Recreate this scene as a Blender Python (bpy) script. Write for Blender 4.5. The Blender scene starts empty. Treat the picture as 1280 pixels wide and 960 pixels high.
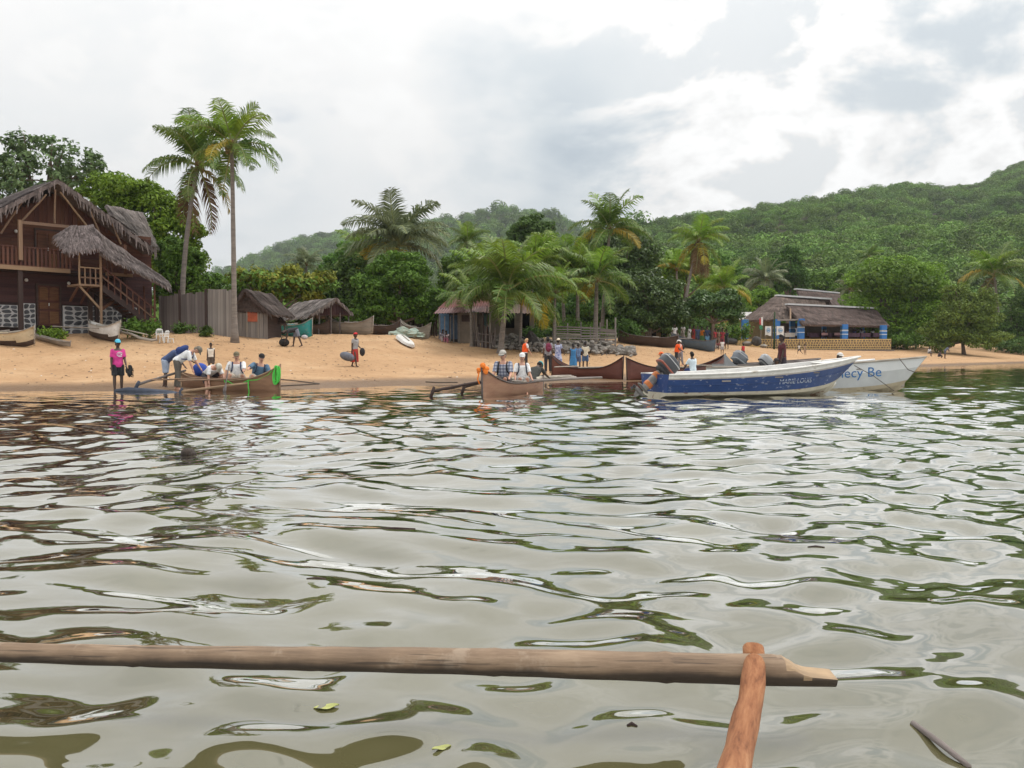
import bpy, bmesh, math, random
import numpy as np
from mathutils import Vector, Matrix, Quaternion, noise as mnoise
R = math.radians
random.seed(7)
rng = np.random.default_rng(11)
scene = bpy.context.scene
col = scene.collection

# ------------------------------------------------------------------ camera
CAM_Z = 1.2
PITCH = R(2.21)                     # looking slightly down
FPX = 1036.0                        # focal length in pixels of the 1280 wide photograph
cd = bpy.data.cameras.new('camera'); cam = bpy.data.objects.new('camera', cd); col.objects.link(cam)
cam.location = (0, 0, CAM_Z); cam.rotation_euler = (math.pi/2 - PITCH, 0, 0)
cd.sensor_width = 17.3; cd.lens = 17.3*FPX/1280; cd.clip_start = 0.05; cd.clip_end = 9000
scene.camera = cam

# ------------------------------------------------------------------ light
SUN_EL, SUN_AZ = R(60), R(72)       # azimuth from +Y (ahead) towards +X
w = bpy.data.worlds.new('World'); scene.world = w; w.use_nodes = True
sd = bpy.data.lights.new('sun', 'SUN'); sun = bpy.data.objects.new('sun', sd); col.objects.link(sun)
sd.energy = 1.5; sd.angle = R(16); sd.color = (1.0, .95, .87)
_sdir = Vector((math.sin(SUN_AZ)*math.cos(SUN_EL), math.cos(SUN_AZ)*math.cos(SUN_EL), math.sin(SUN_EL)))
sun.rotation_euler = (-_sdir).to_track_quat('-Z', 'Y').to_euler()
sun.location = (0, 0, 60)
vs = scene.view_settings; vs.view_transform = 'Standard'; vs.look = 'None'; vs.gamma = 1; vs.use_curve_mapping = False
vs.exposure = 0.25

def N(nt, typ, **kw):
    n = nt.nodes.new(typ)
    for k, v in kw.items():
        if k.startswith('_'): setattr(n, k[1:], v)
        else: n.inputs[k.replace('__', ' ')].default_value = v
    return n
def ramp(nt, stops, interp='LINEAR'):
    n = nt.nodes.new('ShaderNodeValToRGB'); e = n.color_ramp.elements; n.color_ramp.interpolation = interp
    while len(e) > 1: e.remove(e[-1])
    for i, (p, c) in enumerate(stops):
        if i == 0: e[0].position = p; k = e[0]
        else: k = e.new(p)
        k.color = (*c, 1) if len(c) == 3 else c
    return n
def math_(nt, op, a, b=None, c=None, clamp=False):
    n = nt.nodes.new('ShaderNodeMath'); n.operation = op; n.use_clamp = clamp
    for i, v in enumerate((a, b, c)):
        if v is None: continue
        if isinstance(v, (int, float)): n.inputs[i].default_value = v
        else: nt.links.new(v, n.inputs[i])
    return n.outputs[0]
def mixc(nt, f, a, b, blend='MIX'):
    n = nt.nodes.new('ShaderNodeMix'); n.data_type = 'RGBA'; n.blend_type = blend; n.clamp_factor = True
    for i, v in ((0, f), (6, a), (7, b)):
        if isinstance(v, (int, float)): n.inputs[i].default_value = v
        elif isinstance(v, tuple): n.inputs[i].default_value = (*v, 1) if len(v) == 3 else v
        else: nt.links.new(v, n.inputs[i])
    return n.outputs[2]

def build_world():
    nt = w.node_tree; nt.nodes.clear(); L = nt.links.new
    out = N(nt, 'ShaderNodeOutputWorld'); bg = N(nt, 'ShaderNodeBackground', Strength=0.1)
    sky = nt.nodes.new('ShaderNodeTexSky'); sky.sky_type = 'NISHITA'; sky.sun_disc = False
    sky.sun_elevation = SUN_EL; sky.sun_rotation = SUN_AZ; sky.air_density = 1.2; sky.dust_density = 2.5
    tc = N(nt, 'ShaderNodeTexCoord')
    mp = N(nt, 'ShaderNodeMapping'); mp.inputs['Scale'].default_value = (1, 1, 1.7); mp.inputs['Location'].default_value = (3.1, 1.7, .4)
    L(tc.outputs['Generated'], mp.inputs['Vector'])
    def noise(vec, scale, detail, rough=.5, dist=0.):
        n = N(nt, 'ShaderNodeTexNoise', Scale=scale, Detail=detail, Roughness=rough, Distortion=dist)
        L(vec, n.inputs['Vector']); return n.outputs['Fac']
    def shifted(vec, off):
        v = nt.nodes.new('ShaderNodeVectorMath'); v.operation = 'ADD'; L(vec, v.inputs[0]); v.inputs[1].default_value = off
        return v.outputs[0]
    P = mp.outputs['Vector']
    wob = math_(nt, 'MULTIPLY', math_(nt, 'SUBTRACT', noise(P, 5.5, 4), .5), .34)
    def spot(px, py, rad, soft):            # a soft patch of the cloud deck round one direction
        d = Vector(((px-640)/FPX, 1, (440-py)/FPX)).normalized()
        v = nt.nodes.new('ShaderNodeVectorMath'); v.operation = 'DISTANCE'; L(tc.outputs['Generated'], v.inputs[0]); v.inputs[1].default_value = d
        dist = math_(nt, 'ADD', v.outputs['Value'], wob)
        m = N(nt, 'ShaderNodeMapRange', _interpolation_type='SMOOTHSTEP'); L(dist, m.inputs['Value'])
        m.inputs['From Min'].default_value = rad + soft; m.inputs['From Max'].default_value = rad - soft
        return m.outputs['Result']
    soft = noise(P, 2.2, 4, .5); fine = noise(P, 8, 5, .55)
    cum_mask = spot(1100, 130, .30, .12)
    base = math_(nt, 'ADD', .875, math_(nt, 'MULTIPLY', math_(nt, 'SUBTRACT', soft, .5), .34))
    base = math_(nt, 'ADD', base, math_(nt, 'MULTIPLY', math_(nt, 'SUBTRACT', fine, .5), .10))
    base = math_(nt, 'SUBTRACT', base, math_(nt, 'ADD', math_(nt, 'MULTIPLY', spot(715, 205, .09, .13), .33), math_(nt, 'MULTIPLY', spot(1150, -20, .13, .10), .12)))
    base = math_(nt, 'ADD', base, math_(nt, 'MULTIPLY', spot(985, 190, .07, .10), .12))
    # cumulus: crisp billows with a bright rim and a greyer body
    cf = noise(shifted(P, (.55, .2, .3)), 4.6, 8, .56, .25)
    inside = N(nt, 'ShaderNodeMapRange', _interpolation_type='SMOOTHSTEP'); L(cf, inside.inputs['Value']); inside.inputs['From Min'].default_value = .45; inside.inputs['From Max'].default_value = .53
    body = N(nt, 'ShaderNodeMapRange', _interpolation_type='SMOOTHSTEP'); L(cf, body.inputs['Value']); body.inputs['From Min'].default_value = .485; body.inputs['From Max'].default_value = .66; body.inputs['To Min'].default_value = 1.06; body.inputs['To Max'].default_value = .68
    deck = math_(nt, 'ADD', math_(nt, 'MULTIPLY', inside.outputs[0], body.outputs[0]), math_(nt, 'MULTIPLY', math_(nt, 'SUBTRACT', 1.0, inside.outputs[0]), .78))
    k_ = math_(nt, 'ADD', math_(nt, 'MULTIPLY', cum_mask, .74), .12)
    base = math_(nt, 'ADD', math_(nt, 'MULTIPLY', base, math_(nt, 'SUBTRACT', 1.0, k_)), math_(nt, 'MULTIPLY', deck, k_))
    sepz = N(nt, 'ShaderNodeSeparateXYZ'); L(tc.outputs['Generated'], sepz.inputs[0])
    zen = math_(nt, 'MULTIPLY_ADD', math_(nt, 'POWER', math_(nt, 'MAXIMUM', sepz.outputs[2], 0.0), 1.6), .95, .80)   # an overcast deck is brighter overhead
    tint = ramp(nt, [(.52, (.72, .86, 1.0)), (.74, (.90, .96, 1.0)), (.86, (1, 1, .995))]); L(base, tint.inputs[0])
    base = math_(nt, 'MULTIPLY', base, zen)
    vm = nt.nodes.new('ShaderNodeVectorMath'); vm.operation = 'SCALE'; L(tint.outputs[0], vm.inputs[0]); L(math_(nt, 'MULTIPLY', base, 10.0), vm.inputs['Scale'])
    gap = N(nt, 'ShaderNodeMapRange', _interpolation_type='SMOOTHSTEP'); L(noise(shifted(P, (5, 2, 1)), 4.2, 4, .55), gap.inputs['Value'])
    gap.inputs['From Min'].default_value = .66; gap.inputs['From Max'].default_value = .76; gap.inputs['To Max'].default_value = .45
    L(bg.outputs[0], out.inputs[0])
    L(mixc(nt, gap.outputs['Result'], vm.outputs[0], sky.outputs[0]), bg.inputs['Color'])
build_world()
w.cycles.sampling_method = 'MANUAL'; w.cycles.sample_map_resolution = 256

# ------------------------------------------------------------------ helpers
_cp, _sp = math.cos(PITCH), math.sin(PITCH)
def at(px, py, Y):
    """world point seen at a photograph pixel, at the distance Y ahead"""
    a = (px-640)/FPX; b = (480-py)/FPX
    d = Vector((a, _cp + b*_sp, -_sp + b*_cp))
    return Vector((d.x*Y/d.y, Y, CAM_Z + d.z*Y/d.y))
def tag(o, label=None, cat=None, group=None, kind=None):
    if label: o['label'] = label
    if cat: o['category'] = cat
    if group: o['group'] = group
    if kind: o['kind'] = kind
    return o
def empty(name, loc=(0, 0, 0), rz=0.0, parent=None):
    o = bpy.data.objects.new(name, None); col.objects.link(o); o.location = loc; o.rotation_euler = (0, 0, rz)
    o.empty_display_size = .1
    if parent: o.parent = parent
    return o
def link(name, me, parent=None, loc=None, rot=None, scale=None):
    o = bpy.data.objects.new(name, me); col.objects.link(o)
    if parent: o.parent = parent
    if loc is not None: o.location = loc
    if rot is not None: o.rotation_euler = rot
    if scale is not None: o.scale = scale if hasattr(scale, '__len__') else (scale,)*3
    return o
def children(o): return [c for c in CH.get(o.name, [])]
CH = {}
def copy_tree(o, parent=None):
    c = o.copy(); col.objects.link(c); c.parent = parent
    for ch in list(o.children): copy_tree(ch, c)
    return c
class MB:
    """collects shapes, then links them as ONE mesh object"""
    def __init__(s): s.v = []; s.f = []; s.mi = []; s.m = 0
    def add(s, vs_, fs):
        o = len(s.v); s.v += [tuple(v) for v in vs_]; s.f += [tuple(i+o for i in f) for f in fs]; s.mi += [s.m]*len(fs); return s
    def box(s, c, size, rot=None):
        x, y, z = (k/2 for k in size); c = Vector(c)
        q = [Vector((a*x, b*y, d*z)) for a in (-1, 1) for b in (-1, 1) for d in (-1, 1)]
        if rot is not None:
            m = rot if isinstance(rot, Matrix) else Matrix.Rotation(rot, 3, 'Z'); q = [m @ k for k in q]
        return s.add([c+k for k in q], [(0, 1, 3, 2), (4, 6, 7, 5), (0, 4, 5, 1), (2, 3, 7, 6), (0, 2, 6, 4), (1, 5, 7, 3)])
    def bar(s, a, b, wd, ht, up=(0, 0, 1)):
        a, b = Vector(a), Vector(b); d = b-a; L = d.length; y = d.normalized(); x = y.cross(Vector(up))
        x = x.normalized() if x.length > 1e-5 else Vector((1, 0, 0)); z = x.cross(y)
        m = Matrix((x, y, z)).transposed()
        return s.box((a+b)/2, (wd, L, ht), m)
    def tube(s, pts, rad, n=8, cap=True, jit=0.0, flat=1.0):
        pts = [Vector(p) for p in pts]; k = len(pts); rad = rad if hasattr(rad, '__len__') else [rad]*k
        ref = None; vs_ = []
        for i, p in enumerate(pts):
            t = (pts[min(i+1, k-1)] - pts[max(i-1, 0)]).normalized()
            if ref is None:
                ref = t.cross(Vector((0, 0, 1))); ref = ref.normalized() if ref.length > 1e-3 else Vector((1, 0, 0))
            ref = (ref - t*ref.dot(t)).normalized(); bi = t.cross(ref)
            for j in range(n):
                a = 2*math.pi*j/n; r = rad[i]*(1+random.uniform(-jit, jit))
                vs_.append(p + ref*math.cos(a)*r + bi*math.sin(a)*r*flat)
        fs = [(i*n+j, i*n+(j+1) % n, (i+1)*n+(j+1) % n, (i+1)*n+j) for i in range(k-1) for j in range(n)]
        if cap: fs += [tuple(range(n-1, -1, -1)), tuple((k-1)*n+j for j in range(n))]
        return s.add(vs_, fs)
    def ell(s, c, r, nu=10, nv=7, rot=None):
        c = Vector(c); r = Vector(r) if hasattr(r, '__len__') else Vector((r, r, r)); vs_ = []; fs = []
        P = [Vector((0, 0, -1))]
        for i in range(1, nv):
            a = -math.pi/2 + math.pi*i/nv
            P += [Vector((math.cos(a)*math.cos(2*math.pi*j/nu), math.cos(a)*math.sin(2*math.pi*j/nu), math.sin(a))) for j in range(nu)]
        P.append(Vector((0, 0, 1)))
        for p in P:
            q = Vector((p.x*r.x, p.y*r.y, p.z*r.z)); vs_.append(c + (rot @ q if rot is not None else q))
        for j in range(nu):
            fs.append((0, 1+(j+1) % nu, 1+j)); fs.append((len(P)-1, 1+(nv-2)*nu+j, 1+(nv-2)*nu+(j+1) % nu))
        for i in range(nv-2):
            for j in range(nu): fs.append((1+i*nu+j, 1+i*nu+(j+1) % nu, 1+(i+1)*nu+(j+1) % nu, 1+(i+1)*nu+j))
        return s.add(vs_, fs)
    def mesh(s, name, mat=None, smooth=False):
        me = bpy.data.meshes.new(name); me.from_pydata(s.v, [], s.f)
        for m in (mat if isinstance(mat, (list, tuple)) else [mat]):
            if m: me.materials.append(m)
        if any(s.mi): me.polygons.foreach_set('material_index', s.mi)
        if smooth: me.polygons.foreach_set('use_smooth', [True]*len(s.f))
        me.update(); return me
    def build(s, name, mat, parent=None, smooth=False, **kw): return link(name, s.mesh(name, mat, smooth), parent, **kw)
def np_mesh(name, V, F, mat, smooth=False):
    """V (n,3), F (m,3|4) arrays"""
    me = bpy.data.meshes.new(name); V = np.asarray(V, np.float32); F = np.asarray(F, np.int32); m, k = F.shape
    me.vertices.add(len(V)); me.vertices.foreach_set('co', V.ravel())
    me.loops.add(m*k); me.loops.foreach_set('vertex_index', F.ravel())
    me.polygons.add(m); me.polygons.foreach_set('loop_start', np.arange(0, m*k, k, dtype=np.int32))
    try: me.polygons.foreach_set('loop_total', np.full(m, k, np.int32))
    except Exception: pass
    if smooth: me.polygons.foreach_set('use_smooth', np.ones(m, bool))
    me.materials.append(mat); me.update(calc_edges=True); me.validate(); return me

# ------------------------------------------------------------------ materials
MATS = {}
def mat(name, c=(.5, .5, .5), rough=.75, var=.18, scale=6.0, c2=None, bump=.0, bscale=40., stretch=(1, 1, 1), metal=0., spec=.5, obj_var=.0, sheen=0, coords='Object', detail=5):
    """principled with a noisy two-tone base colour and fine relief"""
    if name in MATS: return MATS[name]
    m = bpy.data.materials.new(name); m.use_nodes = True; nt = m.node_tree; L = nt.links.new; b = nt.nodes['Principled BSDF']
    b.inputs['Roughness'].default_value = rough; b.inputs['Metallic'].default_value = metal; b.inputs['Specular IOR Level'].default_value = spec
    tc = N(nt, 'ShaderNodeTexCoord'); mp = N(nt, 'ShaderNodeMapping'); mp.inputs['Scale'].default_value = stretch
    L(tc.outputs[coords], mp.inputs['Vector'])
    n = N(nt, 'ShaderNodeTexNoise', Scale=scale, Detail=detail, Roughness=.6); L(mp.outputs[0], n.inputs['Vector'])
    lo = tuple(k*(1-var) for k in c) if c2 is None else c2; hi = tuple(min(k*(1+var), 1) for k in c) if c2 is None else c
    r = ramp(nt, [(.3, lo), (.7, hi)]); L(n.outputs['Fac'], r.inputs[0]); out = r.outputs[0]
    if obj_var:
        oi = N(nt, 'ShaderNodeObjectInfo'); hs = N(nt, 'ShaderNodeHueSaturation')
        L(math_(nt, 'MULTIPLY_ADD', oi.outputs['Random'], 2*obj_var, 1-obj_var), hs.inputs['Value']); L(out, hs.inputs['Color'])
        L(math_(nt, 'MULTIPLY_ADD', oi.outputs['Random'], .02, .49), hs.inputs['Hue']); out = hs.outputs[0]
    L(out, b.inputs['Base Color'])
    if bump:
        n2 = N(nt, 'ShaderNodeTexNoise', Scale=bscale, Detail=4); L(mp.outputs[0], n2.inputs['Vector'])
        bp = N(nt, 'ShaderNodeBump', Strength=bump, Distance=.02); L(n2.outputs['Fac'], bp.inputs['Height']); L(bp.outputs[0], b.inputs['Normal'])
    MATS[name] = m; return m
def plain(name, c, **kw):
    kw.setdefault('var', .12); return mat(name, c, **kw)
# ------------------------------------------------------------------ ground: beach, plateau and hills in one sheet
_prof = [  # X, shoreline Y, [(metres inland, height)]
 (-60, 22, [(0,0),(8,.5),(14,1.5),(19,2.0),(24,2.4),(60,3.2)]),
 (-25, 24, [(0,0),(8,.5),(13,1.45),(16,1.85),(20,2.2),(60,3.0)]),
 (-17, 25, [(0,0),(8,.4),(14,1.35),(18.5,2.2),(60,3.0)]),
 (-12, 25.6, [(0,0),(9,.35),(15,1.2),(20,1.75),(27,2.3),(60,3.0)]),
 (-7.5,26.5,[(0,0),(12.5,.45),(20,1.5),(27,2.3),(60,3.0)]),
 (-4, 29.3, [(0,0),(12,.35),(24,1.5),(31,1.95),(60,2.8)]),
 (3.4, 32.7,[(0,0),(13,.3),(19,.8),(25,1.25),(30,2.0),(60,2.8)]),
 (9, 36.5, [(0,0),(13,.3),(20,1.0),(25,1.5),(30,2.0),(60,2.8)]),
 (15, 46, [(0,0),(10,.4),(16,1.15),(20,1.6),(26,2.0),(60,3.0)]),
 (32, 66, [(0,0),(16,.5),(26,1.0),(34,1.55),(40,1.8),(60,3.0)]),
 (60, 95, [(0,0),(9,.8),(16,1.6),(30,2.4),(60,3.4)]),
 (160,172,[(0,0),(9,.8),(16,1.6),(30,2.4),(60,3.4)]),
 (900,500,[(0,0),(9,.8),(16,1.6),(30,2.4),(60,3.4)])]
_PX = np.array([p[0] for p in _prof], float); _PS = np.array([p[1] for p in _prof], float)
_SG = np.linspace(0, 60, 121); _PZ = np.array([np.interp(_SG, *zip(*p[2])) for p in _prof])
_k = np.array([.1, .2, .4, .2, .1]); 
for _i in range(len(_PZ)): _PZ[_i, 2:-2] = np.convolve(_PZ[_i], _k, 'valid')
_PZ[:, 0] = 0
# ridge lines: pixel column, pixel row, distance
_far = np.array([(60,395,1000),(200,372,1050),(262,352,1080),(300,338,1100),(350,317,1120),(385,303,1150),(412,297,1150),(440,301,1150),(500,292,1100),(560,281,1000),(600,274,980),(640,269,960),(670,271,960),(700,281,940),(730,295,900),(770,315,900),(840,352,850),(960,400,800),(1280,420,800)], float)
_right = np.array([(300,430,420),(480,425,420),(620,395,430),(700,345,440),(760,317,450),(800,301,470),(830,290,490),(870,281,510),(920,277,530),(1000,265,560),(1060,253,580),(1100,248,590),(1150,244,600),(1195,248,610),(1215,244,620),(1245,228,630),(1285,211,640),(1400,190,640),(1700,200,640)], float)
def _ridge(tab, px, Yw, base, tail, pw):
    Yr = np.interp(px, tab[:, 0], tab[:, 2]); py = np.interp(px, tab[:, 0], tab[:, 1])
    Zr = CAM_Z + (440-py)/FPX*Yr
    t = np.clip((Yw-base)/(Yr-base), 0, 1); up = Zr*(.35*t + .65*t**pw*(2-t) if False else Zr*0 + t**pw)
    dn = np.clip(1-(Yw-Yr)/tail, 0, 1); return np.where(Yw <= Yr, up, Zr*dn*dn)
def _vn(x, y, f, seed):   # smooth value noise, vectorised
    x = x*f + seed*17.3; y = y*f + seed*5.9; xi = np.floor(x); yi = np.floor(y); fx = x-xi; fy = y-yi
    fx = fx*fx*(3-2*fx); fy = fy*fy*(3-2*fy)
    def h(a, b): s_ = np.sin(a*127.1 + b*311.7 + seed*74.7)*43758.5453; return s_ - np.floor(s_)
    return (h(xi, yi)*(1-fx) + h(xi+1, yi)*fx)*(1-fy) + (h(xi, yi+1)*(1-fx) + h(xi+1, yi+1)*fx)*fy - .5
def height(X, Y):
    X = np.asarray(X, float); Y = np.asarray(Y, float)
    Ys = np.interp(X, _PX, _PS); s = Y - Ys
    i = np.clip(np.searchsorted(_PX, X) - 1, 0, len(_PX)-2); t = np.clip((X - _PX[i])/(_PX[i+1]-_PX[i]), 0, 1)
    sg = np.clip(s, 0, 60)*2; j = np.clip(sg.astype(int), 0, 119); ft = sg - j
    za = _PZ[i, j]*(1-ft) + _PZ[i, j+1]*ft; zb = _PZ[i+1, j]*(1-ft) + _PZ[i+1, j+1]*ft
    z = za*(1-t) + zb*t
    z = np.where(s < 0, np.maximum(s*.055, -3.0), z)
    z = z + np.where(s > 0, np.clip(s/8, 0, 1)*(_vn(X, Y, .45, 1)*.09 + _vn(X, Y, 1.3, 2)*.05), _vn(X, Y, .3, 3)*.02)
    px = 640 + FPX*X/np.maximum(Y, 20)
    gull = np.clip((Y-160)/200, 0, 1)*(_vn(X, Y, .012, 4)*16 + _vn(X, Y, .03, 5)*6)
    hill = np.maximum(_ridge(_far, px, Y, 260, 240, 1.5), _ridge(_right, px, Y, 135, 500, 1.12) + gull*np.clip((_ridge(_right, px, Y, 135, 500, 1.12))/60, 0, 1)*np.clip(np.abs(np.interp(px, _right[:, 0], _right[:, 2])-Y)/150, 0, 1))
    return np.maximum(z, np.where(s > 60, z, z) + 0*z) + np.where(s > 20, hill, 0)
def hz(x, y): return float(height(np.array([x]), np.array([y]))[0])
def gp(px, Y, dz=0.0):
    """point on the ground in pixel column px at distance Y"""
    x = (px-640)/FPX*Y; return Vector((x, Y, hz(x, Y)+dz))

def sand_material():
    m = bpy.data.materials.new('sand_and_soil'); m.use_nodes = True; nt = m.node_tree; L = nt.links.new; b = nt.nodes['Principled BSDF']
    geo = N(nt, 'ShaderNodeNewGeometry'); sx = N(nt, 'ShaderNodeSeparateXYZ'); L(geo.outputs['Position'], sx.inputs[0])
    P = geo.outputs['Position']
    def no(sc, d=5, r=.6):
        n = N(nt, 'ShaderNodeTexNoise', Scale=sc, Detail=d, Roughness=r); L(P, n.inputs['Vector']); return n.outputs['Fac']
    n1 = no(.35, 6, .65); n2 = no(3.0, 5); n3 = no(22, 3)
    r = ramp(nt, [(.25, (.40, .24, .127)), (.5, (.51, .32, .175)), (.72, (.61, .415, .248))]); L(n1, r.inputs[0])
    c = mixc(nt, math_(nt, 'MULTIPLY', n2, .5), r.outputs[0], (.38, .235, .13))
    sp = ramp(nt, [(.60, (0, 0, 0)), (.68, (1, 1, 1))]); L(n3, sp.inputs[0])
    c = mixc(nt, math_(nt, 'MULTIPLY', sp.outputs[0], .30), c, (.30, .18, .10))
    # scattered dry leaf litter along the old tide line and at the top of the beach
    lit = ramp(nt, [(.58, (0, 0, 0)), (.66, (1, 1, 1))]); L(no(9.0, 6, .7), lit.inputs[0])
    band = N(nt, 'ShaderNodeMapRange', _interpolation_type='SMOOTHSTEP'); L(math_(nt, 'ADD', sx.outputs[2], math_(nt, 'MULTIPLY', n1, .8)), band.inputs['Value']); band.inputs['From Min'].default_value = 1.5; band.inputs['From Max'].default_value = 2.6
    c = mixc(nt, math_(nt, 'MULTIPLY', math_(nt, 'MULTIPLY', lit.outputs[0], band.outputs[0]), .8), c, (.13, .085, .05))
    # wet sand by the water
    wet = N(nt, 'ShaderNodeMapRange', _interpolation_type='SMOOTHSTEP'); L(math_(nt, 'ADD', sx.outputs[2], math_(nt, 'MULTIPLY', math_(nt, 'SUBTRACT', n1, .5), .10)), wet.inputs['Value'])
    wet.inputs['From Min'].default_value = .20; wet.inputs['From Max'].default_value = .07
    c = mixc(nt, math_(nt, 'MULTIPLY', wet.outputs[0], .92), c, (.165, .10, .055))
    # soil and low green away from the beach
    far = N(nt, 'ShaderNodeMapRange', _interpolation_type='SMOOTHSTEP'); L(math_(nt, 'ADD', sx.outputs[2], math_(nt, 'MULTIPLY', math_(nt, 'SUBTRACT', n1, .5), .9)), far.inputs['Value'])
    far.inputs['From Min'].default_value = 2.45; far.inputs['From Max'].default_value = 3.1
    g = ramp(nt, [(.35, (.035, .036, .016)), (.65, (.075, .075, .03))]); L(no(.15, 5), g.inputs[0])
    c = mixc(nt, far.outputs[0], c, g.outputs[0])
    L(c, b.inputs['Base Color']); b.inputs['Roughness'].default_value = .95; b.inputs['Specular IOR Level'].default_value = .2
    L(math_(nt, 'MULTIPLY_ADD', wet.outputs[0], -.55, .95), b.inputs['Roughness'])
    vo = nt.nodes.new('ShaderNodeTexVoronoi'); vo.inputs['Scale'].default_value = 1.9; vo.inputs['Randomness'].default_value = 1.0; L(P, vo.inputs['Vector']); pit = N(nt, 'ShaderNodeMapRange', _interpolation_type='SMOOTHSTEP'); L(vo.outputs['Distance'], pit.inputs['Value']); pit.inputs['From Min'].default_value = .10; pit.inputs['From Max'].default_value = .38   # footprints
    bp = N(nt, 'ShaderNodeBump', Strength=1.0, Distance=.16); L(math_(nt, 'ADD', math_(nt, 'ADD', no(2.2, 6, .65), math_(nt, 'MULTIPLY', no(7, 4), .45)), math_(nt, 'MULTIPLY', pit.outputs[0], .55)), bp.inputs['Height']); L(bp.outputs[0], b.inputs['Normal'])
    return m
def build_ground():
    ys = [-60, -20, 0, 8, 14]; y = 18.
    while y < 1420: ys.append(y); y += max(.28, .0105*(y-12)) if y < 130 else .02*y
    ys += [1450]
    us = np.concatenate([[-1.4, -1.2], np.linspace(-1.0, 1.0, 330), [1.2, 1.4]])
    Yg = np.array(ys)[:, None] + us[None]*0; Xg = us[None]*(np.maximum(Yg, 45)+0)
    Z = height(Xg, Yg); n, k = Xg.shape
    V = np.stack([Xg, Yg, Z], -1).reshape(-1, 3); a = np.arange((n-1)*k).reshape(n-1, k)[:, :-1].ravel()
    F = np.stack([a, a+1, a+k+1, a+k], -1)
    tag(link('ground', np_mesh('ground', V, F, sand_material(), True)), kind='structure')
build_ground()

# ------------------------------------------------------------------ water
def water_material():
    m = bpy.data.materials.new('murky_sea_water'); m.use_nodes = True; nt = m.node_tree; L = nt.links.new; b = nt.nodes['Principled BSDF']
    geo = N(nt, 'ShaderNodeNewGeometry'); P = geo.outputs['Position']
    n = N(nt, 'ShaderNodeTexNoise', Scale=.5, Detail=5, Distortion=.6); L(P, n.inputs['Vector'])
    r = ramp(nt, [(.3, (.066, .060, .022)), (.7, (.118, .110, .056))]); L(n.outputs['Fac'], r.inputs[0])
    L(r.outputs[0], b.inputs['Base Color']); b.inputs['Roughness'].default_value = .035; b.inputs['IOR'].default_value = 1.95
    b.inputs['Specular IOR Level'].default_value = .5
    mp = N(nt, 'ShaderNodeMapping'); mp.inputs['Scale'].default_value = (.55, 1, 1); mp.inputs['Rotation'].default_value = (0, 0, .25); L(P, mp.inputs['Vector'])
    n1 = N(nt, 'ShaderNodeTexNoise', Scale=7, Detail=1, Roughness=.4, Distortion=.4); L(mp.outputs[0], n1.inputs['Vector'])
    bp = N(nt, 'ShaderNodeBump', Strength=.09, Distance=.05); L(n1.outputs['Fac'], bp.inputs['Height']); L(bp.outputs[0], b.inputs['Normal'])
    # murk below, mirror on top; the mirror grows towards grazing angles as on water
    df = N(nt, 'ShaderNodeBsdfDiffuse'); L(r.outputs[0], df.inputs['Color']); gl = N(nt, 'ShaderNodeBsdfGlossy', Roughness=.03); gl.inputs['Color'].default_value = (1, 1, .985, 1)
    fz = N(nt, 'ShaderNodeFresnel', IOR=1.34)
    for k_ in (df, gl, fz): L(bp.outputs[0], k_.inputs['Normal'])
    mx = N(nt, 'ShaderNodeMixShader'); L(math_(nt, 'MULTIPLY_ADD', fz.outputs[0], 2.05, .085, clamp=True), mx.inputs[0]); L(df.outputs[0], mx.inputs[1]); L(gl.outputs[0], mx.inputs[2])
    L(mx.outputs[0], nt.nodes['Material Output'].inputs['Surface']); nt.nodes.remove(b)
    return m
def waves(X, Y, dy):
    rg = np.random.default_rng(5); Z = np.zeros_like(X)
    # gentle domain bend so that crests are not straight
    Xb = X + .5*np.sin(Y*.9 + 1.3) + .35*np.sin(X*.7 - Y*.4); Yb = Y + .35*np.sin(X*.8 + .6) + .25*np.sin(X*.37 + Y*.5)
    for k in range(64):
        lam = 2.0*(.10**(k/63.)); th = rg.normal(0.20, .80); ph = rg.uniform(0, 6.28)
        slope = (.0105 if lam > 1.1 else .0215) * (1.0 if lam > .36 else (lam/.36)**1.2)
        kx, ky = math.sin(th)*2*math.pi/lam, math.cos(th)*2*math.pi/lam
        fade = np.clip((lam/dy - 3.0)/3.0, 0, 1)
        Z += fade*slope*lam/(2*math.pi)*np.sin(kx*Xb + ky*Yb + ph)*1.35
    return Z
def build_water():
    ys = [-6., -4.5, -3, -2, -1.2, -.6, -.1, .3, .6]; y = .85
    while y < 60: ys.append(y); y += .0062*(y+.25)
    while y < 420: ys.append(y); y *= 1.03
    ys = np.array(ys); us = np.linspace(-1, 1, 620); us = .82*us + .18*us**3*1.6
    Yg = ys[:, None] + us[None]*0; half = .74*np.maximum(ys, 0) + 3.2; half = np.where(ys > 60, half*(1+(ys-60)/400), half)
    Xg = us[None]*half[:, None]; dy = np.gradient(ys)[:, None] + 0*Xg
    Z = waves(Xg, Yg, np.maximum(dy, .012)); Ys = np.interp(Xg, _PX, _PS)
    Z *= np.clip((Ys - Yg)/9, .12, 1)
    Z *= np.clip((140-Yg)/80, 0, 1)
    n, k = Xg.shape; V = np.stack([Xg, Yg, Z], -1).reshape(-1, 3); a = np.arange((n-1)*k).reshape(n-1, k)[:, :-1].ravel()
    F = np.stack([a, a+1, a+k+1, a+k], -1)
    inland = (V[:, 1] - np.interp(V[:, 0], _PX, _PS)) > 6
    F = F[~inland[F].all(1)]
    tag(link('water', np_mesh('water', V, F, water_material(), True)), kind='structure')
build_water()
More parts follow.
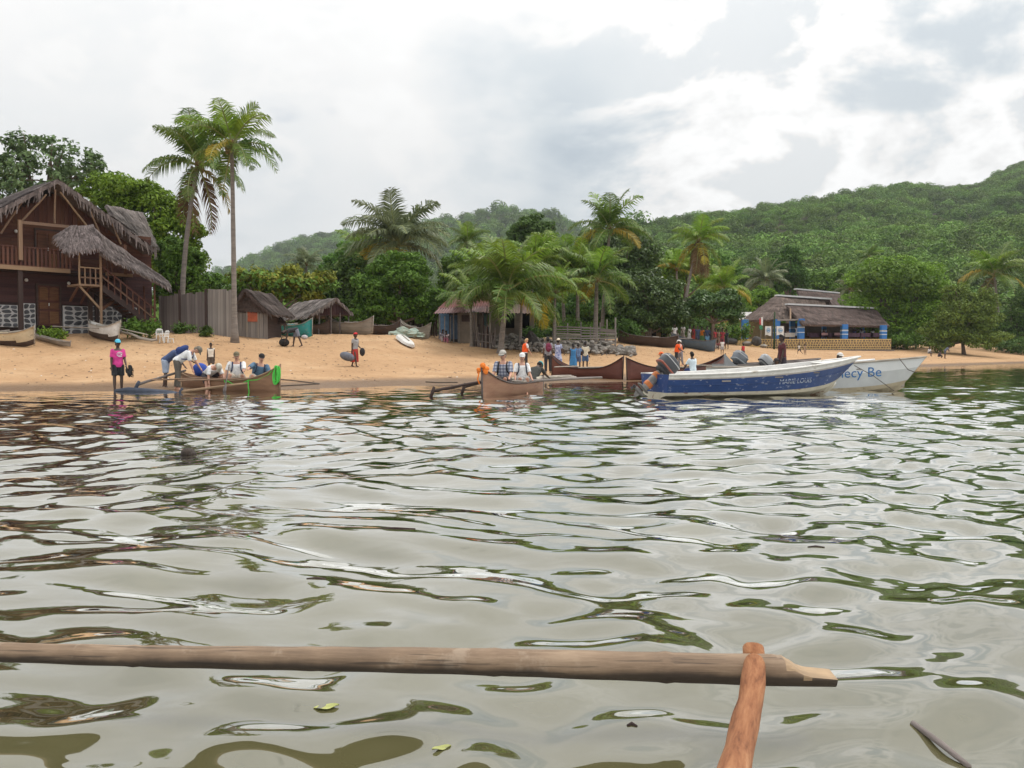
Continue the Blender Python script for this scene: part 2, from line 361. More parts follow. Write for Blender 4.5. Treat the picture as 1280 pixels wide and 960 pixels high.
# ------------------------------------------------------------------ foliage
def leaf_mat(name, dark, light, trans=.25, rough=.6, nscale=1.2, obj_var=.12, spec=.22):
    if name in MATS: return MATS[name]
    m = bpy.data.materials.new(name); m.use_nodes = True; nt = m.node_tree; L = nt.links.new; b = nt.nodes['Principled BSDF']
    geo = N(nt, 'ShaderNodeNewGeometry'); tc = N(nt, 'ShaderNodeTexCoord')
    n = N(nt, 'ShaderNodeTexNoise', Scale=nscale, Detail=4, Roughness=.65); L(geo.outputs['Position'], n.inputs['Vector'])
    rnd = math_(nt, 'ADD', math_(nt, 'MULTIPLY', n.outputs['Fac'], .75), math_(nt, 'MULTIPLY', geo.outputs['Random Per Island'], .35))
    r = ramp(nt, [(.28, dark), (.72, light)]); L(rnd, r.inputs[0])
    oi = N(nt, 'ShaderNodeObjectInfo'); hs = N(nt, 'ShaderNodeHueSaturation'); L(r.outputs[0], hs.inputs['Color'])
    L(math_(nt, 'MULTIPLY_ADD', oi.outputs['Random'], 2*obj_var, 1-obj_var), hs.inputs['Value'])
    L(math_(nt, 'MULTIPLY_ADD', oi.outputs['Random'], .024, .488), hs.inputs['Hue'])
    L(hs.outputs[0], b.inputs['Base Color']); b.inputs['Roughness'].default_value = rough; b.inputs['Specular IOR Level'].default_value = spec
    tr = N(nt, 'ShaderNodeBsdfTranslucent'); L(hs.outputs[0], tr.inputs['Color'])
    mx = N(nt, 'ShaderNodeMixShader', Fac=trans); L(b.outputs[0], mx.inputs[1]); L(tr.outputs[0], mx.inputs[2])
    L(mx.outputs[0], nt.nodes['Material Output'].inputs['Surface']); MATS[name] = m; return m
LEAF = dict(
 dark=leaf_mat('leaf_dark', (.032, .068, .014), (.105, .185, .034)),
 mid=leaf_mat('leaf_mid', (.045, .098, .014), (.15, .27, .038)),
 bright=leaf_mat('leaf_bright', (.065, .14, .015), (.23, .38, .04)),
 olive=leaf_mat('leaf_olive', (.055, .095, .018), (.20, .29, .05)),
 yellow=leaf_mat('leaf_yellow', (.09, .13, .02), (.34, .36, .05)),
 glossy=leaf_mat('leaf_glossy', (.032, .070, .018), (.115, .20, .05), rough=.4, spec=.45),
 grey=leaf_mat('leaf_grey', (.065, .105, .040), (.19, .27, .11)),
 hill=leaf_mat('leaf_hill', (.040, .088, .014), (.16, .255, .042), nscale=.03, obj_var=.45),
 hill2=leaf_mat('leaf_hill_far', (.045, .080, .026), (.10, .155, .052), nscale=.02, obj_var=.2))
FROND = dict(
 green=leaf_mat('frond_green', (.045, .090, .014), (.155, .245, .040), trans=.3, rough=.45, nscale=1.5, spec=.35),
 fresh=leaf_mat('frond_fresh', (.075, .15, .015), (.25, .37, .045), trans=.35, rough=.45, nscale=1.5, spec=.35),
 yellow=leaf_mat('frond_yellow', (.20, .17, .02), (.46, .35, .05), trans=.3, rough=.5, nscale=1.5),
 brown=leaf_mat('frond_brown', (.10, .06, .03), (.22, .14, .07), trans=.15, rough=.8, nscale=1.5),
 pale=leaf_mat('frond_pale', (.075, .10, .045), (.20, .235, .11), trans=.3, rough=.45, nscale=1.5, spec=.35))
BARK = mat('bark', (.16, .12, .09), .9, .35, 5, bump=.8, bscale=14, stretch=(1, 1, .35))
PBARK = mat('palm_bark', (.20, .175, .155), .9, .3, 3, bump=.7, bscale=9, stretch=(.6, .6, 3))

def crown_arrays(lobes, n, leaf, seed, shell=.62, aspect=.5, clump=0):
    """leaf-sized folded quads spread through a set of ellipsoidal lobes; returns V, F"""
    rg = np.random.default_rng(seed); lob = np.array(lobes, float)
    if not clump and n > 2500:      # every lobe breaks up into boughs of its own
        sub_ = []
        for q in lob:
            for _ in range(13):
                d = rg.normal(size=3); d[2] = d[2]*.9+.15; d /= np.linalg.norm(d); f = rg.uniform(.18, .46)
                sub_.append(np.concatenate([q[:3] + d*q[3:]*rg.uniform(.60, 1.04), q[3:]*f*np.array([1.1, 1.1, .85])]))
            sub_.append(np.concatenate([q[:3], q[3:]*.72]))
        lob = np.array(sub_)
    vol = (lob[:, 3]*lob[:, 4]*lob[:, 5])**.67; idx = rg.choice(len(lob), n, p=vol/vol.sum())
    d = rg.normal(size=(n, 3)); d /= np.linalg.norm(d, axis=1, keepdims=True)
    if clump:   # gather leaves round twig ends so that gaps and tufts appear
        tw = rg.normal(size=(clump, 3)); tw /= np.linalg.norm(tw, axis=1, keepdims=True)
        tl = rg.choice(len(lob), clump, p=vol/vol.sum()); tr = shell + (1.06-shell)*rg.random(clump)**.6
        tp = lob[tl, :3] + tw*tr[:, None]*lob[tl, 3:6]; ci = rg.integers(0, clump, n)
        P = tp[ci] + d*(rg.random(n)**.5)[:, None]*leaf*rg.uniform(1.2, 3.2, clump)[ci][:, None]; out = tw[ci]*.8 + d*.5
    else:
        r = shell + (1.08-shell)*rg.random(n)**.7
        P = lob[idx, :3] + d*r[:, None]*lob[idx, 3:6]; out = d
    nrm = out*.7 + rg.normal(size=(n, 3))*.55 + np.array([0, 0, .55]); nrm /= np.linalg.norm(nrm, axis=1, keepdims=True)
    a = rg.normal(size=(n, 3)); a -= nrm*(a*nrm).sum(1, keepdims=True); a /= np.linalg.norm(a, axis=1, keepdims=True); b = np.cross(nrm, a)
    s = leaf*rg.uniform(.6, 1.4, n)[:, None]
    droop = np.array([0, 0, -.25])
    V = np.stack([P - a*s, P + b*s*aspect + nrm*s*.12, P + a*s + droop*s, P - b*s*aspect + nrm*s*.12], 1).reshape(-1, 3)
    return V, np.arange(n*4).reshape(n, 4)
def limb_path(a, b, bend, n=5):
    a, b = Vector(a), Vector(b); o = Vector((random.uniform(-1, 1), random.uniform(-1, 1), random.uniform(-.3, .8)))*bend
    return [a.lerp(b, t) + o*math.sin(math.pi*t) for t in [i/(n-1) for i in range(n)]]
def tree(name, label, base, lobes, n, leaf, material, trunk_r=.2, trunk_top=None, seed=1, group=None, shell=.6, clump=0, bark=None, fork=None, cat='tree', aspect=.5, extra=None):
    """lobes are (x,y,z,rx,ry,rz) relative to the base"""
    random.seed(seed); root = empty(name, base); tag(root, label, cat, group)
    V, F = crown_arrays(lobes, int(n*2.3), leaf*.66, seed, shell, aspect, int(clump*1.3))
    cr = link('crown', np_mesh('crown', V, F, material), root)
    if extra:
        V, F = crown_arrays(*extra[:4], shell=.7, aspect=aspect, clump=extra[5] if len(extra) > 5 else 0); link('crown_tuft', np_mesh('crown_tuft', V, F, extra[4]), cr)
    t = MB(); L = sorted(lobes, key=lambda q: -q[3]*q[4]*q[5])
    top = Vector(trunk_top) if trunk_top else Vector((L[0][0]*.5, L[0][1]*.5, max(.5, L[0][2]-L[0][5]*.35)))
    f = fork or .45; p = limb_path((0, 0, -.2), top, trunk_r*.8, 7); t.tube(p, [trunk_r*(1.35 if i == 0 else 1-.5*i/6) for i in range(7)], 9, jit=.06)
    for q in L[:9]:
        i = max(1, min(5, int(6*random.uniform(f, f+.35)))); e = Vector(q[:3])
        t.tube(limb_path(p[i], e, trunk_r*1.4), [trunk_r*k for k in (.55, .45, .36, .26, .14)], 6)
        for k in range(3):
            d = Vector((random.gauss(0, 1), random.gauss(0, 1), random.gauss(.3, .8))).normalized()
            e2 = e + Vector((d.x*q[3], d.y*q[4], d.z*q[5]))*.85
            t.tube(limb_path(p[i].lerp(e, random.uniform(.4, .9)), e2, trunk_r, 4), [trunk_r*k2 for k2 in (.24, .18, .12, .05)], 5)
    t.build('trunk', bark or BARK, root, True)
    return root
def lobes_px(base, pxl, Y):
    """(px, py, rx_px, rz_px[, dy]) in the photograph at distance Y -> lobes relative to base"""
    out = []; k = Y/FPX
    for q in pxl:
        px, py, rx, rz_ = q[:4]; dy = q[4] if len(q) > 4 else 0; p = at(px, py, Y+dy) - base
        out.append((p.x, p.y, p.z, rx*k, (rx*.85 + rz_*.15)*k*.85, rz_*k))
    return out

# trees: name, label, base px, Y, lobes in px, leaves, leaf size, material, trunk radius, seed, options
_T = [
 ('spreading_tree', 'airy dark tree with forked twigs rising behind the gable of the wooden house', 60, 60, [(60,218,52,34),(20,205,30,30),(95,208,34,26),(40,250,40,24),(5,240,34,34),(130,232,16,14,1),(118,200,16,12),(25,178,22,12),(65,180,20,12),(148,258,14,14),(-40,220,40,44)], 4200, .25, 'grey', .3, 3, dict(clump=420, shell=.3)),
 ('mango_tree', 'dense bright green tree right of the house gable behind the thatch', 175, 56, [(160,245,42,26),(125,238,28,18),(195,262,36,26),(215,300,34,30),(180,300,40,34),(232,318,22,34),(150,275,30,30),(240,290,16,20),(205,335,34,26)], 13000, .20, 'bright', .3, 4, dict(shell=.72)),
 ('leafy_tree', 'small dark leafy tree beside the stair roof behind the plank fence', 225, 50, [(222,345,24,20),(208,362,18,16),(240,352,14,20),(215,320,22,22),(246,330,9,18)], 4200, .17, 'mid', .14, 5, dict(shell=.5, clump=330)),
 ('almond_tree', 'flat topped yellow green tree with pale trunk behind the thatched huts', 346, 62, [(352,352,34,9),(320,346,24,9),(385,352,26,9),(300,343,14,6),(340,366,26,9),(380,368,24,8),(362,338,14,6),(405,346,14,6),(330,378,16,9)], 4300, .22, 'yellow', .17, 6, dict(shell=.3, clump=260, bark=PBARK, extra=([(1.0,.4,3.7,3.6,2.4,.7),(-1.4,.3,4.2,2.6,2,.6),(.4,.3,3.0,2.6,1.6,.6)],1500,.2,61,LEAF['mid']))),
 ('mango_tree', 'round dense dark tree standing behind the beached grey canoes', 500, 61, [(500,345,34,28),(470,368,30,26),(528,370,24,28),(498,385,44,22),(478,345,20,18),(520,340,18,16),(462,392,24,16),(535,392,16,16),(505,322,20,9)], 12000, .19, 'mid', .28, 7, dict(shell=.74)),
 ('mango_tree', 'dark tree mass left of the round tree above the open thatched shed', 430, 72, [(425,358,28,26),(448,340,22,24),(408,375,26,22),(440,385,28,22),(412,340,16,12),(395,390,20,16)], 7500, .22, 'dark', .25, 8, dict(shell=.7)),
 ('leafy_tree', 'soft green tree rising far behind the open shed below the distant hill', 432, 105, [(432,322,20,18),(412,335,18,14),(450,330,16,20),(470,330,16,14)], 3200, .3, 'mid', .25, 9, dict(shell=.6)),
 ('leafy_tree', 'low green bush behind the thatched hut and the tall palm', 285, 64, [(285,358,22,12),(262,352,14,10),(310,365,22,14),(250,362,14,12),(335,385,16,14)], 3600, .18, 'mid', .12, 10, dict(shell=.5, clump=250)),
 ('round_tree', 'round dark tree top rising above the palms against the far hill', 664, 98, [(664,285,24,16),(648,294,14,12),(684,292,14,14),(664,300,26,16)], 3600, .28, 'dark', .25, 11, dict(shell=.7)),
 ('glossy_tree', 'dark broad tree behind the tall palm with yellowing fronds', 785, 82, [(785,312,26,26),(750,300,24,20),(800,345,26,30),(760,345,30,30),(738,330,18,24),(812,318,14,18)], 7000, .25, 'glossy', .3, 12, dict(shell=.65)),
 ('glossy_tree', 'glossy leaved tree hanging low over the dark beached canoes', 812, 69, [(808,368,30,26),(835,385,28,26),(790,388,26,24),(815,399,40,16),(838,362,18,18),(785,405,20,14),(848,398,16,12)], 9000, .19, 'glossy', .25, 13, dict(shell=.68)),
 ('glossy_tree', 'dark glossy tree shading the crowd beside the blue pillars', 893, 69, [(893,384,24,15),(912,388,18,14),(875,382,18,15),(900,374,22,12),(917,398,8,9),(868,390,12,10)], 6000, .18, 'glossy', .2, 14, dict(shell=.66)),
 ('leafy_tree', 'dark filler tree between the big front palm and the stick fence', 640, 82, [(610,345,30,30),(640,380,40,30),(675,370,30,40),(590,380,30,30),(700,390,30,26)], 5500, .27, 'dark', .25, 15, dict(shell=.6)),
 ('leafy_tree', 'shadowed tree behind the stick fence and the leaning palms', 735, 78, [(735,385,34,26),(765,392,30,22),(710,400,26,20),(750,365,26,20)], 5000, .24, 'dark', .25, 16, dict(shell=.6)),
 ('leafy_tree', 'tree with loose pale green crown behind the brown skirted palm', 858, 95, [(858,330,26,20),(835,345,24,24),(885,345,22,22),(900,365,22,18)], 4600, .28, 'bright', .25, 17, dict(shell=.6)),
 ('mango_tree', 'dark upright tree behind the ridge of the thatched restaurant', 985, 135, [(985,335,20,24),(972,350,16,18),(1000,352,16,18),(990,318,12,9)], 3600, .34, 'dark', .3, 18, dict(shell=.65)),
 ('leafy_tree', 'light green bushy tree at the left end of the restaurant roof', 947, 116, [(947,372,16,14),(935,388,14,12),(960,368,12,10),(932,402,12,12)], 3000, .26, 'bright', .2, 19, dict(shell=.6)),
 ('rain_tree', 'huge spreading green tree overhanging the right end of the restaurant', 1112, 110, [(1120,345,44,24),(1085,352,28,22),(1160,352,34,22),(1100,375,38,26),(1140,385,44,30),(1165,400,36,28),(1085,400,24,18),(1120,415,40,16),(1185,375,22,24)], 16000, .27, 'bright', .5, 20, dict(shell=.74, extra=([(-1.5,-3.2,9.6,4.2,2.5,1.6),(1.2,-3.5,8.2,3.2,2,1.3),(-3.2,-2.2,8.6,2.2,1.5,1.3)],1600,.27,71,LEAF['mid']))),
 ('beach_almond_tree', 'olive leaved shoreline tree with low branches right of the huge tree', 1205, 100, [(1200,385,34,22),(1222,400,26,20),(1185,412,30,18),(1215,420,36,14),(1230,380,16,16),(1195,365,20,12),(1175,432,18,8),(1240,425,14,10)], 11000, .21, 'olive', .22, 21, dict(shell=.7)),
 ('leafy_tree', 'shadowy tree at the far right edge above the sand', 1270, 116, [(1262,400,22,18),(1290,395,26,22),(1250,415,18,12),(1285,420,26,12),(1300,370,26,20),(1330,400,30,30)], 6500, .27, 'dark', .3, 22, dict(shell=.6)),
 ('leafy_tree', 'green tree behind the restaurant between its back ridge and the huge tree', 1040, 140, [(1040,362,20,16),(1022,350,16,14),(1060,350,18,18),(1075,372,18,14)], 4000, .34, 'mid', .3, 23, dict(shell=.62)),
 ('leafy_tree', 'pale tree crown behind the brown skirted palm at the foot of the hill', 920, 150, [(920,345,22,18),(900,330,18,14),(940,350,18,16)], 3200, .36, 'mid', .3, 24, dict(shell=.62)),
 ('leafy_tree', 'bushy tree behind the rusty roofed hut and the big front palm', 570, 78, [(565,345,24,26),(590,340,26,24),(555,375,22,22),(580,372,30,18)], 4600, .25, 'mid', .25, 25, dict(shell=.62)),
]
def build_trees():
    for nm, lb, px, Y, lob, n, leaf, mt, tr, sd_, kw in _T:
        b = gp(px, Y); tree(nm, lb, b, lobes_px(b, lob, Y), n, leaf, LEAF[mt], tr, seed=sd_, group='broadleaf trees behind the beach', **kw)
build_trees()

def bush(label, px, Y, w_, h, material, n=900, leaf=.1, seed=1, name='bush'):
    b = gp(px, Y); root = empty(name, b); tag(root, label, 'bush', 'low bushes at the top of the beach')
    rg = random.Random(seed); lob = [(rg.uniform(-.35, .35)*w_, rg.uniform(-.25, .25)*w_, h*rg.uniform(.35, .6), w_*rg.uniform(.2, .34), w_*.25, h*rg.uniform(.28, .45)) for _ in range(5)]
    V, F = crown_arrays(lob, n, leaf, seed, .3, .4, n//9); link('foliage', np_mesh('foliage', V, F, material), root)
    t = MB()
    for q in lob: t.tube(limb_path((q[0]*.2, q[1]*.2, -.05), q[:3], .05, 4), [.022, .018, .014, .008], 5)
    t.build('stem', BARK, root, True); return root
bush('ferny green bush growing against the stone base left of the house door', 62, 40.3, 1.0, .55, LEAF['bright'], 800, .09, 2)
bush('round green bush between the white canoe and the stair foot', 178, 41.5, 1.5, 1.0, LEAF['mid'], 1500, .09, 3)
bush('low dark bush at the foot of the plank fence by the white chairs', 228, 43.6, 1.1, .55, LEAF['dark'], 700, .08, 4)
bush('low dark bush at the foot of the plank fence near the tall palm', 256, 43.6, .8, .5, LEAF['dark'], 600, .08, 5)
bush('green undergrowth behind the turquoise canoe below the open shed', 383, 56, 2.6, 1.3, LEAF['mid'], 2000, .1, 6)
bush('dark bush below the young palm beside the log stack', 668, 59.3, 2.4, 1.7, LEAF['dark'], 2200, .1, 8)
bush('green bush behind the slat fence', 735, 62.5, 4.5, 2.2, LEAF['mid'], 3600, .11, 9)
bush('dark undergrowth right of the slat fence', 783, 66, 3.2, 2.2, LEAF['dark'], 2600, .11, 10)
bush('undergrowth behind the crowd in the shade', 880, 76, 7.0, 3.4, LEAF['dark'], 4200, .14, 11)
bush('low green thicket under the huge tree', 1130, 106, 9.0, 2.4, LEAF['mid'], 4200, .16, 12)
bush('low thicket at the far right edge of the sand', 1262, 112, 8.0, 2.4, LEAF['dark'], 3800, .16, 13)
bush('shaded bush left of the first blue pillar', 921, 100, 2.6, 3.2, LEAF['mid'], 2000, .17, 7)

# ------------------------------------------------------------------ palms
def frond_mesh(name, e0, e1, seed, leaflets=46, width=.33, hang=.55, sparse=0.):
    """unit-length frond in the XZ plane, leaving the origin at elevation e0 and ending at e1"""
    rg = random.Random(seed); m = MB(); n = 14; p = Vector((0, 0, 0)); pts = [p.copy()]; tw = rg.uniform(-.10, .10)
    for i in range(n):
        t = (i+.5)/n; e = R(e0 + (e1-e0)*t**1.15); p = p + Vector((math.cos(e), tw*t, math.sin(e)))/n; pts.append(p.copy())
    m.m = 1; m.tube(pts, [.016*(1-.85*i/n)+.002 for i in range(n+1)], 4); m.m = 0
    for k in range(leaflets):
        t = .10 + .90*(k+.5)/leaflets
        if rg.random() < sparse: continue
        f = t*n; i = min(int(f), n-1); q = pts[i].lerp(pts[i+1], f-i); tan = (pts[i+1]-pts[i]).normalized(); up = Vector((-tan.z, 0, tan.x))
        ln = width*(math.sin(math.pi*min(1, (t*.92+.10)))**.55)*rg.uniform(.82, 1.1)
        for s in (-1, 1):
            fw = .45 + .5*t; d = (Vector((0, s, 0))*1.0 + tan*fw + up*rg.uniform(.0, .35)).normalized()
            mid = q + d*ln*.5; d2 = (d + Vector((0, 0, -hang*rg.uniform(.7, 1.4)*2.0))).normalized(); tip = mid + d2*ln*.55
            wv = tan*.0135*(1.1-.4*t)
            m.add([q-wv*.7, q+wv*.7, mid+wv, mid-wv, tip], [(0, 1, 2, 3), (3, 2, 4)])
    return m
_FR = {}
for _i, (_e0, _e1, _h) in enumerate([(84, 40, .25), (72, 5, .4), (58, -25, .5), (42, -45, .6), (25, -62, .65), (5, -75, .7), (-25, -85, .7), (-58, -92, .6)]):
    for _v in range(2): _FR[(_i, _v)] = frond_mesh('frond', _e0, _e1, _i*10+_v, hang=_h, sparse=.08+.1*(_i > 5)+.12*_v)
RACHIS = mat('rachis', (.22, .24, .08), .5, .25, 4)
_FRM = {k: m.mesh('frond', [FROND['green'], RACHIS]) for k, m in _FR.items()}
COCO = mat('coconut', (.16, .13, .05), .55, .4, 3)
def palm(name, label, crown, Y, length, base_px=None, tr=.15, n=22, seed=1, style='green', yellow=2, brown=0, up=1.0, lean_bend=.3, coconuts=True, skirt=0, az_bias=None, dmin=0, dmax=7, baseY=None, trunk_mat=None):
    random.seed(seed); c = at(crown[0], crown[1], Y); b = gp(base_px if base_px is not None else crown[0], baseY or Y)
    root = empty(name, b); tag(root, label, 'palm tree', 'coconut palms along the beach')
    top = c - b; t = MB(); k = 16; pts = []; rad = []
    for i in range(k+1):
        s = i/k; q = Vector((top.x*(s**(1+lean_bend)), top.y*s, top.z*s)); pts.append(q - Vector((0, 0, .25 if i == 0 else 0)))
        rad.append(tr*(1.0 - .38*s)*(1 + .9*max(0, 1-s*9)**1.5)*random.uniform(.96, 1.05))
    t.tube(pts, rad, 10); t.build('trunk', trunk_mat or PBARK, root, True)
    h = MB(); h.ell(top + Vector((0, 0, .05*length)), (tr*1.1, tr*1.1, .10*length), 8, 6); h.build('crown_shaft', FROND['brown'], root, True)
    ga = 2.39996; kinds = []
    for i in range(n):
        s = (i+.5)/n; lv = min(7, max(0, int(round(dmin + (dmax-dmin)*(s**(1.0/up)) + random.uniform(-.6, .6)))))
        kinds.append((lv, i*ga + random.uniform(-.3, .3)))
    for i, (lv, az) in enumerate(kinds):
        o = link('frond', _FRM[(lv, i % 2)], root, loc=top + Vector((math.cos(az), math.sin(az), 0))*tr*.5 + Vector((0, 0, (.12-.02*lv)*length*.6)), rot=(random.uniform(-.25, .25), 0, az), scale=length*random.uniform(.86, 1.12)*(.92 if lv in (0, 7) else 1))
        mt = style
        if i >= n-brown: mt = 'brown'
        elif i >= n-brown-yellow: mt = 'yellow'
        elif style == 'green' and lv < 3: mt = random.choice(['green', 'fresh'])
        if mt != 'green':
            o.material_slots[0].link = 'OBJECT'; o.material_slots[0].material = FROND[mt]
    for i in range(skirt):
        az = random.uniform(0, 6.28); o = link('frond', _FRM[(7, i % 2)], root, loc=top + Vector((math.cos(az)*tr, math.sin(az)*tr, -.05*length)), rot=(random.uniform(-.2, .2), R(6), az), scale=length*random.uniform(.8, 1.1))
        o.material_slots[0].link = 'OBJECT'; o.material_slots[0].material = FROND['brown']
    if coconuts:
        for i in range(7):
            az = i*.95; q = MB(); q.ell((0, 0, 0), (.11, .11, .14), 7, 5)
            if i == 0: cm = q.mesh('coconut', COCO, True)
            link('coconut', cm, root, loc=top + Vector((math.cos(az)*tr*1.9, math.sin(az)*tr*1.9, -.04*length - .1*(i % 2))), rot=(.4, .3, az))
    return root
palm('coconut_palm', 'tallest slender palm rising in front of the grey plank fence', (290, 184), 42.5, 2.85, 294, .15, 16, 31, dmax=6.0, up=1.1, yellow=1, lean_bend=.2)
palm('coconut_palm', 'leaning palm with drooping brown fronds left of the tallest palm', (247, 208), 48, 3.5, 228, .16, 18, 32, yellow=1, brown=1, skirt=2, lean_bend=.9, up=.85)
palm('coconut_palm', 'large pale palm rising behind the round dark tree', (497, 308), 74, 5.6, 492, .2, 24, 33, style='pale', yellow=2, dmax=5.4, coconuts=False)
palm('coconut_palm', 'small dark spiky palm against the far hill left of the big front palm', (584, 305), 92, 3.0, 586, .18, 18, 34, dmax=6, coconuts=False, yellow=0)
palm('coconut_palm', 'big low palm with arching fronds in front of the rusty roofed hut', (634, 366), 52, 4.4, 626, .2, 25, 35, dmax=5.2, up=1.25, yellow=1, coconuts=True)
palm('coconut_palm', 'bright yellow green upright palm behind the big front palm', (668, 332), 64, 3.2, 660, .16, 18, 36, style='fresh', dmax=4.4, yellow=0, coconuts=False)
palm('coconut_palm', 'bright green palm with feathery upright fronds above the stick fence', (700, 325), 68, 3.0, 706, .16, 18, 37, style='fresh', dmax=4.6, yellow=0, coconuts=False)
palm('coconut_palm', 'tall palm with yellowing lower fronds above the stick fence', (762, 289), 70, 3.6, 752, .17, 19, 38, dmax=5.8, yellow=2, up=1.0, coconuts=True)
palm('coconut_palm', 'drooping dark palm behind the right end of the stick fence', (746, 352), 61, 3.3, 744, .2, 20, 39, dmax=5.6, yellow=1, coconuts=False)
palm('coconut_palm', 'short young palm at the left end of the stick fence', (694, 368), 57, 2.5, 692, .12, 15, 40, dmax=5.0, yellow=1, coconuts=False, style='fresh')
palm('coconut_palm', 'palm with a hanging skirt of dead brown fronds above the crowd', (873, 303), 76, 3.0, 852, .16, 16, 41, dmax=6, yellow=2, skirt=9, lean_bend=.7, style='fresh')
palm('coconut_palm', 'young palm leaning over the plastered house beside the log stack', (652, 380), 56, 3.0, 650, .13, 18, 51, dmax=5.0, yellow=0, coconuts=False)
palm('coconut_palm', 'low palm in front of the blue door with fronds over the rusty roof', (588, 378), 56.2, 2.7, 590, .12, 16, 57, dmax=4.6, yellow=0, coconuts=False)
palm('coconut_palm', 'dense green palm between the rusty roof and the big front palm', (603, 352), 66, 3.8, 604, .17, 24, 52, dmax=5.4, yellow=1, coconuts=False)
palm('coconut_palm', 'dark green palm rising behind the middle of the slat fence', (722, 345), 66, 3.6, 722, .17, 22, 53, dmax=5.4, yellow=0, coconuts=False)
palm('coconut_palm', 'upright palm behind the glossy tree right of the slat fence', (792, 338), 84, 3.6, 792, .17, 20, 54, dmax=5.2, yellow=0, coconuts=False)
palm('coconut_palm', 'half hidden palm above the round dark tree on its left side', (455, 322), 84, 4.2, 455, .17, 20, 55, dmax=5.4, yellow=1, coconuts=False)
palm('coconut_palm', 'pale palm behind the left end of the restaurant roof', (958, 352), 120, 4.3, 955, .2, 18, 42, style='pale', dmax=5.4, yellow=0, coconuts=False)
palm('coconut_palm', 'yellow green palm top between the tall palms and the glossy trees', (846, 338), 92, 2.8, 846, .17, 14, 43, style='fresh', dmax=4.2, yellow=2, coconuts=False)
palm('coconut_palm', 'yellowish palm at the right edge in front of the forested hill', (1243, 345), 116, 5.2, 1250, .22, 20, 44, dmax=5.6, yellow=2, brown=1, coconuts=False)
palm('coconut_palm', 'faint grey palm behind the yellow green tree below the far hill', (383, 332), 112, 3.2, 384, .2, 16, 45, style='pale', dmax=5.6, yellow=0, coconuts=False)
palm('coconut_palm', 'tiny palm on the slope above the huge spreading tree', (1086, 322), 150, 3.0, 1087, .2, 14, 46, dmax=5.2, yellow=0, coconuts=False)
palm('coconut_palm', 'pale drooping palm between the restaurant ridge and the huge tree', (1062, 362), 128, 3.0, 1060, .2, 16, 47, style='pale', dmax=5.8, yellow=0, coconuts=False)
palm('coconut_palm', 'drooping yellow green palm behind the crowd left of the restaurant', (905, 362), 84, 3.4, 900, .18, 16, 48, style='fresh', dmax=6, yellow=3, coconuts=False)

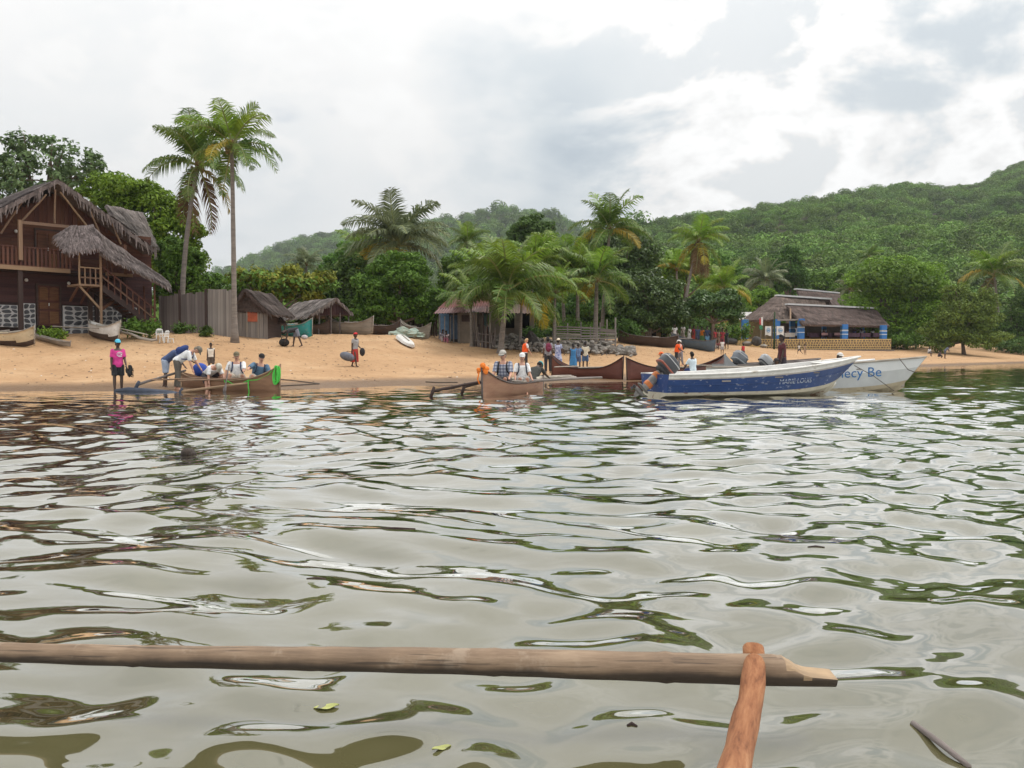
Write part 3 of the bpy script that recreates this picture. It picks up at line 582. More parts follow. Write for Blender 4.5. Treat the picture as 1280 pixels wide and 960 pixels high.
# ------------------------------------------------------------------ the forest on the hills (one mass)
def build_forest():
    protos = []
    for i in range(4):
        rg = random.Random(i+50)
        lob = [(rg.uniform(-.5, .5), rg.uniform(-.5, .5), rg.uniform(.5, .95), rg.uniform(.4, .65), rg.uniform(.4, .65), rg.uniform(.35, .55)) for _ in range(5)]
        V, F = crown_arrays(lob, 700, .085, i+70, .8, .6)
        o = bpy.data.objects.new('forest_crown', np_mesh('forest_crown', V, F, LEAF['hill'])); protos.append(o)
    rg = np.random.default_rng(9); pts = []; sc = []
    def zone(n, px0, px1, Y0, Y1, tab, s0, s1, past):
        px = rg.uniform(px0, px1, n); Y = np.sqrt(rg.uniform(Y0**2, Y1**2, n)); X = (px-640)/FPX*Y
        Yr = np.interp(px, tab[:, 0], tab[:, 2]); ok = Y < Yr + past; X, Y = X[ok], Y[ok]
        Z = height(X, Y); s = rg.uniform(s0, s1, len(X))*(.5+1.4*rg.random(len(X))**3)
        pts.append(np.stack([X, Y, Z-.25*s], 1)); sc.append(s)
    zone(16000, 560, 1420, 165, 720, _right, 2.0, 3.5, 20)
    zone(4200, 480, 1420, 150, 330, _right, 1.9, 3.4, 20)
    zone(7500, 80, 800, 330, 1260, _far, 4.2, 7.0, 40)
    zone(1500, 180, 640, 125, 330, _far, 3.0, 5.0, 40)
    P = np.concatenate(pts); S = np.concatenate(sc)
    me = bpy.data.meshes.new('forest'); me.from_pydata([tuple(map(float, p)) for p in P], [], [])
    at_ = me.attributes.new('sc', 'FLOAT', 'POINT'); at_.data.foreach_set('value', S.astype(np.float32))
    me.materials.append(LEAF['hill']); o = link('forest', me); tag(o, 'continuous green forest covering the hills behind the beach', 'forest', kind='stuff')
    g = bpy.data.node_groups.new('forest_scatter', 'GeometryNodeTree')
    g.interface.new_socket('Geometry', in_out='INPUT', socket_type='NodeSocketGeometry'); g.interface.new_socket('Geometry', in_out='OUTPUT', socket_type='NodeSocketGeometry')
    gi = g.nodes.new('NodeGroupInput'); go = g.nodes.new('NodeGroupOutput'); jn = g.nodes.new('GeometryNodeJoinGeometry')
    ti = g.nodes.new('GeometryNodeGeometryToInstance')
    for pr in protos:
        oi = g.nodes.new('GeometryNodeObjectInfo'); oi.inputs['Object'].default_value = pr
        g.links.new(oi.outputs['Geometry'], ti.inputs[0])
    ip = g.nodes.new('GeometryNodeInstanceOnPoints'); g.links.new(gi.outputs[0], ip.inputs['Points'])
    g.links.new(ti.outputs[0], ip.inputs['Instance'])
    gins = g.nodes.new('GeometryNodeJoinGeometry')
    na = g.nodes.new('GeometryNodeInputNamedAttribute'); na.data_type = 'FLOAT'; na.inputs['Name'].default_value = 'sc'
    ri = g.nodes.new('FunctionNodeRandomValue'); ri.data_type = 'INT'; ri.inputs['Min'].default_value = 0 if 'Min' in ri.inputs else 0
    rr = g.nodes.new('FunctionNodeRandomValue'); rr.data_type = 'FLOAT_VECTOR'; rr.inputs[0].default_value = (-.15, -.15, 0); rr.inputs[1].default_value = (.15, .15, 6.28)
    g.links.new(rr.outputs[0], ip.inputs['Rotation']); g.links.new(na.outputs['Attribute'], ip.inputs['Scale'])
    # one instancer per crown shape, chosen by point index
    g.nodes.remove(ti); g.nodes.remove(ip); g.nodes.remove(gins); g.nodes.remove(ri)
    idx = g.nodes.new('GeometryNodeInputIndex')
    for k, pr in enumerate(protos):
        oi = [n for n in g.nodes if n.bl_idname == 'GeometryNodeObjectInfo'][k]; oi.inputs['As Instance'].default_value = True
        md = g.nodes.new('ShaderNodeMath'); md.operation = 'MODULO'; g.links.new(idx.outputs[0], md.inputs[0]); md.inputs[1].default_value = len(protos)
        cmp_ = g.nodes.new('FunctionNodeCompare'); cmp_.data_type = 'FLOAT'; cmp_.operation = 'EQUAL'
        g.links.new(md.outputs[0], cmp_.inputs[0]); cmp_.inputs[1].default_value = k; cmp_.inputs['Epsilon'].default_value = .1
        ip = g.nodes.new('GeometryNodeInstanceOnPoints'); g.links.new(gi.outputs[0], ip.inputs['Points']); g.links.new(cmp_.outputs[0], ip.inputs['Selection'])
        g.links.new(oi.outputs['Geometry'], ip.inputs['Instance']); g.links.new(rr.outputs[0], ip.inputs['Rotation']); g.links.new(na.outputs['Attribute'], ip.inputs['Scale'])
        g.links.new(ip.outputs[0], jn.inputs[0])
    g.links.new(jn.outputs[0], go.inputs[0])
    md = o.modifiers.new('scatter', 'NODES'); md.node_group = g
build_forest()
# ------------------------------------------------------------------ building helpers
UNIT = MB().box((0, 0, 0), (1, 1, 1))
WOOD = {k: mat('wood_'+k, c, .8, .35, 3.0, bump=.5, bscale=18, stretch=(1, .25, 4), obj_var=.28) for k, c in dict(
    brown=(.098, .037, .023), red=(.060, .024, .024), dark=(.045, .026, .022), pale=(.215, .135, .085), grey=(.155, .13, .12), honey=(.13, .058, .026), silver=(.24, .215, .195), driftwood=(.30, .265, .225)).items()}
UNITS = {k: UNIT.mesh('plank', m) for k, m in WOOD.items()}
THATCH = {k: mat('thatch_'+k, c, .95, .4, 9, bump=.6, bscale=50, obj_var=.1) for k, c in dict(grey=(.145, .118, .112), brown=(.115, .082, .068), dark=(.07, .05, .045), light=(.175, .148, .138)).items()}
for _k, _m in list(THATCH.items()):      # strands differ from one another
    nt = _m.node_tree; b_ = nt.nodes['Principled BSDF']; src = b_.inputs['Base Color'].links[0].from_socket
    g_ = N(nt, 'ShaderNodeNewGeometry'); hs_ = N(nt, 'ShaderNodeHueSaturation'); nt.links.new(src, hs_.inputs['Color'])
    nt.links.new(math_(nt, 'MULTIPLY_ADD', g_.outputs['Random Per Island'], .9, .55), hs_.inputs['Value']); nt.links.new(hs_.outputs[0], b_.inputs['Base Color'])
WHITE = mat('white_paint', (.72, .72, .70), .6, .08, 4); BLUE = mat('blue_paint', (.035, .16, .50), .5, .15, 3)
DARK = mat('interior_shade', (.02, .018, .018), .9, .2, 3)  # near-black, puts the shade of interiors and open doorways into the colour

def stick(parent, name, a, b, wd, ht, m, up=(0, 0, 1)):
    """one straight piece of timber: a shared unit box stretched from a to b (relative to the parent)"""
    a, b = Vector(a), Vector(b); d = b-a; y = d.normalized(); x = y.cross(Vector(up)); x = x.normalized() if x.length > 1e-4 else Vector((1, 0, 0)); z = x.cross(y)
    o = link(name, UNITS[m], parent); o.matrix_basis = Matrix.Translation((a+b)/2) @ Matrix((x, y, z)).transposed().to_4x4() @ Matrix.Diagonal((wd, d.length, ht, 1)); return o
_POLE = {}
def pole(parent, name, a, b, r, m, r2=None):
    """a slightly crooked round pole"""
    a, b = Vector(a), Vector(b); d = b-a; k = (random.randint(0, 3), m)
    if k not in _POLE:
        random.seed(900+k[0]); q = MB(); nn = 7
        for i in range(6):
            ox, oy = random.uniform(-.25, .25), random.uniform(-.25, .25); q.v += [(ox+math.cos(j*math.tau/nn)*(1-.04*i)*random.uniform(.92, 1.06), oy+math.sin(j*math.tau/nn)*(1-.04*i), i/5) for j in range(nn)]
        q.f = [(i*nn+j, i*nn+(j+1) % nn, (i+1)*nn+(j+1) % nn, (i+1)*nn+j) for i in range(5) for j in range(nn)] + [tuple(range(nn-1, -1, -1)), tuple(5*nn+j for j in range(nn))]; q.mi = [0]*len(q.f); _POLE[k] = q.mesh('pole', WOOD[m], True)
    o = link(name, _POLE[k], parent); o.matrix_basis = Matrix.Translation(a) @ d.to_track_quat('Z', 'Y').to_matrix().to_4x4() @ Matrix.Diagonal((r, r, d.length, 1)); return o
def thatch_roof(parent, name, q, m, rows=9, per=70, thick=.16, fringe=.35, ragged=.5, sides=True, wave=.05):
    """q = ridge start, ridge end, eave end, eave start (relative to parent); a slab with overlapping strands"""
    A, B, C, D = (Vector(p) for p in q); nr = (B-A).cross(D-A).normalized()
    if nr.z < 0: nr = -nr
    s = MB(); nu, nv = 14, 8; gr = []
    for sgn in (0, 1):
        for j in range(nv+1):
            for i in range(nu+1):
                u, v = i/nu, j/nv; p = (A.lerp(B, u)).lerp(D.lerp(C, u), v)
                p = p + nr*(mnoise.noise(p*.9)*wave*2 + mnoise.noise(p*2.7)*wave) - nr*thick*sgn; s.v.append(tuple(p))
    M = (nu+1)*(nv+1); id_ = lambda k, i, j: k*M + j*(nu+1) + i
    for j in range(nv):
        for i in range(nu):
            s.f.append((id_(0, i, j), id_(0, i, j+1), id_(0, i+1, j+1), id_(0, i+1, j))); s.f.append((id_(1, i, j), id_(1, i+1, j), id_(1, i+1, j+1), id_(1, i, j+1)))
    for i in range(nu):
        for j in (0, nv): s.f.append((id_(0, i, j), id_(0, i+1, j), id_(1, i+1, j), id_(1, i, j)))
    for j in range(nv):
        for i in (0, nu): s.f.append((id_(0, i, j), id_(0, i, j+1), id_(1, i, j+1), id_(1, i, j)))
    s.mi = [0]*len(s.f); roof = s.build(name, m, parent)
    t = MB(); W = max((B-A).length, (C-D).length); w_ = W/per*1.5
    for r in range(rows+1):
        v0 = max(0, (r-.4))/rows
        for k in range(per):
            u = (k+random.random())/per; top = A.lerp(B, u).lerp(D.lerp(C, u), min(v0, .97)); dn = (D.lerp(C, u)-A.lerp(B, u)); ln = dn.length/rows*random.uniform(1.2, 1.9); dn.normalize()
            if r == rows: ln = fringe*random.uniform(.4, 1.3)
            side = (B-A).normalized(); top = top + nr*(.03 + mnoise.noise(top*.9)*wave*2 + mnoise.noise(top*2.7)*wave)
            dd = (dn + side*random.uniform(-.12, .12) + nr*random.uniform(-.02, .05) + (Vector((0, 0, -.55*random.random())) if r == rows else Vector())).normalized()
            e = top + dd*ln; ww = side*w_*random.uniform(.35, .8)
            t.add([top-ww, top+ww, e+ww*.5 + nr*.02, e-ww*.35 + nr*.02], [(0, 3, 2, 1)])
    if sides:
        for (p0, p1) in ((A, D), (B, C)):
            L = (p1-p0).length; n = int(L/W*per*1.1)+4
            for k in range(n):
                p = p0.lerp(p1, random.random()) + nr*.02; ln = fringe*random.uniform(.3, 1.5)*ragged*1.4
                dd = Vector((0, 0, -1)) + (p1-p0).normalized()*random.uniform(-.1, .5); ww = (p1-p0).normalized()*w_*random.uniform(.4, .9); o_ = (B-A).normalized()*random.uniform(-.1, .1)
                t.add([p-ww+o_, p+ww+o_, p+dd*ln+ww*.3+o_, p+dd*ln-ww*.3+o_], [(0, 1, 2, 3)])
    th = t.build('thatch', m, roof); th['kind'] = 'stuff'
    return roof

# ------------------------------------------------------------------ the wooden house
def build_house():
    random.seed(21)
    O = Vector((-23.6, 43.0, 0)); E = Vector((.6606, .7507, 0)); NO = Vector((.7507, -.6606, 0)); UP = Vector((0, 0, 1))
    base = Vector((O.x, O.y, hz(O.x+.5, O.y-.3)-.1)); h = empty('wooden_house', base)
    tag(h, 'two storey dark timber house with shaggy thatched gable and covered stair', 'house')
    cam0 = Vector((0, 0, CAM_Z))
    def f(px, py, off=0.):
        """where the ray through a pixel meets the facade plane moved off metres outwards (relative to the house)"""
        d = at(px, py, 10.) - cam0; t = (O + NO*off - cam0).dot(NO)/d.dot(NO); return cam0 + d*t - base
    def loc(t, z, off=0.): return O + E*t + NO*off + UP*z - Vector((base.x, base.y, 0)) - UP*base.z if False else (O - base)*1 + E*t + NO*off + UP*(z)
    # local coordinates: t along the facade, z above the house base
    def tz(px, py, off=0.): p = f(px, py, off); q = p - (O-base); return q.dot(E), p.z
    L = lambda t, z, off=0.: Vector((O.x-base.x, O.y-base.y, 0)) + E*t + NO*off + UP*z
    zr = tz(72, 238)[1]; T0, T1 = -5.0, tz(190, 340)[0]
    zeave = tz(188, 318)[1]
    roofz = lambda t: zr - abs(t-tz(72, 238)[0])*(zr-zeave)/(T1-tz(72, 238)[0])
    tp = tz(72, 238)[0]; zdeck = tz(40, 335, 1.2)[1]; zst = tz(40, 379)[1]; zgab = tz(60, 286)[1]
    wall = MB(); wall.add([L(T0, 0, -.1), L(T1, 0, -.1), L(T1, zeave, -.1), L(tp, zr, -.1), L(T0, roofz(T0), -.1), L(T0, 0, -6.5), L(T1, 0, -6.5), L(T1, zeave, -6.5), L(tp, zr, -6.5), L(T0, roofz(T0), -6.5)],
        [(0, 1, 2, 3, 4), (9, 8, 7, 6, 5), (1, 6, 7, 2), (0, 4, 9, 5), (0, 5, 6, 1)])
    wl = wall.build('wall', WOOD['dark'], h)
    # horizontal boards on both storeys, upright boards in the gable
    z = zst
    while z < zgab:
        hh = random.uniform(.17, .21); m = 'red' if z < zdeck-.15 else 'brown'
        cuts = sorted([T0, T1] + [random.uniform(T0+1, T1-1) for _ in range(2)])
        for a, b in zip(cuts[:-1], cuts[1:]):
            if b-a > .1: stick(wl, 'plank', L(a+.004, z+hh/2, -.07), L(b-.004, z+hh/2, -.07), .06+random.uniform(0, .014), hh-.014, m)
        z += hh
    ztop = z; t = T0
    while t < T1-.1:
        ww = random.uniform(.17, .24); t1 = min(t+ww, T1); zt = min(roofz(t), roofz(t1))-.05
        if zt > ztop+.1: stick(wl, 'plank', L((t+t1)/2, ztop+.005, -.07), L((t+t1)/2, zt, -.07), ww-.012, .06+random.uniform(0, .014), 'brown' if random.random() < .8 else 'honey', up=NO)
        t = t1
    # white jointed stone base
    MORT = mat('white_mortar', (.52, .52, .52), .85, .1, 8, bump=.3); STONE = mat('dark_stone', (.085, .09, .10), .8, .35, 5, bump=.6, bscale=25, obj_var=.3)
    def stones(px0, px1, y_top, y_bot, seed):
        rg = random.Random(seed); ta, zt = tz(px0, y_top, .10); tb, _ = tz(px1, y_top, .10); zb = max(-.1, tz((px0+px1)/2, y_bot, .1)[1])
        mb = MB(); mb.box(L((ta+tb)/2, (zt+zb)/2, .0), (1, 1, 1), None); mb.v = [tuple(L((ta if (i & 4) == 0 else tb), (zb if (i & 1) == 0 else zt), (-.06 if (i & 2) == 0 else .10))) for i in range(8)]
        bs = mb.build('stone_base', MORT, h)
        cell = .36; nx = max(1, round((tb-ta)/cell)); nz = max(1, round((zt-zb)/.24)); dx = (tb-ta)/nx; dz_ = (zt-zb)/nz
        # a jittered lattice shared by neighbours, so that stones fit together like crazy paving
        lat = {(i, j): (ta + i*dx + (rg.uniform(-.32, .32)*dx if 0 < i < nx else 0) + (dx*.25 if j % 2 else 0)*(0 < i < nx), zb + j*dz_ + (rg.uniform(-.3, .3)*dz_ if 0 < j < nz else 0)) for i in range(nx+1) for j in range(nz+1)}
        for i in range(nx):
            for j in range(nz):
                cs = [lat[(i, j)], lat[(i+1, j)], lat[(i+1, j+1)], lat[(i, j+1)]]; cx = sum(c[0] for c in cs)/4; cz = sum(c[1] for c in cs)/4
                ring = []
                for k in range(4):
                    a, b = cs[k], cs[(k+1) % 4]
                    for s_ in (.22, .78): ring.append((a[0]+(b[0]-a[0])*s_, a[1]+(b[1]-a[1])*s_))
                sh = rg.uniform(.74, .84); q = MB(); n = len(ring)
                o0 = [L(cx+(p[0]-cx)*sh, cz+(p[1]-cz)*sh, .09) for p in ring]; o1 = [L(cx+(p[0]-cx)*sh*.93, cz+(p[1]-cz)*sh*.93, .125+rg.uniform(0, .02)) for p in ring]
                q.add(o0+o1, [tuple(range(n, 2*n))] + [(k, (k+1) % n, n+(k+1) % n, n+k) for k in range(n)]); q.build('stone', STONE, bs)
    stones(-75, 22, 378, 408, 1); stones(29, 44, 379, 412, 2); stones(79, 110, 382, 418, 3); stones(113, 171, 382.5, 418, 4)
    # doors
    def door(px0, px1, y0, y1, off, panels):
        (ta, za), (tb, zb) = tz(px0, y1, off), tz(px1, y0, off); d = MB()
        def rect(a, b, c, e, o0, o1, mb): mb.add([L(x, zz, o) for x in (a, b) for zz in (c, e) for o in (o0, o1)], [(0, 1, 3, 2), (4, 6, 7, 5), (0, 4, 5, 1), (2, 3, 7, 6), (0, 2, 6, 4), (1, 5, 7, 3)])
        rect(ta, tb, za, zb, -.02, off, d); dd = d.build('door', WOOD['brown'], h); tm = (ta+tb)/2
        for a, b in ((ta+.05, tm-.03), (tm+.03, tb-.05)):
            for (p, q_) in panels:
                zz0, zz1 = za+(zb-za)*p, za+(zb-za)*q_; m = MB(); n = 8; pts = [(a, zz0), (b, zz0)] + ([(b-(b-a)*k/n, zz1-.08+.08*math.sin(math.pi*k/n)) for k in range(n+1)] if q_ > .9 else [(b, zz1), (a, zz1)])
                k = len(pts); m.add([L(x, zz, off+.002) for x, zz in pts]+[L(x+(.02 if x < (a+b)/2 else -.02), zz, off+.03) for x, zz in pts], [tuple(range(k, 2*k))]+[(i, (i+1) % k, k+(i+1) % k, k+i) for i in range(k)]); m.build('panel', WOOD['honey'], dd)
        fr = MB()
        for a, b, c, e in ((ta-.08, ta, za, zb+.08), (tb, tb+.08, za, zb+.08), (ta, tb, zb, zb+.08)): rect(a, b, c, e, -.02, off+.03, fr)
        fr.build('frame', WOOD['dark'], dd); k = MB(); rect(tm-.015, tm+.015, (za+zb)/2, (za+zb)/2+.14, off, off+.06, k); k.build('handle', WHITE, dd)
    door(48, 74, 358, 407, .03, [(.06, .36), (.42, .58), (.64, .97)]); door(46, 74, 290, 337, .03, [(.05, .42), (.5, .97)])
    # lamps on the wall
    for px, py in ((33, 350), (86, 354), (20, 289)):
        q = MB(); q.ell(f(px, py, .08), .085, 8, 6); q.build('wall_lamp', WHITE, h, True)
    # deck, its edge boards, posts, beam and railing
    t0, t1 = tz(-70, 333, 1.25)[0], tz(166, 345, 1.25)[0]; q = MB()
    q.add([L(a, zdeck-b, o) for a in (t0, t1) for b in (.0, .12) for o in (0, 1.2)], [(0, 1, 3, 2), (4, 6, 7, 5), (0, 4, 5, 1), (2, 3, 7, 6), (0, 2, 6, 4), (1, 5, 7, 3)]); dk = q.build('deck', WOOD['dark'], h)
    stick(dk, 'edge_board', L(t0, zdeck-.04, 1.24), L(tz(88, 338, 1.25)[0], zdeck-.04, 1.24), .06, .2, 'pale'); stick(dk, 'edge_board', L(tz(132, 342, 1.25)[0], zdeck-.04, 1.24), L(t1, zdeck-.04, 1.24), .06, .17, 'pale')
    rl = empty('railing', (0, 0, 0), 0, h); zr0, zr1 = zdeck+.05, zdeck+1.0
    k = t0
    while k < t1:
        if not tz(92, 330, 1.2)[0] < k < tz(126, 330, 1.2)[0]: stick(rl, 'baluster', L(k, zr0, 1.18), L(k, zr1, 1.18), .10, .03, 'brown', up=NO)
        k += .19
    stick(rl, 'rail', L(t0, zr1, 1.18), L(tz(92, 330, 1.2)[0], zr1, 1.18), .07, .06, 'brown'); stick(rl, 'rail', L(t0, zr0+.03, 1.2), L(tz(92, 330, 1.2)[0], zr0+.03, 1.2), .05, .06, 'brown')
    stick(rl, 'rail', L(tz(126, 330, 1.2)[0], zr1, 1.18), L(t1, zr1, 1.18), .07, .06, 'brown')
    tpst = tz(25, 300, 1.25)[0]
    stick(h, 'post', L(tpst, tz(25, 325, 1.25)[1], 1.28), L(tpst, tz(25, 275, 1.25)[1], 1.28), .17, .15, 'pale', up=NO); stick(h, 'post', L(tpst, -.3, 1.13), L(tpst, zdeck-.13, 1.13), .2, .17, 'dark', up=NO)
    for px in (113, 121, 155): tt = tz(px, 390, 1.1)[0]; stick(h, 'post', L(tt, -.6, 1.1), L(tt, zdeck-.13, 1.1), .17, .17, 'dark', up=NO)
    stick(h, 'beam', f(27, 278, 1.26), f(86, 283.5, 1.26), .1, .15, 'pale')
    tt = tz(156, 305, 1.25)[0]; stick(h, 'post', L(tt, zdeck, 1.2), L(tt, tz(156, 306, 1.2)[1], 1.2), .16, .16, 'honey', up=NO)
    for a, b in (((32, 245), (1, 292)), ((58, 243), (28, 276)), ((69, 237), (68, 279)), ((75, 240), (108, 282)), ((113, 264), (127, 298)), ((137, 273), (151, 305))):
        pole(h, 'brace', f(*b, .9), f(*a, 1.25), .055, 'pale')
    # main gable roof with a deep overhang, ridge running back from the facade
    OV = 1.35; pk = f(72, 224, OV); e1 = f(194, 312, OV*.9); e0 = L(-6.2, roofz(-6.2)-.05, OV)
    back = NO*-8.0
    thatch_roof(h, 'roof', (pk, pk+back, e1+back*.8, e1), THATCH['grey'], 9, 120, .18, .45, .75)
    thatch_roof(h, 'roof', (pk, pk+back, e0+back, e0), THATCH['grey'], 9, 120, .18, .45, .75)
    # cross wing roof above the right rake, top light put into paler thatch
    a, b = at(132, 256.5, 46.5)-base, at(177, 266, 51)-base; c, d = at(199, 312.5, 49.5)-base, at(158, 293, 45.6)-base
    thatch_roof(h, 'roof', (a, b, c, d), THATCH['light'], 8, 90, .15, .3)
    w2 = MB(); cc = c - UP*.1; w2.add([L(T1, 0, -.1), L(T1, zeave, -.1), cc+Vector((-.5, .3, 0)), Vector((cc.x-.5, cc.y+.3, 0))], [(0, 1, 2, 3)])
    # landing, its thatched hood and the stair down along the facade
    o1, o0 = 2.7, 1.3; (ta, zl), (tb, _) = tz(100, 355, o1), tz(126.5, 355, o1)
    zl = (zl + tz(126, 355.5, o1)[1])/2; q = MB(); q.add([L(a_, zl-b_, o) for a_ in (ta-.05, tb+.05) for b_ in (.0, .1) for o in (1.2, o1)], [(0, 1, 3, 2), (4, 6, 7, 5), (0, 4, 5, 1), (2, 3, 7, 6), (0, 2, 6, 4), (1, 5, 7, 3)]); ln = q.build('landing', WOOD['pale'], h)
    pole(h, 'post', L(tb, -.5, o1-.05), L(tb, tz(126, 305, o1)[1], o1-.05), .075, 'pale'); pole(h, 'post', L(ta, zl-.1, o1-.05), L(ta, tz(101, 305, o1)[1], o1-.05), .05, 'pale')
    for z_ in (.32, .82): stick(ln, 'rail', L(ta, zl+z_, o1-.03), L(tb, zl+z_, o1-.03), .06, .06, 'pale')
    for k in range(1, 4): stick(ln, 'baluster', L(ta+(tb-ta)*k/4, zl, o1-.03), L(ta+(tb-ta)*k/4, zl+.82, o1-.03), .05, .05, 'pale', up=NO)
    for k in (ta, (ta+tb)/2): stick(ln, 'joist', L(k, zl-.06, o1-.1), L(k+.1, zl-.9 if k > ta else zl-.8, 1.15), .08, .1, 'brown')
    stick(ln, 'strut', L(ta, zl-.1, o1-.1), L(tb, zl-1.25, o1-.1), .08, .09, 'pale'); stick(ln, 'strut', L(tb+.05, zl-1.25, o1-.2), L(tb+.85, zl-.75, o1-.6), .12, .12, 'honey')
    # hood: two slopes
    hp0, hp1 = f(100, 279.5, 2.1), f(133, 300, 2.1)
    thatch_roof(h, 'hood_roof', (f(88, 283, 1.9), f(116, 281, 1.8), f(129, 309, 3.0), f(84, 315, 3.0)), THATCH['grey'], 7, 60, .16, .4)
    thatch_roof(h, 'hood_roof', (f(96, 281, 1.9), f(89, 282, 1.8), f(68, 296, 2.2), f(83, 316, 3.0)), THATCH['grey'], 6, 40, .16, .35)
    # stair
    (sa, za), (sb, zb) = (tb+.05, zl), (tz(196, 408, o1)[0], tz(196, 408, o1)[1]-.1); st = empty('stair', (0, 0, 0), 0, h)
    for o in (o0+.2, o1-.05): stick(st, 'stringer', L(sa, za-.12, o), L(sb, zb, o), .07, .30, 'dark')
    for k in range(13):
        s_ = (k+.5)/13; stick(st, 'step', L(sa+(sb-sa)*s_, za+(zb-za)*s_, o0+.25), L(sa+(sb-sa)*s_, za+(zb-za)*s_, o1-.1), .28, .05, 'brown')
    for o in (o1-.02, o0+.2):
        stick(st, 'handrail', L(sa, za+.95, o), L(sb, zb+.95, o), .06, .07, 'brown'); stick(st, 'handrail', L(sa, za+.42, o), L(sb, zb+.42, o), .05, .06, 'pale' if o > 2 else 'brown')
    for k in range(1, 9):
        s_ = k/9; stick(st, 'baluster', L(sa+(sb-sa)*s_, za+(zb-za)*s_, o1-.02), L(sa+(sb-sa)*s_, za+(zb-za)*s_+1.0, o1-.02), .05, .05, 'brown', up=NO)
    for o in (o1, o0+.2): pole(st, 'post', L(sb-.1, zb-.3, o), L(sb-.1, tz(200, 356, o1)[1], o), .06, 'brown')
    thatch_roof(h, 'stair_roof', (f(116, 285, 1.5), f(211, 352, 1.6), f(214, 362, 3.1), f(128, 316, 3.1)), THATCH['grey'], 6, 110, .16, .42)
build_house()

# ------------------------------------------------------------------ plank fence, huts, sheds
def build_fence():
    random.seed(5); a, b = gp(200, 46.2), gp(291, 44.3); r = empty('plank_fence', a); tag(r, 'tall fence of weathered grey upright planks beside the tallest palm', 'fence')
    d = b-a; n = 42; L = d.length; u = d.normalized(); k = 0.
    while k < L:
        w_ = random.uniform(.13, .22); top = 2.05 + .25*(k/L) + random.uniform(-.05, .05) + (.18 if k > L*.66 else 0); g = hz(a.x+u.x*k, a.y+u.y*k) - a.z
        p = u*(k+w_/2); p.z = 0; ln = random.uniform(-.03, .03); stick(r, 'plank', p + Vector((0, random.uniform(-.02, .02), g-.1)), p + Vector((ln, random.uniform(-.02, .02), g+top)), w_-.012, .03, 'grey' if k < L*.66 else 'silver', up=(0, -1, 0)); k += w_
    for s in (.30, .66): p = u*(L*s); p.z = 0; stick(r, 'post', p+Vector((0, -.06, -.2)), p+Vector((0, -.06, 2.35)), .13, .1, 'dark', up=(0, -1, 0))
    for z in (.5, 1.7): stick(r, 'rail', Vector((0, .06, z)), u*L + Vector((0, .06, z-(0))) , .05, .1, 'grey')
build_fence()

def build_hut():
    random.seed(6); Y = 46; b = gp(314, Y); r = empty('thatched_hut', b); tag(r, 'small grey plank hut with thatched gable and orange hatch behind the tallest palm', 'hut')
    P = lambda px, py, dy=0.: at(px, py, Y+dy) - b
    x0, x1 = P(294, 416).x, P(333, 416).x; zt = P(314, 388).z; zp = P(306, 364).z; k = x0
    body = MB(); body.add([(x0, .05, -.2), (x1, .05, -.2), (x1, .05, zt), (P(306, 364).x, .05, zp-.1), (x0, .05, zt), (x0, 3, -.2), (x1, 3, -.2), (x1, 3, zt), (P(306, 364).x, 3, zp-.1), (x0, 3, zt)], [(0, 1, 2, 3, 4), (9, 8, 7, 6, 5), (1, 6, 7, 2), (0, 4, 9, 5)]); wl = body.build('wall', WOOD['dark'], r)
    while k < x1-.05:
        w_ = random.uniform(.16, .26); stick(wl, 'plank', (k+w_/2, .02, -.2), (k+w_/2+random.uniform(-.01, .01), .02, zt-random.uniform(0, .05)), w_-.015, .04, 'silver', up=(0, -1, 0)); k += w_
    q = MB(); c = P(316, 395); q.box((c.x, -.03, c.z), (.55, .05, .62)); hp = q.build('hatch', mat('orange_panel', (.42, .10, .045), .6, .25, 6), r)
    for dx in (-.31, .31): stick(r, 'post', (c.x+dx, -.04, -.1), (c.x+dx, -.04, zt), .07, .05, 'driftwood', up=(0, -1, 0))
    pk, rt, lf = P(306, 362, -.5), P(338, 392, -.5), P(286, 386, -.5); bk = Vector((.3, 3.8, 0))
    thatch_roof(r, 'roof', (pk, pk+bk, rt+bk, rt), THATCH['dark'], 6, 60, .14, .3); thatch_roof(r, 'roof', (pk, pk+bk, lf+bk, lf), THATCH['dark'], 6, 60, .14, .3)
    g = (P(306, 366, -.1), P(307, 366, -.1), P(334, 391, -.1), P(294, 389, -.1)); thatch_roof(r, 'gable_mat', g, THATCH['dark'], 7, 50, .06, .12)
build_hut()
def build_lean_to():
    random.seed(8); Y = 49; b = gp(344, Y); r = empty('brush_shelter', b); tag(r, 'low dark thatched shelter leaning between the plank hut and the open shed', 'shelter')
    P = lambda px, py, dy=0.: at(px, py, Y+dy) - b
    thatch_roof(r, 'roof', (P(328, 384), P(346, 388), P(358, 404, -.6), P(334, 400, -.6)), THATCH['brown'], 5, 40, .15, .4)
    for px in (336, 356): pole(r, 'post', P(px, 418), P(px, 402), .05, 'grey')
build_lean_to()
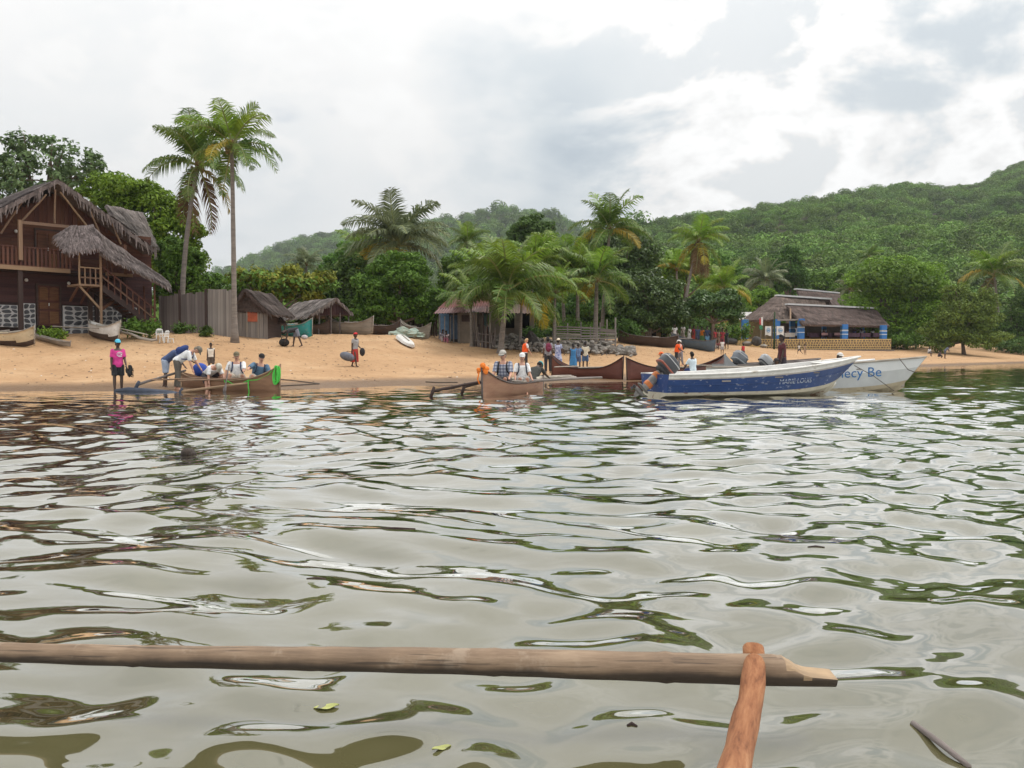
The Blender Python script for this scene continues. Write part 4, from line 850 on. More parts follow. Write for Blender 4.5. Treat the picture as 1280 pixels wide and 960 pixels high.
def build_shed():
    random.seed(9); Y = 54; b = gp(405, Y); r = empty('open_shed', b); tag(r, 'open sided shed with shaggy thatched roof and brown board gable above beached canoes', 'shed')
    P = lambda px, py, y: at(px, py, y) - b
    F, Lf, Rf, Bk, Lb = P(420, 372, 53), P(389, 393.5, 52.4), P(441, 392, 54), P(370, 379, 58), P(346, 402, 56); Rb = Rf + (Bk-F)
    thatch_roof(r, 'roof', (Bk, F, Lf, Lb), THATCH['light'], 8, 90, .14, .4); thatch_roof(r, 'roof', (F, Bk, Rb, Rf), THATCH['grey'], 7, 70, .14, .3)
    gb = empty('gable', (0, 0, 0), 0, r); n = 16
    for i in range(n):
        s0 = (i+.5)/n; lo = Lf.lerp(Rf, s0) + Vector((.0, .15, -.05)); hi_ = (Lf.lerp(F, s0/.59) if s0 < .59 else F.lerp(Rf, (s0-.59)/.41)) + Vector((0, .15, -.12))
        if hi_.z - lo.z > .1: stick(gb, 'plank', lo, Vector((lo.x, lo.y, hi_.z)), (Rf-Lf).length/n*.94, .03, 'red', up=(0, -1, 0))
    for px, py, y, top in ((414, 416, 53.2, 376), (399, 414, 52.8, 391), (425, 413, 53.5, 391), (388, 412, 53.5, 394), (436, 413, 54, 392), (380, 412, 55.5, 397), (360, 412, 56, 400), (394, 410, 57, 388), (372, 410, 58, 384)):
        bb = gp(px, y); pole(r, 'post', bb-b-Vector((0, 0, .2)), P(px, top, y), .055, 'grey')
build_shed()
def build_back_sheds():
    random.seed(12)
    # dark fishing shelters in the shade between the open shed and the rusty hut
    b = gp(470, 64); r = empty('dark_shelter', b); tag(r, 'long low shelter of grey posts in deep shade behind the beached canoes', 'shelter')
    P = lambda px, py, y=64.: at(px, py, y) - b
    q = MB(); q.add([P(440, 397), P(545, 394), P(545, 392, 69), P(440, 394, 69), P(440, 399), P(545, 396), P(545, 394, 69), P(440, 396, 69)], [(0, 1, 2, 3), (7, 6, 5, 4), (0, 4, 5, 1), (1, 5, 6, 2), (2, 6, 7, 3), (3, 7, 4, 0)]); q.build('roof', THATCH['dark'], r)
    for i in range(22):
        px = 440 + i*4.9 + random.uniform(-1.5, 1.5); y = 64 + random.uniform(-.4, 1.2); g = gp(px, y) - b; pole(r, 'post', g-Vector((0, 0, .15)), Vector((g.x+random.uniform(-.1, .1), g.y, P(px, random.uniform(394, 408), y).z)), random.uniform(.035, .06), random.choice(['grey', 'silver', 'dark']))
    q = MB(); q.add([P(440, 424, 68.5), P(546, 424, 68.5), P(546, 392, 68.5), P(440, 395, 68.5)], [(0, 1, 2, 3)]); q.f += [(3, 2, 1, 0)]*0; 
    wl = empty('back_wall', (0, 0, 0), 0, r)
    for i in range(34):
        px = 440 + i*3.2; stick(wl, 'plank', P(px, 424, 68.3), P(px, random.uniform(394, 399), 68.3), .19, .03, 'dark', up=(0, -1, 0))
build_back_sheds()

RUST = mat('rusty_tin', (.15, .034, .028), .8, .4, 2.5, c2=(.07, .028, .025), bump=.2)
def corrugated(parent, name, A, B, C, D, m, n=26, amp=.03):
    """corrugated sheet: A-B top edge, D-C bottom edge"""
    A, B, C, D = map(Vector, (A, B, C, D)); nr = (B-A).cross(D-A).normalized(); q = MB(); k = n*4
    for t in range(k+1):
        o = nr*amp*math.cos(2*math.pi*t/4); u = t/k
        for e in (0, 1): q.v += [tuple(A.lerp(B, u)+o-nr*.01*e), tuple(D.lerp(C, u)+o-nr*.01*e)]
    for t in range(k): i = t*4; q.f += [(i, i+1, i+5, i+4), (i+2, i+6, i+7, i+3)]
    q.mi = [0]*len(q.f); return q.build(name, m, parent, True)
def build_rusty_hut():
    random.seed(13); Y = 59; b = gp(575, Y); r = empty('rusty_roofed_hut', b); tag(r, 'hut with rust red tin roof, blue door and pale plastered wall behind the big palm', 'hut')
    P = lambda px, py, y=Y: at(px, py, y) - b
    corrugated(r, 'roof', P(566, 368, 63), P(615, 364, 63), P(612, 383, 58.2), P(546, 386, 58.2), RUST, 20); corrugated(r, 'roof_edge', P(548, 385.5, 58.3), P(612, 382.5, 58.3), P(610, 390, 57.4), P(541, 392, 57.4), mat('pale_tin', (.15, .06, .055), .5, .3, 2), 20)
    PL = mat('plaster', (.24, .20, .16), .9, .2, 2, bump=.3); q = MB()
    def blk(px0, px1, y0, y1, yy, d, m, nm, par=r):
        q = MB(); a, c = P(px0, y1, yy), P(px1, y0, yy); q.add([(x, y_, z) for x in (a.x, c.x) for y_ in (a.y, a.y+d) for z in (a.z, c.z)], [(0, 1, 3, 2), (4, 6, 7, 5), (0, 4, 5, 1), (2, 3, 7, 6), (0, 2, 6, 4), (1, 5, 7, 3)]); return q.build(nm, m, par)
    w_ = blk(572, 596, 391, 432, 58.8, 4, PL, 'wall'); blk(548, 572, 390, 430, 59.6, 3, mat('dark_plaster', (.07, .06, .055), .9, .2, 2), 'wall')
    wd = blk(577, 588, 394, 402, 58.72, .1, mat('brown_shutter', (.07, .045, .04), .8, .2, 5), 'window'); blk(582, 582.8, 394, 402, 58.68, .05, WOOD['dark'], 'bar', wd)
    dr = blk(549, 561, 392, 428, 59.45, .1, mat('blue_door', (.10, .20, .33), .7, .25, 4), 'door'); blk(562, 573, 394, 424, 59.35, .1, mat('blue_boards', (.07, .115, .18), .75, .3, 4), 'door')
    for px in (550, 556, 563, 567, 574): pole(r, 'post', P(px, 432, 58.4), P(px, 396-random.uniform(0, 10), 58.4), .05, 'silver')
build_rusty_hut()
def build_plaster_house():
    random.seed(14); Y = 60; b = gp(632, Y); r = empty('plastered_house', b); tag(r, 'low pale plastered house with dark openings half hidden by the big palm', 'house')
    P = lambda px, py, y=Y: at(px, py, y) - b
    PL = mat('plaster_grey', (.20, .17, .14), .9, .2, 2, bump=.3)
    def blk(px0, px1, y0, y1, yy, d, m, nm, par=r):
        q = MB(); a, c = P(px0, y1, yy), P(px1, y0, yy); q.add([(x, y_, z) for x in (a.x, c.x) for y_ in (a.y, a.y+d) for z in (a.z, c.z)], [(0, 1, 3, 2), (4, 6, 7, 5), (0, 4, 5, 1), (2, 3, 7, 6), (0, 2, 6, 4), (1, 5, 7, 3)]); return q.build(nm, m, par)
    for px0, px1, y0 in ((598, 604, 390), (612, 628, 391), (643, 650, 392), (662, 668, 392)): blk(px0, px1, y0, 434, Y, 4, PL, 'wall')
    blk(600, 666, 410, 435, Y+.3, 3, PL, 'wall'); blk(600, 667, 391, 410, Y+2.5, .2, DARK, 'interior_shade_wall'); blk(604, 612, 392, 434, Y+.1, .1, mat('teal_door', (.05, .11, .12), .7, .2, 3), 'door')  # near-black slab behind the openings carries their shade in its colour
    corrugated(r, 'roof', P(606, 376, 64), P(668, 378, 64), P(672, 392, 59), P(598, 391, 59), mat('brown_tin', (.13, .075, .06), .7, .35, 2), 18)
build_plaster_house()
def build_stick_fences():
    random.seed(15)
    b = gp(604, 56); r = empty('stick_fence', b); tag(r, 'crooked upright stick fence in front of the plastered house', 'fence')
    for i in range(26):
        px = 590 + i*1.15 + random.uniform(-.6, .6); y = 56.5 - .06*i; g = gp(px, y) - b; hgt = random.uniform(1.0, 1.6) if random.random() < .8 else random.uniform(2.4, 3.0)
        pole(r, 'stick', g-Vector((0, 0, .15)), g + Vector((random.uniform(-.15, .15), random.uniform(-.1, .1), hgt)), random.uniform(.035, .065), random.choice(['grey', 'silver', 'dark', 'grey']))
    for z in (.4, .9): stick(r, 'rail', gp(590, 56.5)-b+Vector((0, -.08, z)), gp(619, 55)-b+Vector((0, -.08, z)), .05, .05, 'grey')
    b = gp(634, 57); r = empty('log_stack', b); tag(r, 'stack of grey logs lying above the rubble below the plastered house', 'logs')
    for i in range(16):
        px = 618 + random.uniform(0, 6); g = gp(px, 56.5+random.uniform(0, 1))-b; e = gp(640+random.uniform(-6, 14), 56.7+random.uniform(0, 1))-b; z = .15+.13*(i//3)+random.uniform(0, .08)
        pole(r, 'log', g+Vector((0, 0, z)), e+Vector((0, 0, z-.25*random.random())), random.uniform(.05, .085), random.choice(['silver', 'driftwood', 'grey']))
    b = gp(732, 59.5); r = empty('slat_fence', b); tag(r, 'fence of uneven horizontal grey slats on posts behind the rubble', 'fence')
    xs = [694.5, 709.5, 726, 738, 750, 758.5, 769]; tops = [398, 404, 402, 408, 403, 399, 397]
    for px, tp_ in zip(xs, tops):
        g = gp(px, 59.5)-b; pole(r, 'post', g-Vector((0, 0, .3)), Vector((g.x, g.y, (at(px, tp_, 59.5)-b).z)), .075 if px in (694.5, 769) else .055, 'silver')
    for i in range(9):
        py = 408+i*3.0; sl = 3.2 if i < 2 else .6; p0 = xs[0]; p1 = xs[-1]
        for a, c in ((0, 2), (2, 4), (4, 6)):
            ya = py + random.uniform(-1, 1) + (0 if i > 1 else a*.8); yc = py + random.uniform(-1, 1) + (0 if i > 1 else c*.8)
            stick(r, 'slat', at(xs[a], ya, 59.38)-b, at(xs[c], yc, 59.38+random.uniform(-.02, .02))-b, .03, random.uniform(.07, .13), random.choice(['silver', 'grey', 'driftwood']))
build_stick_fences()
def rock_mesh(seed, m):
    rg = random.Random(seed); bm = bmesh.new(); bmesh.ops.create_icosphere(bm, subdivisions=1, radius=1)
    for v in bm.verts: v.co = Vector((v.co.x*rg.uniform(.7, 1.15), v.co.y*rg.uniform(.7, 1.15), v.co.z*rg.uniform(.55, .95)))
    me = bpy.data.meshes.new('stone'); bm.to_mesh(me); bm.free(); me.materials.append(m); return me
ROCK = mat('rubble_rock', (.205, .185, .165), .9, .4, 2.5, bump=.5, bscale=12, obj_var=.4); ROCKB = mat('dark_boulder', (.06, .055, .052), .9, .4, 2, bump=.6, bscale=6)
RM = [rock_mesh(i, ROCK) for i in range(8)]
def build_rubble():
    random.seed(16); b = gp(700, 55.5); r = empty('rubble_pile', b); tag(r, 'long heap of broken grey stones below the slat fence', 'rubble')
    n = 0
    while n < 300:
        px = random.uniform(616, 792); t = random.random(); y = 54.2 + t*3.6 + (px > 760)*.5; g = gp(px, y) - b
        hh = max(0, (.95 - abs(t-.75)*1.1))*(1 if 640 < px < 765 else .55)*random.uniform(.4, 1.0); s = random.uniform(.10, .30)*(1.0 if t > .25 else .7)
        link('stone', RM[n % 8], r, loc=g+Vector((0, 0, hh*.85+.05)), rot=(random.uniform(-.6, .6), random.uniform(-.6, .6), random.uniform(0, 6.3)), scale=(s*random.uniform(.8, 1.5), s, s*random.uniform(.6, 1))); n += 1
    base = MB(); 
    for i in range(15):
        px = 622 + i*11.5; g = gp(px, 57) - b; base.ell(g + Vector((0, 0, .0)), (.75, 1.4, .62 if 640 < px < 765 else .4), 8, 6)
    base.build('earth_core', mat('rubble_earth', (.10, .085, .07), .95, .3, 4, bump=.8, bscale=10), r)
    b = gp(664, 56.6); q = MB(); random.seed(3)
    bm = bmesh.new(); bmesh.ops.create_icosphere(bm, subdivisions=3, radius=1)
    for v in bm.verts: v.co = Vector((v.co.x*.75, v.co.y*.8, max(-.1, v.co.z)*1.35*(1-.35*(abs(v.co.x)))))*(1+.15*mnoise.noise(v.co*2.2))
    me = bpy.data.meshes.new('dirt_mound'); bm.to_mesh(me); bm.free(); me.materials.append(mat('dark_soil', (.045, .038, .034), .95, .3, 5, bump=.8, bscale=12)); o = link('dirt_mound', me, None, loc=b); tag(o, 'dark conical mound of soil on the rubble between two palms', 'mound')
build_rubble()
def build_small_house():
    b = gp(810, 76); r = empty('shaded_house', b); tag(r, 'small house with ochre wall in the shade behind the dark canoes', 'house'); P = lambda px, py, y=76.: at(px, py, y)-b
    q = MB(); a, c = P(797, 424), P(836, 405); q.box(((a.x+c.x)/2, 2, (a.z+c.z)/2), (c.x-a.x, 4, c.z-a.z)); q.build('wall', mat('ochre_shade', (.30, .225, .14), .9, .2, 2), r)
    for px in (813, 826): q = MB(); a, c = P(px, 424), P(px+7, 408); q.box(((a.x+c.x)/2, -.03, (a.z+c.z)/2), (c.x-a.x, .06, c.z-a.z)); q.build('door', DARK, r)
    thatch_roof(r, 'roof', (P(790, 398, 79), P(842, 398, 79), P(846, 408, 75), P(786, 408, 75)), THATCH['dark'], 5, 50, .14, .3)
    b = gp(916, 104); r = empty('yellow_house', b); tag(r, 'small yellow house with pale tin roof left of the restaurant', 'house'); P = lambda px, py, y=104.: at(px, py, y)-b
    q = MB(); a, c = P(903, 426), P(932, 398); q.box(((a.x+c.x)/2, 2, (a.z+c.z)/2), (c.x-a.x, 4, c.z-a.z)); q.build('wall', mat('yellow_wall', (.46, .33, .12), .85, .15, 2), r)
    corrugated(r, 'roof', P(908, 391, 107), P(940, 390, 107), P(934, 399, 103), P(902, 400, 103), mat('tin_pale', (.42, .40, .38), .5, .2, 2), 14)
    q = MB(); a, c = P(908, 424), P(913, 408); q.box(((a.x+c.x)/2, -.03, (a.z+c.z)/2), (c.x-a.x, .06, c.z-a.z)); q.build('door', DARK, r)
build_small_house()

# ------------------------------------------------------------------ the beach restaurant
def text_obj(s, size, m, parent, loc, rot, name='lettering', extrude=.003, align='LEFT', shear=0, sx=1.0):
    cu = bpy.data.curves.new(name, 'FONT'); cu.body = s; cu.size = size; cu.extrude = extrude; cu.align_x = align; cu.shear = shear; cu.resolution_u = 3
    tmp = bpy.data.objects.new('tmp', cu); col.objects.link(tmp); dg = bpy.context.evaluated_depsgraph_get(); dg.update()
    me = bpy.data.meshes.new_from_object(tmp.evaluated_get(dg)); bpy.data.objects.remove(tmp); me.materials.clear(); me.materials.append(m)
    o = link(name, me, parent, loc=loc, rot=rot); o.scale = (sx, 1, 1); return o
def build_restaurant():
    random.seed(17); b = gp(1020, 103); b.z = (at(1020, 423.5, 101)).z; r = empty('thatched_restaurant', b)
    tag(r, 'open thatched restaurant with banded blue pillars on a yellow jointed stone terrace', 'restaurant'); P = lambda px, py, y: at(px, py, y)-b
    TH = THATCH['brown']; RW = mat('ridge_cap', (.62, .62, .62), .6, .12, 3)
    # roofs: front, left hip, back
    thatch_roof(r, 'roof', (P(983, 381.5, 106), P(1094, 386.5, 109), P(1111, 407.5, 103), P(1003, 405, 100)), TH, 10, 130, .25, .4)
    thatch_roof(r, 'roof', (P(983, 381.5, 106), P(1094, 386.5, 109), P(1106, 405, 116), P(1000, 402, 114)), TH, 6, 60, .25, .4)
    thatch_roof(r, 'roof', (P(975, 371, 110), P(1030, 375, 112), P(1040, 398, 109), P(972, 399.5, 103)), TH, 9, 80, .25, .4)
    thatch_roof(r, 'roof', (P(970, 370.5, 110), P(976, 371, 110), P(976, 399, 102.6), P(927, 400.5, 103)), TH, 9, 80, .25, .4)
    thatch_roof(r, 'roof', (P(972, 371, 110.2), P(1036, 375, 112), P(1040, 396, 120), P(960, 396, 120)), TH, 6, 60, .25, .4)
    thatch_roof(r, 'roof', (P(996, 362.5, 122), P(1048, 367.5, 124), P(1064, 386, 117), P(1006, 384, 117)), TH, 8, 80, .25, .4)
    for a, c in ((P(983, 381, 106), P(1094, 386, 109)), (P(970, 370, 110), P(1038, 374.5, 112)), (P(994, 362, 122), P(1048, 367, 124))):
        q = MB(); q.bar(a+Vector((0, 0, .08)), c+Vector((0, 0, .08)), .75, .2); q.build('ridge_cap', RW, r)
    stick(r, 'tie_beam', P(972, 400, 101.3), P(1002, 399.5, 101.3), .15, .18, 'silver'); stick(r, 'king_post', P(988, 400, 101.5), P(988, 386, 103.5), .15, .15, 'pale', up=(0, -1, 0))
    # terrace with its stone face
    a, c = P(928, 424, 101), P(1114, 424, 101); q = MB(); d = MB()
    q.add([(x, y, z) for x in (a.x, c.x) for y in (a.y, a.y+16) for z in (-2.2, -.02)], [(0, 1, 3, 2), (4, 6, 7, 5), (0, 4, 5, 1), (2, 3, 7, 6), (0, 2, 6, 4), (1, 5, 7, 3)]); tr = q.build('terrace', mat('yellow_mortar', (.55, .39, .17), .85, .15, 3), r)
    rg = random.Random(4); st = MB(); x0 = P(950, 424, 101).x; rows = 5; ht = 1.35/rows
    for j in range(rows):
        x = x0 + rg.uniform(0, .2)
        while x < c.x-.15:
            w_ = rg.uniform(.22, .42); z = -.1-(j+.5)*ht; n = 6
            pr = [(x+w_/2+math.cos(k*math.tau/n)*w_*.40*rg.uniform(.8, 1.1), z+math.sin(k*math.tau/n)*ht*.40*rg.uniform(.8, 1.1)) for k in range(n)]
            st.add([(p[0], a.y-.005, p[1]) for p in pr]+[(x+w_/2+(p[0]-x-w_/2)*.85, a.y-.05, z+(p[1]-z)*.85) for p in pr], [tuple(range(n, 2*n))]+[(k, (k+1) % n, n+(k+1) % n, n+k) for k in range(n)]); x += w_
    st.f = [f[::-1] for f in st.f]
    o = st.build('stone_face', mat('terrace_stone', (.14, .105, .08), .9, .4, 3), tr); o['kind'] = 'stuff'
    q = MB(); q.box(((x0+c.x)/2, a.y-.12, -1.55), (c.x-x0+.6, .3, .5)); q.build('plinth', mat('grey_plinth', (.20, .16, .13), .9, .3, 3), tr)
    # pillars
    BL = mat('pillar_blue', (.025, .16, .46), .5, .12, 2); WB = mat('pillar_white', (.55, .62, .68), .6, .1, 2); YB = mat('pillar_yellow', (.5, .4, .12), .6, .1, 2)
    for px, y, top, wd in ((931, 102.5, 399.5, .72), (970.5, 102.5, 399, .68), (1001, 101.3, 398.5, .66), (990, 108, 399, .6), (1055, 101.5, 405.5, .70), (1104, 101.5, 406.5, .62), (1078, 110, 405, .5), (1030, 110, 405, .5)):
        p = P(px, 424, y); p.z = 0; hgt = P(px, top, y).z; q = MB(); q.box((0, 0, hgt/2), (wd, wd, hgt)); pl = q.build('pillar', BL, r, loc=p)
        for z in (.32, .56): q = MB(); q.box((0, 0, hgt*z), (wd+.03, wd+.03, .1)); q.build('band', WB, pl)
        q = MB(); q.box((0, 0, hgt*.62), (wd+.02, wd+.02, .05)); q.build('band', YB, pl)
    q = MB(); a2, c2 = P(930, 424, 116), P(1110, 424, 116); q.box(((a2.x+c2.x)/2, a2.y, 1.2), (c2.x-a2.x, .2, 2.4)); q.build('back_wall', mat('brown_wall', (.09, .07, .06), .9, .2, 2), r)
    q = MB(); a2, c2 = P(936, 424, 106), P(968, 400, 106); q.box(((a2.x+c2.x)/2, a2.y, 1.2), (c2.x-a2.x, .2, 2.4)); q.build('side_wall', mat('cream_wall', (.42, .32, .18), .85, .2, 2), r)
    # tables under cloths
    CL = [mat('cloth_purple', (.09, .05, .08), .9, .3, 3), mat('cloth_white', (.6, .56, .52), .9, .15, 3), mat('cloth_pink', (.5, .3, .33), .9, .2, 3)]
    for i, (px, wd, ci) in enumerate(((986, 1.2, 1), (1018, 1.5, 0), (1028, 1.2, 0), (1036, 1.5, 0), (1044, 1.2, 0), (1066, 1.4, 0), (1082, 1.5, 0), (1093, 1.3, 0))):
        g = b + P(px, 424, 103.2); g.z = b.z; t = empty('restaurant_table', g); side = ['left of the third pillar', 'just right of the third pillar', 'second right of the third pillar', 'third right of the third pillar', 'left of the fourth pillar', 'just right of the fourth pillar', 'second right of the fourth pillar', 'left of the last pillar'][i]
        tag(t, ('white' if ci else 'dark') + ' clothed table on the terrace ' + side, 'table', 'restaurant tables')
        q = MB(); q.box((0, 0, .75), (wd, .9, .03)); q.box((0, -.45, .5), (wd, .02, .5)); q.box((wd/2, 0, .55), (.02, .88, .4)); q.box((-wd/2, 0, .55), (.02, .88, .4)); q.build('cloth', CL[ci], t)
        for sx in (-1, 1):
            for sy in (-1, 1): stick(t, 'leg', (sx*wd*.42, sy*.36, 0), (sx*wd*.42, sy*.36, .74), .06, .06, 'brown', up=(0, -1, 0))
        if i in (2, 4): q = MB(); q.box((.1, -.1, .775), (.8, .6, .015)); q.box((.1, -.468, .62), (.8, .014, .3)); q.build('runner', CL[2], t)
    # banners, flag, pole, awning
    for i, (px, w_, lab) in enumerate(((960.5, 8, 'white banner with blue emblem left of the green pole'), (975.5, 9.5, 'white banner with blue emblem right of the green pole'))):
        y = 100.2; c0 = at(px, 413.5, y); t = empty('banner', c0); tag(t, lab, 'banner', 'white banners at the restaurant'); W = w_*y/FPX; H = 11.5*y/FPX
        q = MB(); n = 6; q.v = [(-W/2+W*i_/n, .05*math.sin(i_*1.3), -H/2+H*j+.06*math.sin(i_)*(1-j)) for j in (0, 1) for i_ in range(n+1)]; q.f = [(i_, i_+1, n+2+i_, n+1+i_) for i_ in range(n)]; q.mi = [0]*n; q.build('cloth', WHITE, t)
        em = MB(); em.tube([(math.cos(k*math.tau/14)*W*.26, -.07, math.sin(k*math.tau/14)*H*.2+.05*H) for k in range(15)], .03, 5); em.box((0, -.07, .03*H), (W*.34, .01, H*.10)); em.build('emblem', mat('emblem_blue', (.10, .32, .60), .6, .1, 2), t)
        for sx in (-1, 1): em = MB(); em.tube([(sx*W/2, .03, -2.2), (sx*W/2, .03, H/2+.1)], .03, 6); em.build('pole', WOOD['grey'], t)
    g = at(951, 424, 99.5); g.z = hz(g.x, g.y); t = empty('flag', g); tag(t, 'white red and green flag hanging from a thin pole by the banners', 'flag'); h_ = at(951, 396, 99.5).z-g.z
    q = MB(); q.tube([(0, 0, -.2), (0, 0, h_)], .035, 6); q.build('pole', WOOD['silver'], t)
    for nm, c3, x0_, x1_, z0, z1 in (('white_stripe', (.7, .7, .7), .0, .22, .0, .95), ('red_stripe', (.45, .05, .05), -.22, .0, .1, .8), ('green_stripe', (.04, .22, .10), -.2, .2, -.5, 0)):
        q = MB(); q.add([(x0_, -.05, h_-1+z0), (x1_, -.08, h_-1.05+z0), (x1_, -.03, h_-1.0+z1), (x0_, -.06, h_-1+z1), (x0_, -.035, h_-1+z0), (x1_, -.065, h_-1.05+z0), (x1_, -.015, h_-1.0+z1), (x0_, -.045, h_-1+z1)], [(0, 1, 2, 3), (7, 6, 5, 4), (0, 4, 5, 1), (1, 5, 6, 2), (2, 6, 7, 3), (3, 7, 4, 0)]); q.build(nm, plain('flag_'+nm, c3), t)
    g = at(967.5, 436, 97); g.z = hz(g.x, g.y); q = MB(); q.tube([(0, 0, -.3), (.05, 0, 1.5), (0, 0, 3), (.04, 0, at(967.5, 390, 97).z-g.z)], [.13, .12, .12, .09], 8); o = q.build('green_pole', mat('mossy_pole', (.03, .055, .02), .9, .3, 2), None, True, loc=g); tag(o, 'mossy green upright pole standing before the banners', 'pole')
    q = MB(); q.add([P(1016, 404.5, 102), P(1038, 406, 102), P(1034, 407.5, 100.6), P(1020, 407, 100.6)], [(0, 1, 2, 3)]); 
    for i, (px, y, s, lab) in enumerate(((913, 99, (1.35, 1.1, .75), 'broad dark boulder left of the terrace wall'), (945, 98.5, (1.0, .9, 1.15), 'tall dark boulder below the flag'), (934, 99, (.9, .8, .55), 'low brown boulder between the two dark boulders'), (954, 98, (.7, .6, .35), 'small grey boulder at the foot of the flag pole'))):
        g = gp(px, y); o = link('boulder', rock_mesh(40+i, ROCKB if i in (0, 1) else ROCK), None, loc=g+Vector((0, 0, s[2]*.6)), scale=s, rot=(0, 0, i*1.3)); tag(o, lab, 'boulder')
        md = o.modifiers.new('s', 'SUBSURF'); md.levels = md.render_levels = 2
build_restaurant()
# ------------------------------------------------------------------ boats
def paint(name, c, wear=(.35, .30, .25), amount=.5, rough=.55, wscale=6.):
    """weathered paint with chipped patches"""
    if name in MATS: return MATS[name]
    m = mat(name, c, rough, .14, 3.0, bump=.15, bscale=30); nt = m.node_tree; b = nt.nodes['Principled BSDF']; src = b.inputs['Base Color'].links[0].from_socket
    tc = N(nt, 'ShaderNodeTexCoord'); mp = N(nt, 'ShaderNodeMapping'); mp.inputs['Scale'].default_value = (.5, 1, 1.6); nt.links.new(tc.outputs['Object'], mp.inputs[0])
    n = N(nt, 'ShaderNodeTexNoise', Scale=wscale, Detail=8, Roughness=.72); nt.links.new(mp.outputs[0], n.inputs['Vector'])
    r = ramp(nt, [(.60-.06*amount, (0, 0, 0)), (.67-.06*amount, (1, 1, 1))]); nt.links.new(n.outputs['Fac'], r.inputs[0])
    nt.links.new(mixc(nt, r.outputs[0], src, wear), b.inputs['Base Color']); return m
def hull_stations(L, beam, depth, rise_b, rise_s, rocker, ex=2.4, n=26):
    """half sections: list of (x, [(y,z) from keel to gunwale])"""
    out = []
    for i in range(n+1):
        s = -1 + 2*i/n; a = abs(s); hb = beam/2*(1-a**ex)**.75 if a < 1 else 0.0; hb = max(hb, .012)
        rise = rise_b if s > 0 else rise_s; top = depth + rise*a**3.2; kz = rocker*a**5
        sec = [(hb*math.sin(math.pi/2*t)**.85, kz + (top-kz)*(1-math.cos(math.pi/2*t))**.8) for t in [k/7 for k in range(8)]]
        x = L/2*s; out.append((x, sec, top))
    return out
def loft_hull(st, thick=.025):
    m = MB(); k = len(st[0][1]); n = len(st)
    def ring(x, sec, inn):
        R_ = [];
        for y, z in sec:
            yy = max(.004, y-thick) if inn else y; zz = z + (thick*1.2*(1-(z-sec[0][1])/(sec[-1][1]-sec[0][1]+1e-6)) if inn else 0); R_.append((yy, zz))
        return [(x, -y, z) for y, z in reversed(R_)] + [(x, y, z) for y, z in R_[1:]]
    w_ = 2*k-1; V = []
    for inn in (False, True):
        for x, sec, top in st: V += ring(x, sec, inn)
    F = []; M = n*w_
    for i in range(n-1):
        for j in range(w_-1):
            F.append((i*w_+j, (i+1)*w_+j, (i+1)*w_+j+1, i*w_+j+1)); F.append((M+i*w_+j, M+i*w_+j+1, M+(i+1)*w_+j+1, M+(i+1)*w_+j))
        for j in (0, w_-1): F.append((i*w_+j, (i+1)*w_+j, M+(i+1)*w_+j, M+i*w_+j))
    for i in (0, n-1):
        for j in range(w_-1): F.append((i*w_+j, i*w_+j+1, M+i*w_+j+1, M+i*w_+j))
    m.add(V, F); return m
ROPE_G = mat('green_rope', (.07, .52, .06), .6, .15, 20); ROPE_D = mat('dark_rope', (.07, .055, .045), .9, .2, 20)
def canoe(name, label, stern, bow, beam, depth, material, rise_b=.3, rise_s=.22, rocker=.1, dz=0., group='wooden outrigger canoes', rails='driftwood', bottom=None, booms=None, fl=None, thwarts=3, roll=0., stem=True, cat='canoe', ex=2.4, inner=None, boom_m='driftwood', float_r=.06):
    """booms: list of (fraction along hull, reach to port, reach to starboard); fl: side (+1 port/-1 starboard) that carries a float"""
    S, B = Vector(stern), Vector(bow); c = (S+B)/2; d = B-S; L = Vector((d.x, d.y, 0)).length
    r = empty(name, c); r.rotation_euler = (roll, -math.atan2(d.z, L), math.atan2(d.y, d.x)); r.location.z += dz; tag(r, label, cat, group)
    st = hull_stations(L, beam, depth, rise_b, rise_s, rocker, ex); hm = loft_hull(st)
    mats = [material]
    if bottom:
        mats.append(bottom)
        for i, f in enumerate(hm.f):
            zc = sum(hm.v[k][2] for k in f)/len(f); xc = sum(hm.v[k][0] for k in f)/len(f)
            if zc < depth*.42 + rocker*abs(2*xc/L)**5: hm.mi[i] = 1
    hu = hm.build('hull', mats, r, True)
    for s in (-1, 1):
        q = MB(); q.tube([(x, s*(sec[-1][0]+.008), top+.005) for x, sec, top in st], .022, 6); q.build('gunwale', WOOD[rails], hu, True)
    if stem:
        for i in (0, -1):
            x, sec, top = st[i]; q = MB(); q.tube([(x, 0, sec[0][1]-.01), (x+(.02 if i else -.02), 0, (sec[0][1]+top)/2), (x+(.05 if i else -.05), 0, top+.07)], [.03, .03, .024], 6); q.build('stem', WOOD['dark'] if rails == 'dark' else WOOD[rails], hu, True)
    for k in range(thwarts):
        s = -.5 + (k+.5)/max(1, thwarts)*1.0; i = int((s+1)/2*26); x, sec, top = st[i]; stick(r, 'thwart', (x, -sec[-1][0]*.95, depth*.78), (x, sec[-1][0]*.95, depth*.78), .17, .03, 'pale' if rails != 'dark' else 'brown')
    for (s, p, q_) in (booms or []):
        i = int(round((s+1)/2*26)); x, sec, top = st[i]; pole(r, 'boom', (x, p, top+.05), (x+.03, -q_, top+.05-(.0)), .03, boom_m)
    if fl:
        side, reach, x0, x1, z = fl; q = MB(); n = 8
        q.tube([(x0+(x1-x0)*t/n, side*reach + .03*math.sin(t), z + (.12*max(0, t/n-.8)*5)**1.0) for t in range(n+1)], [float_r*(.5 if t in (0, n) else 1) for t in range(n+1)], 7); f_ = q.build('outrigger_float', WOOD[boom_m], r, True)
        for (s, p, q_) in booms:
            i = int(round((s+1)/2*26)); x, sec, top = st[i]; pole(r, 'peg', (x, side*reach, z), (x-.04, side*(reach-.03), top+.12), .022, 'dark')
    return r
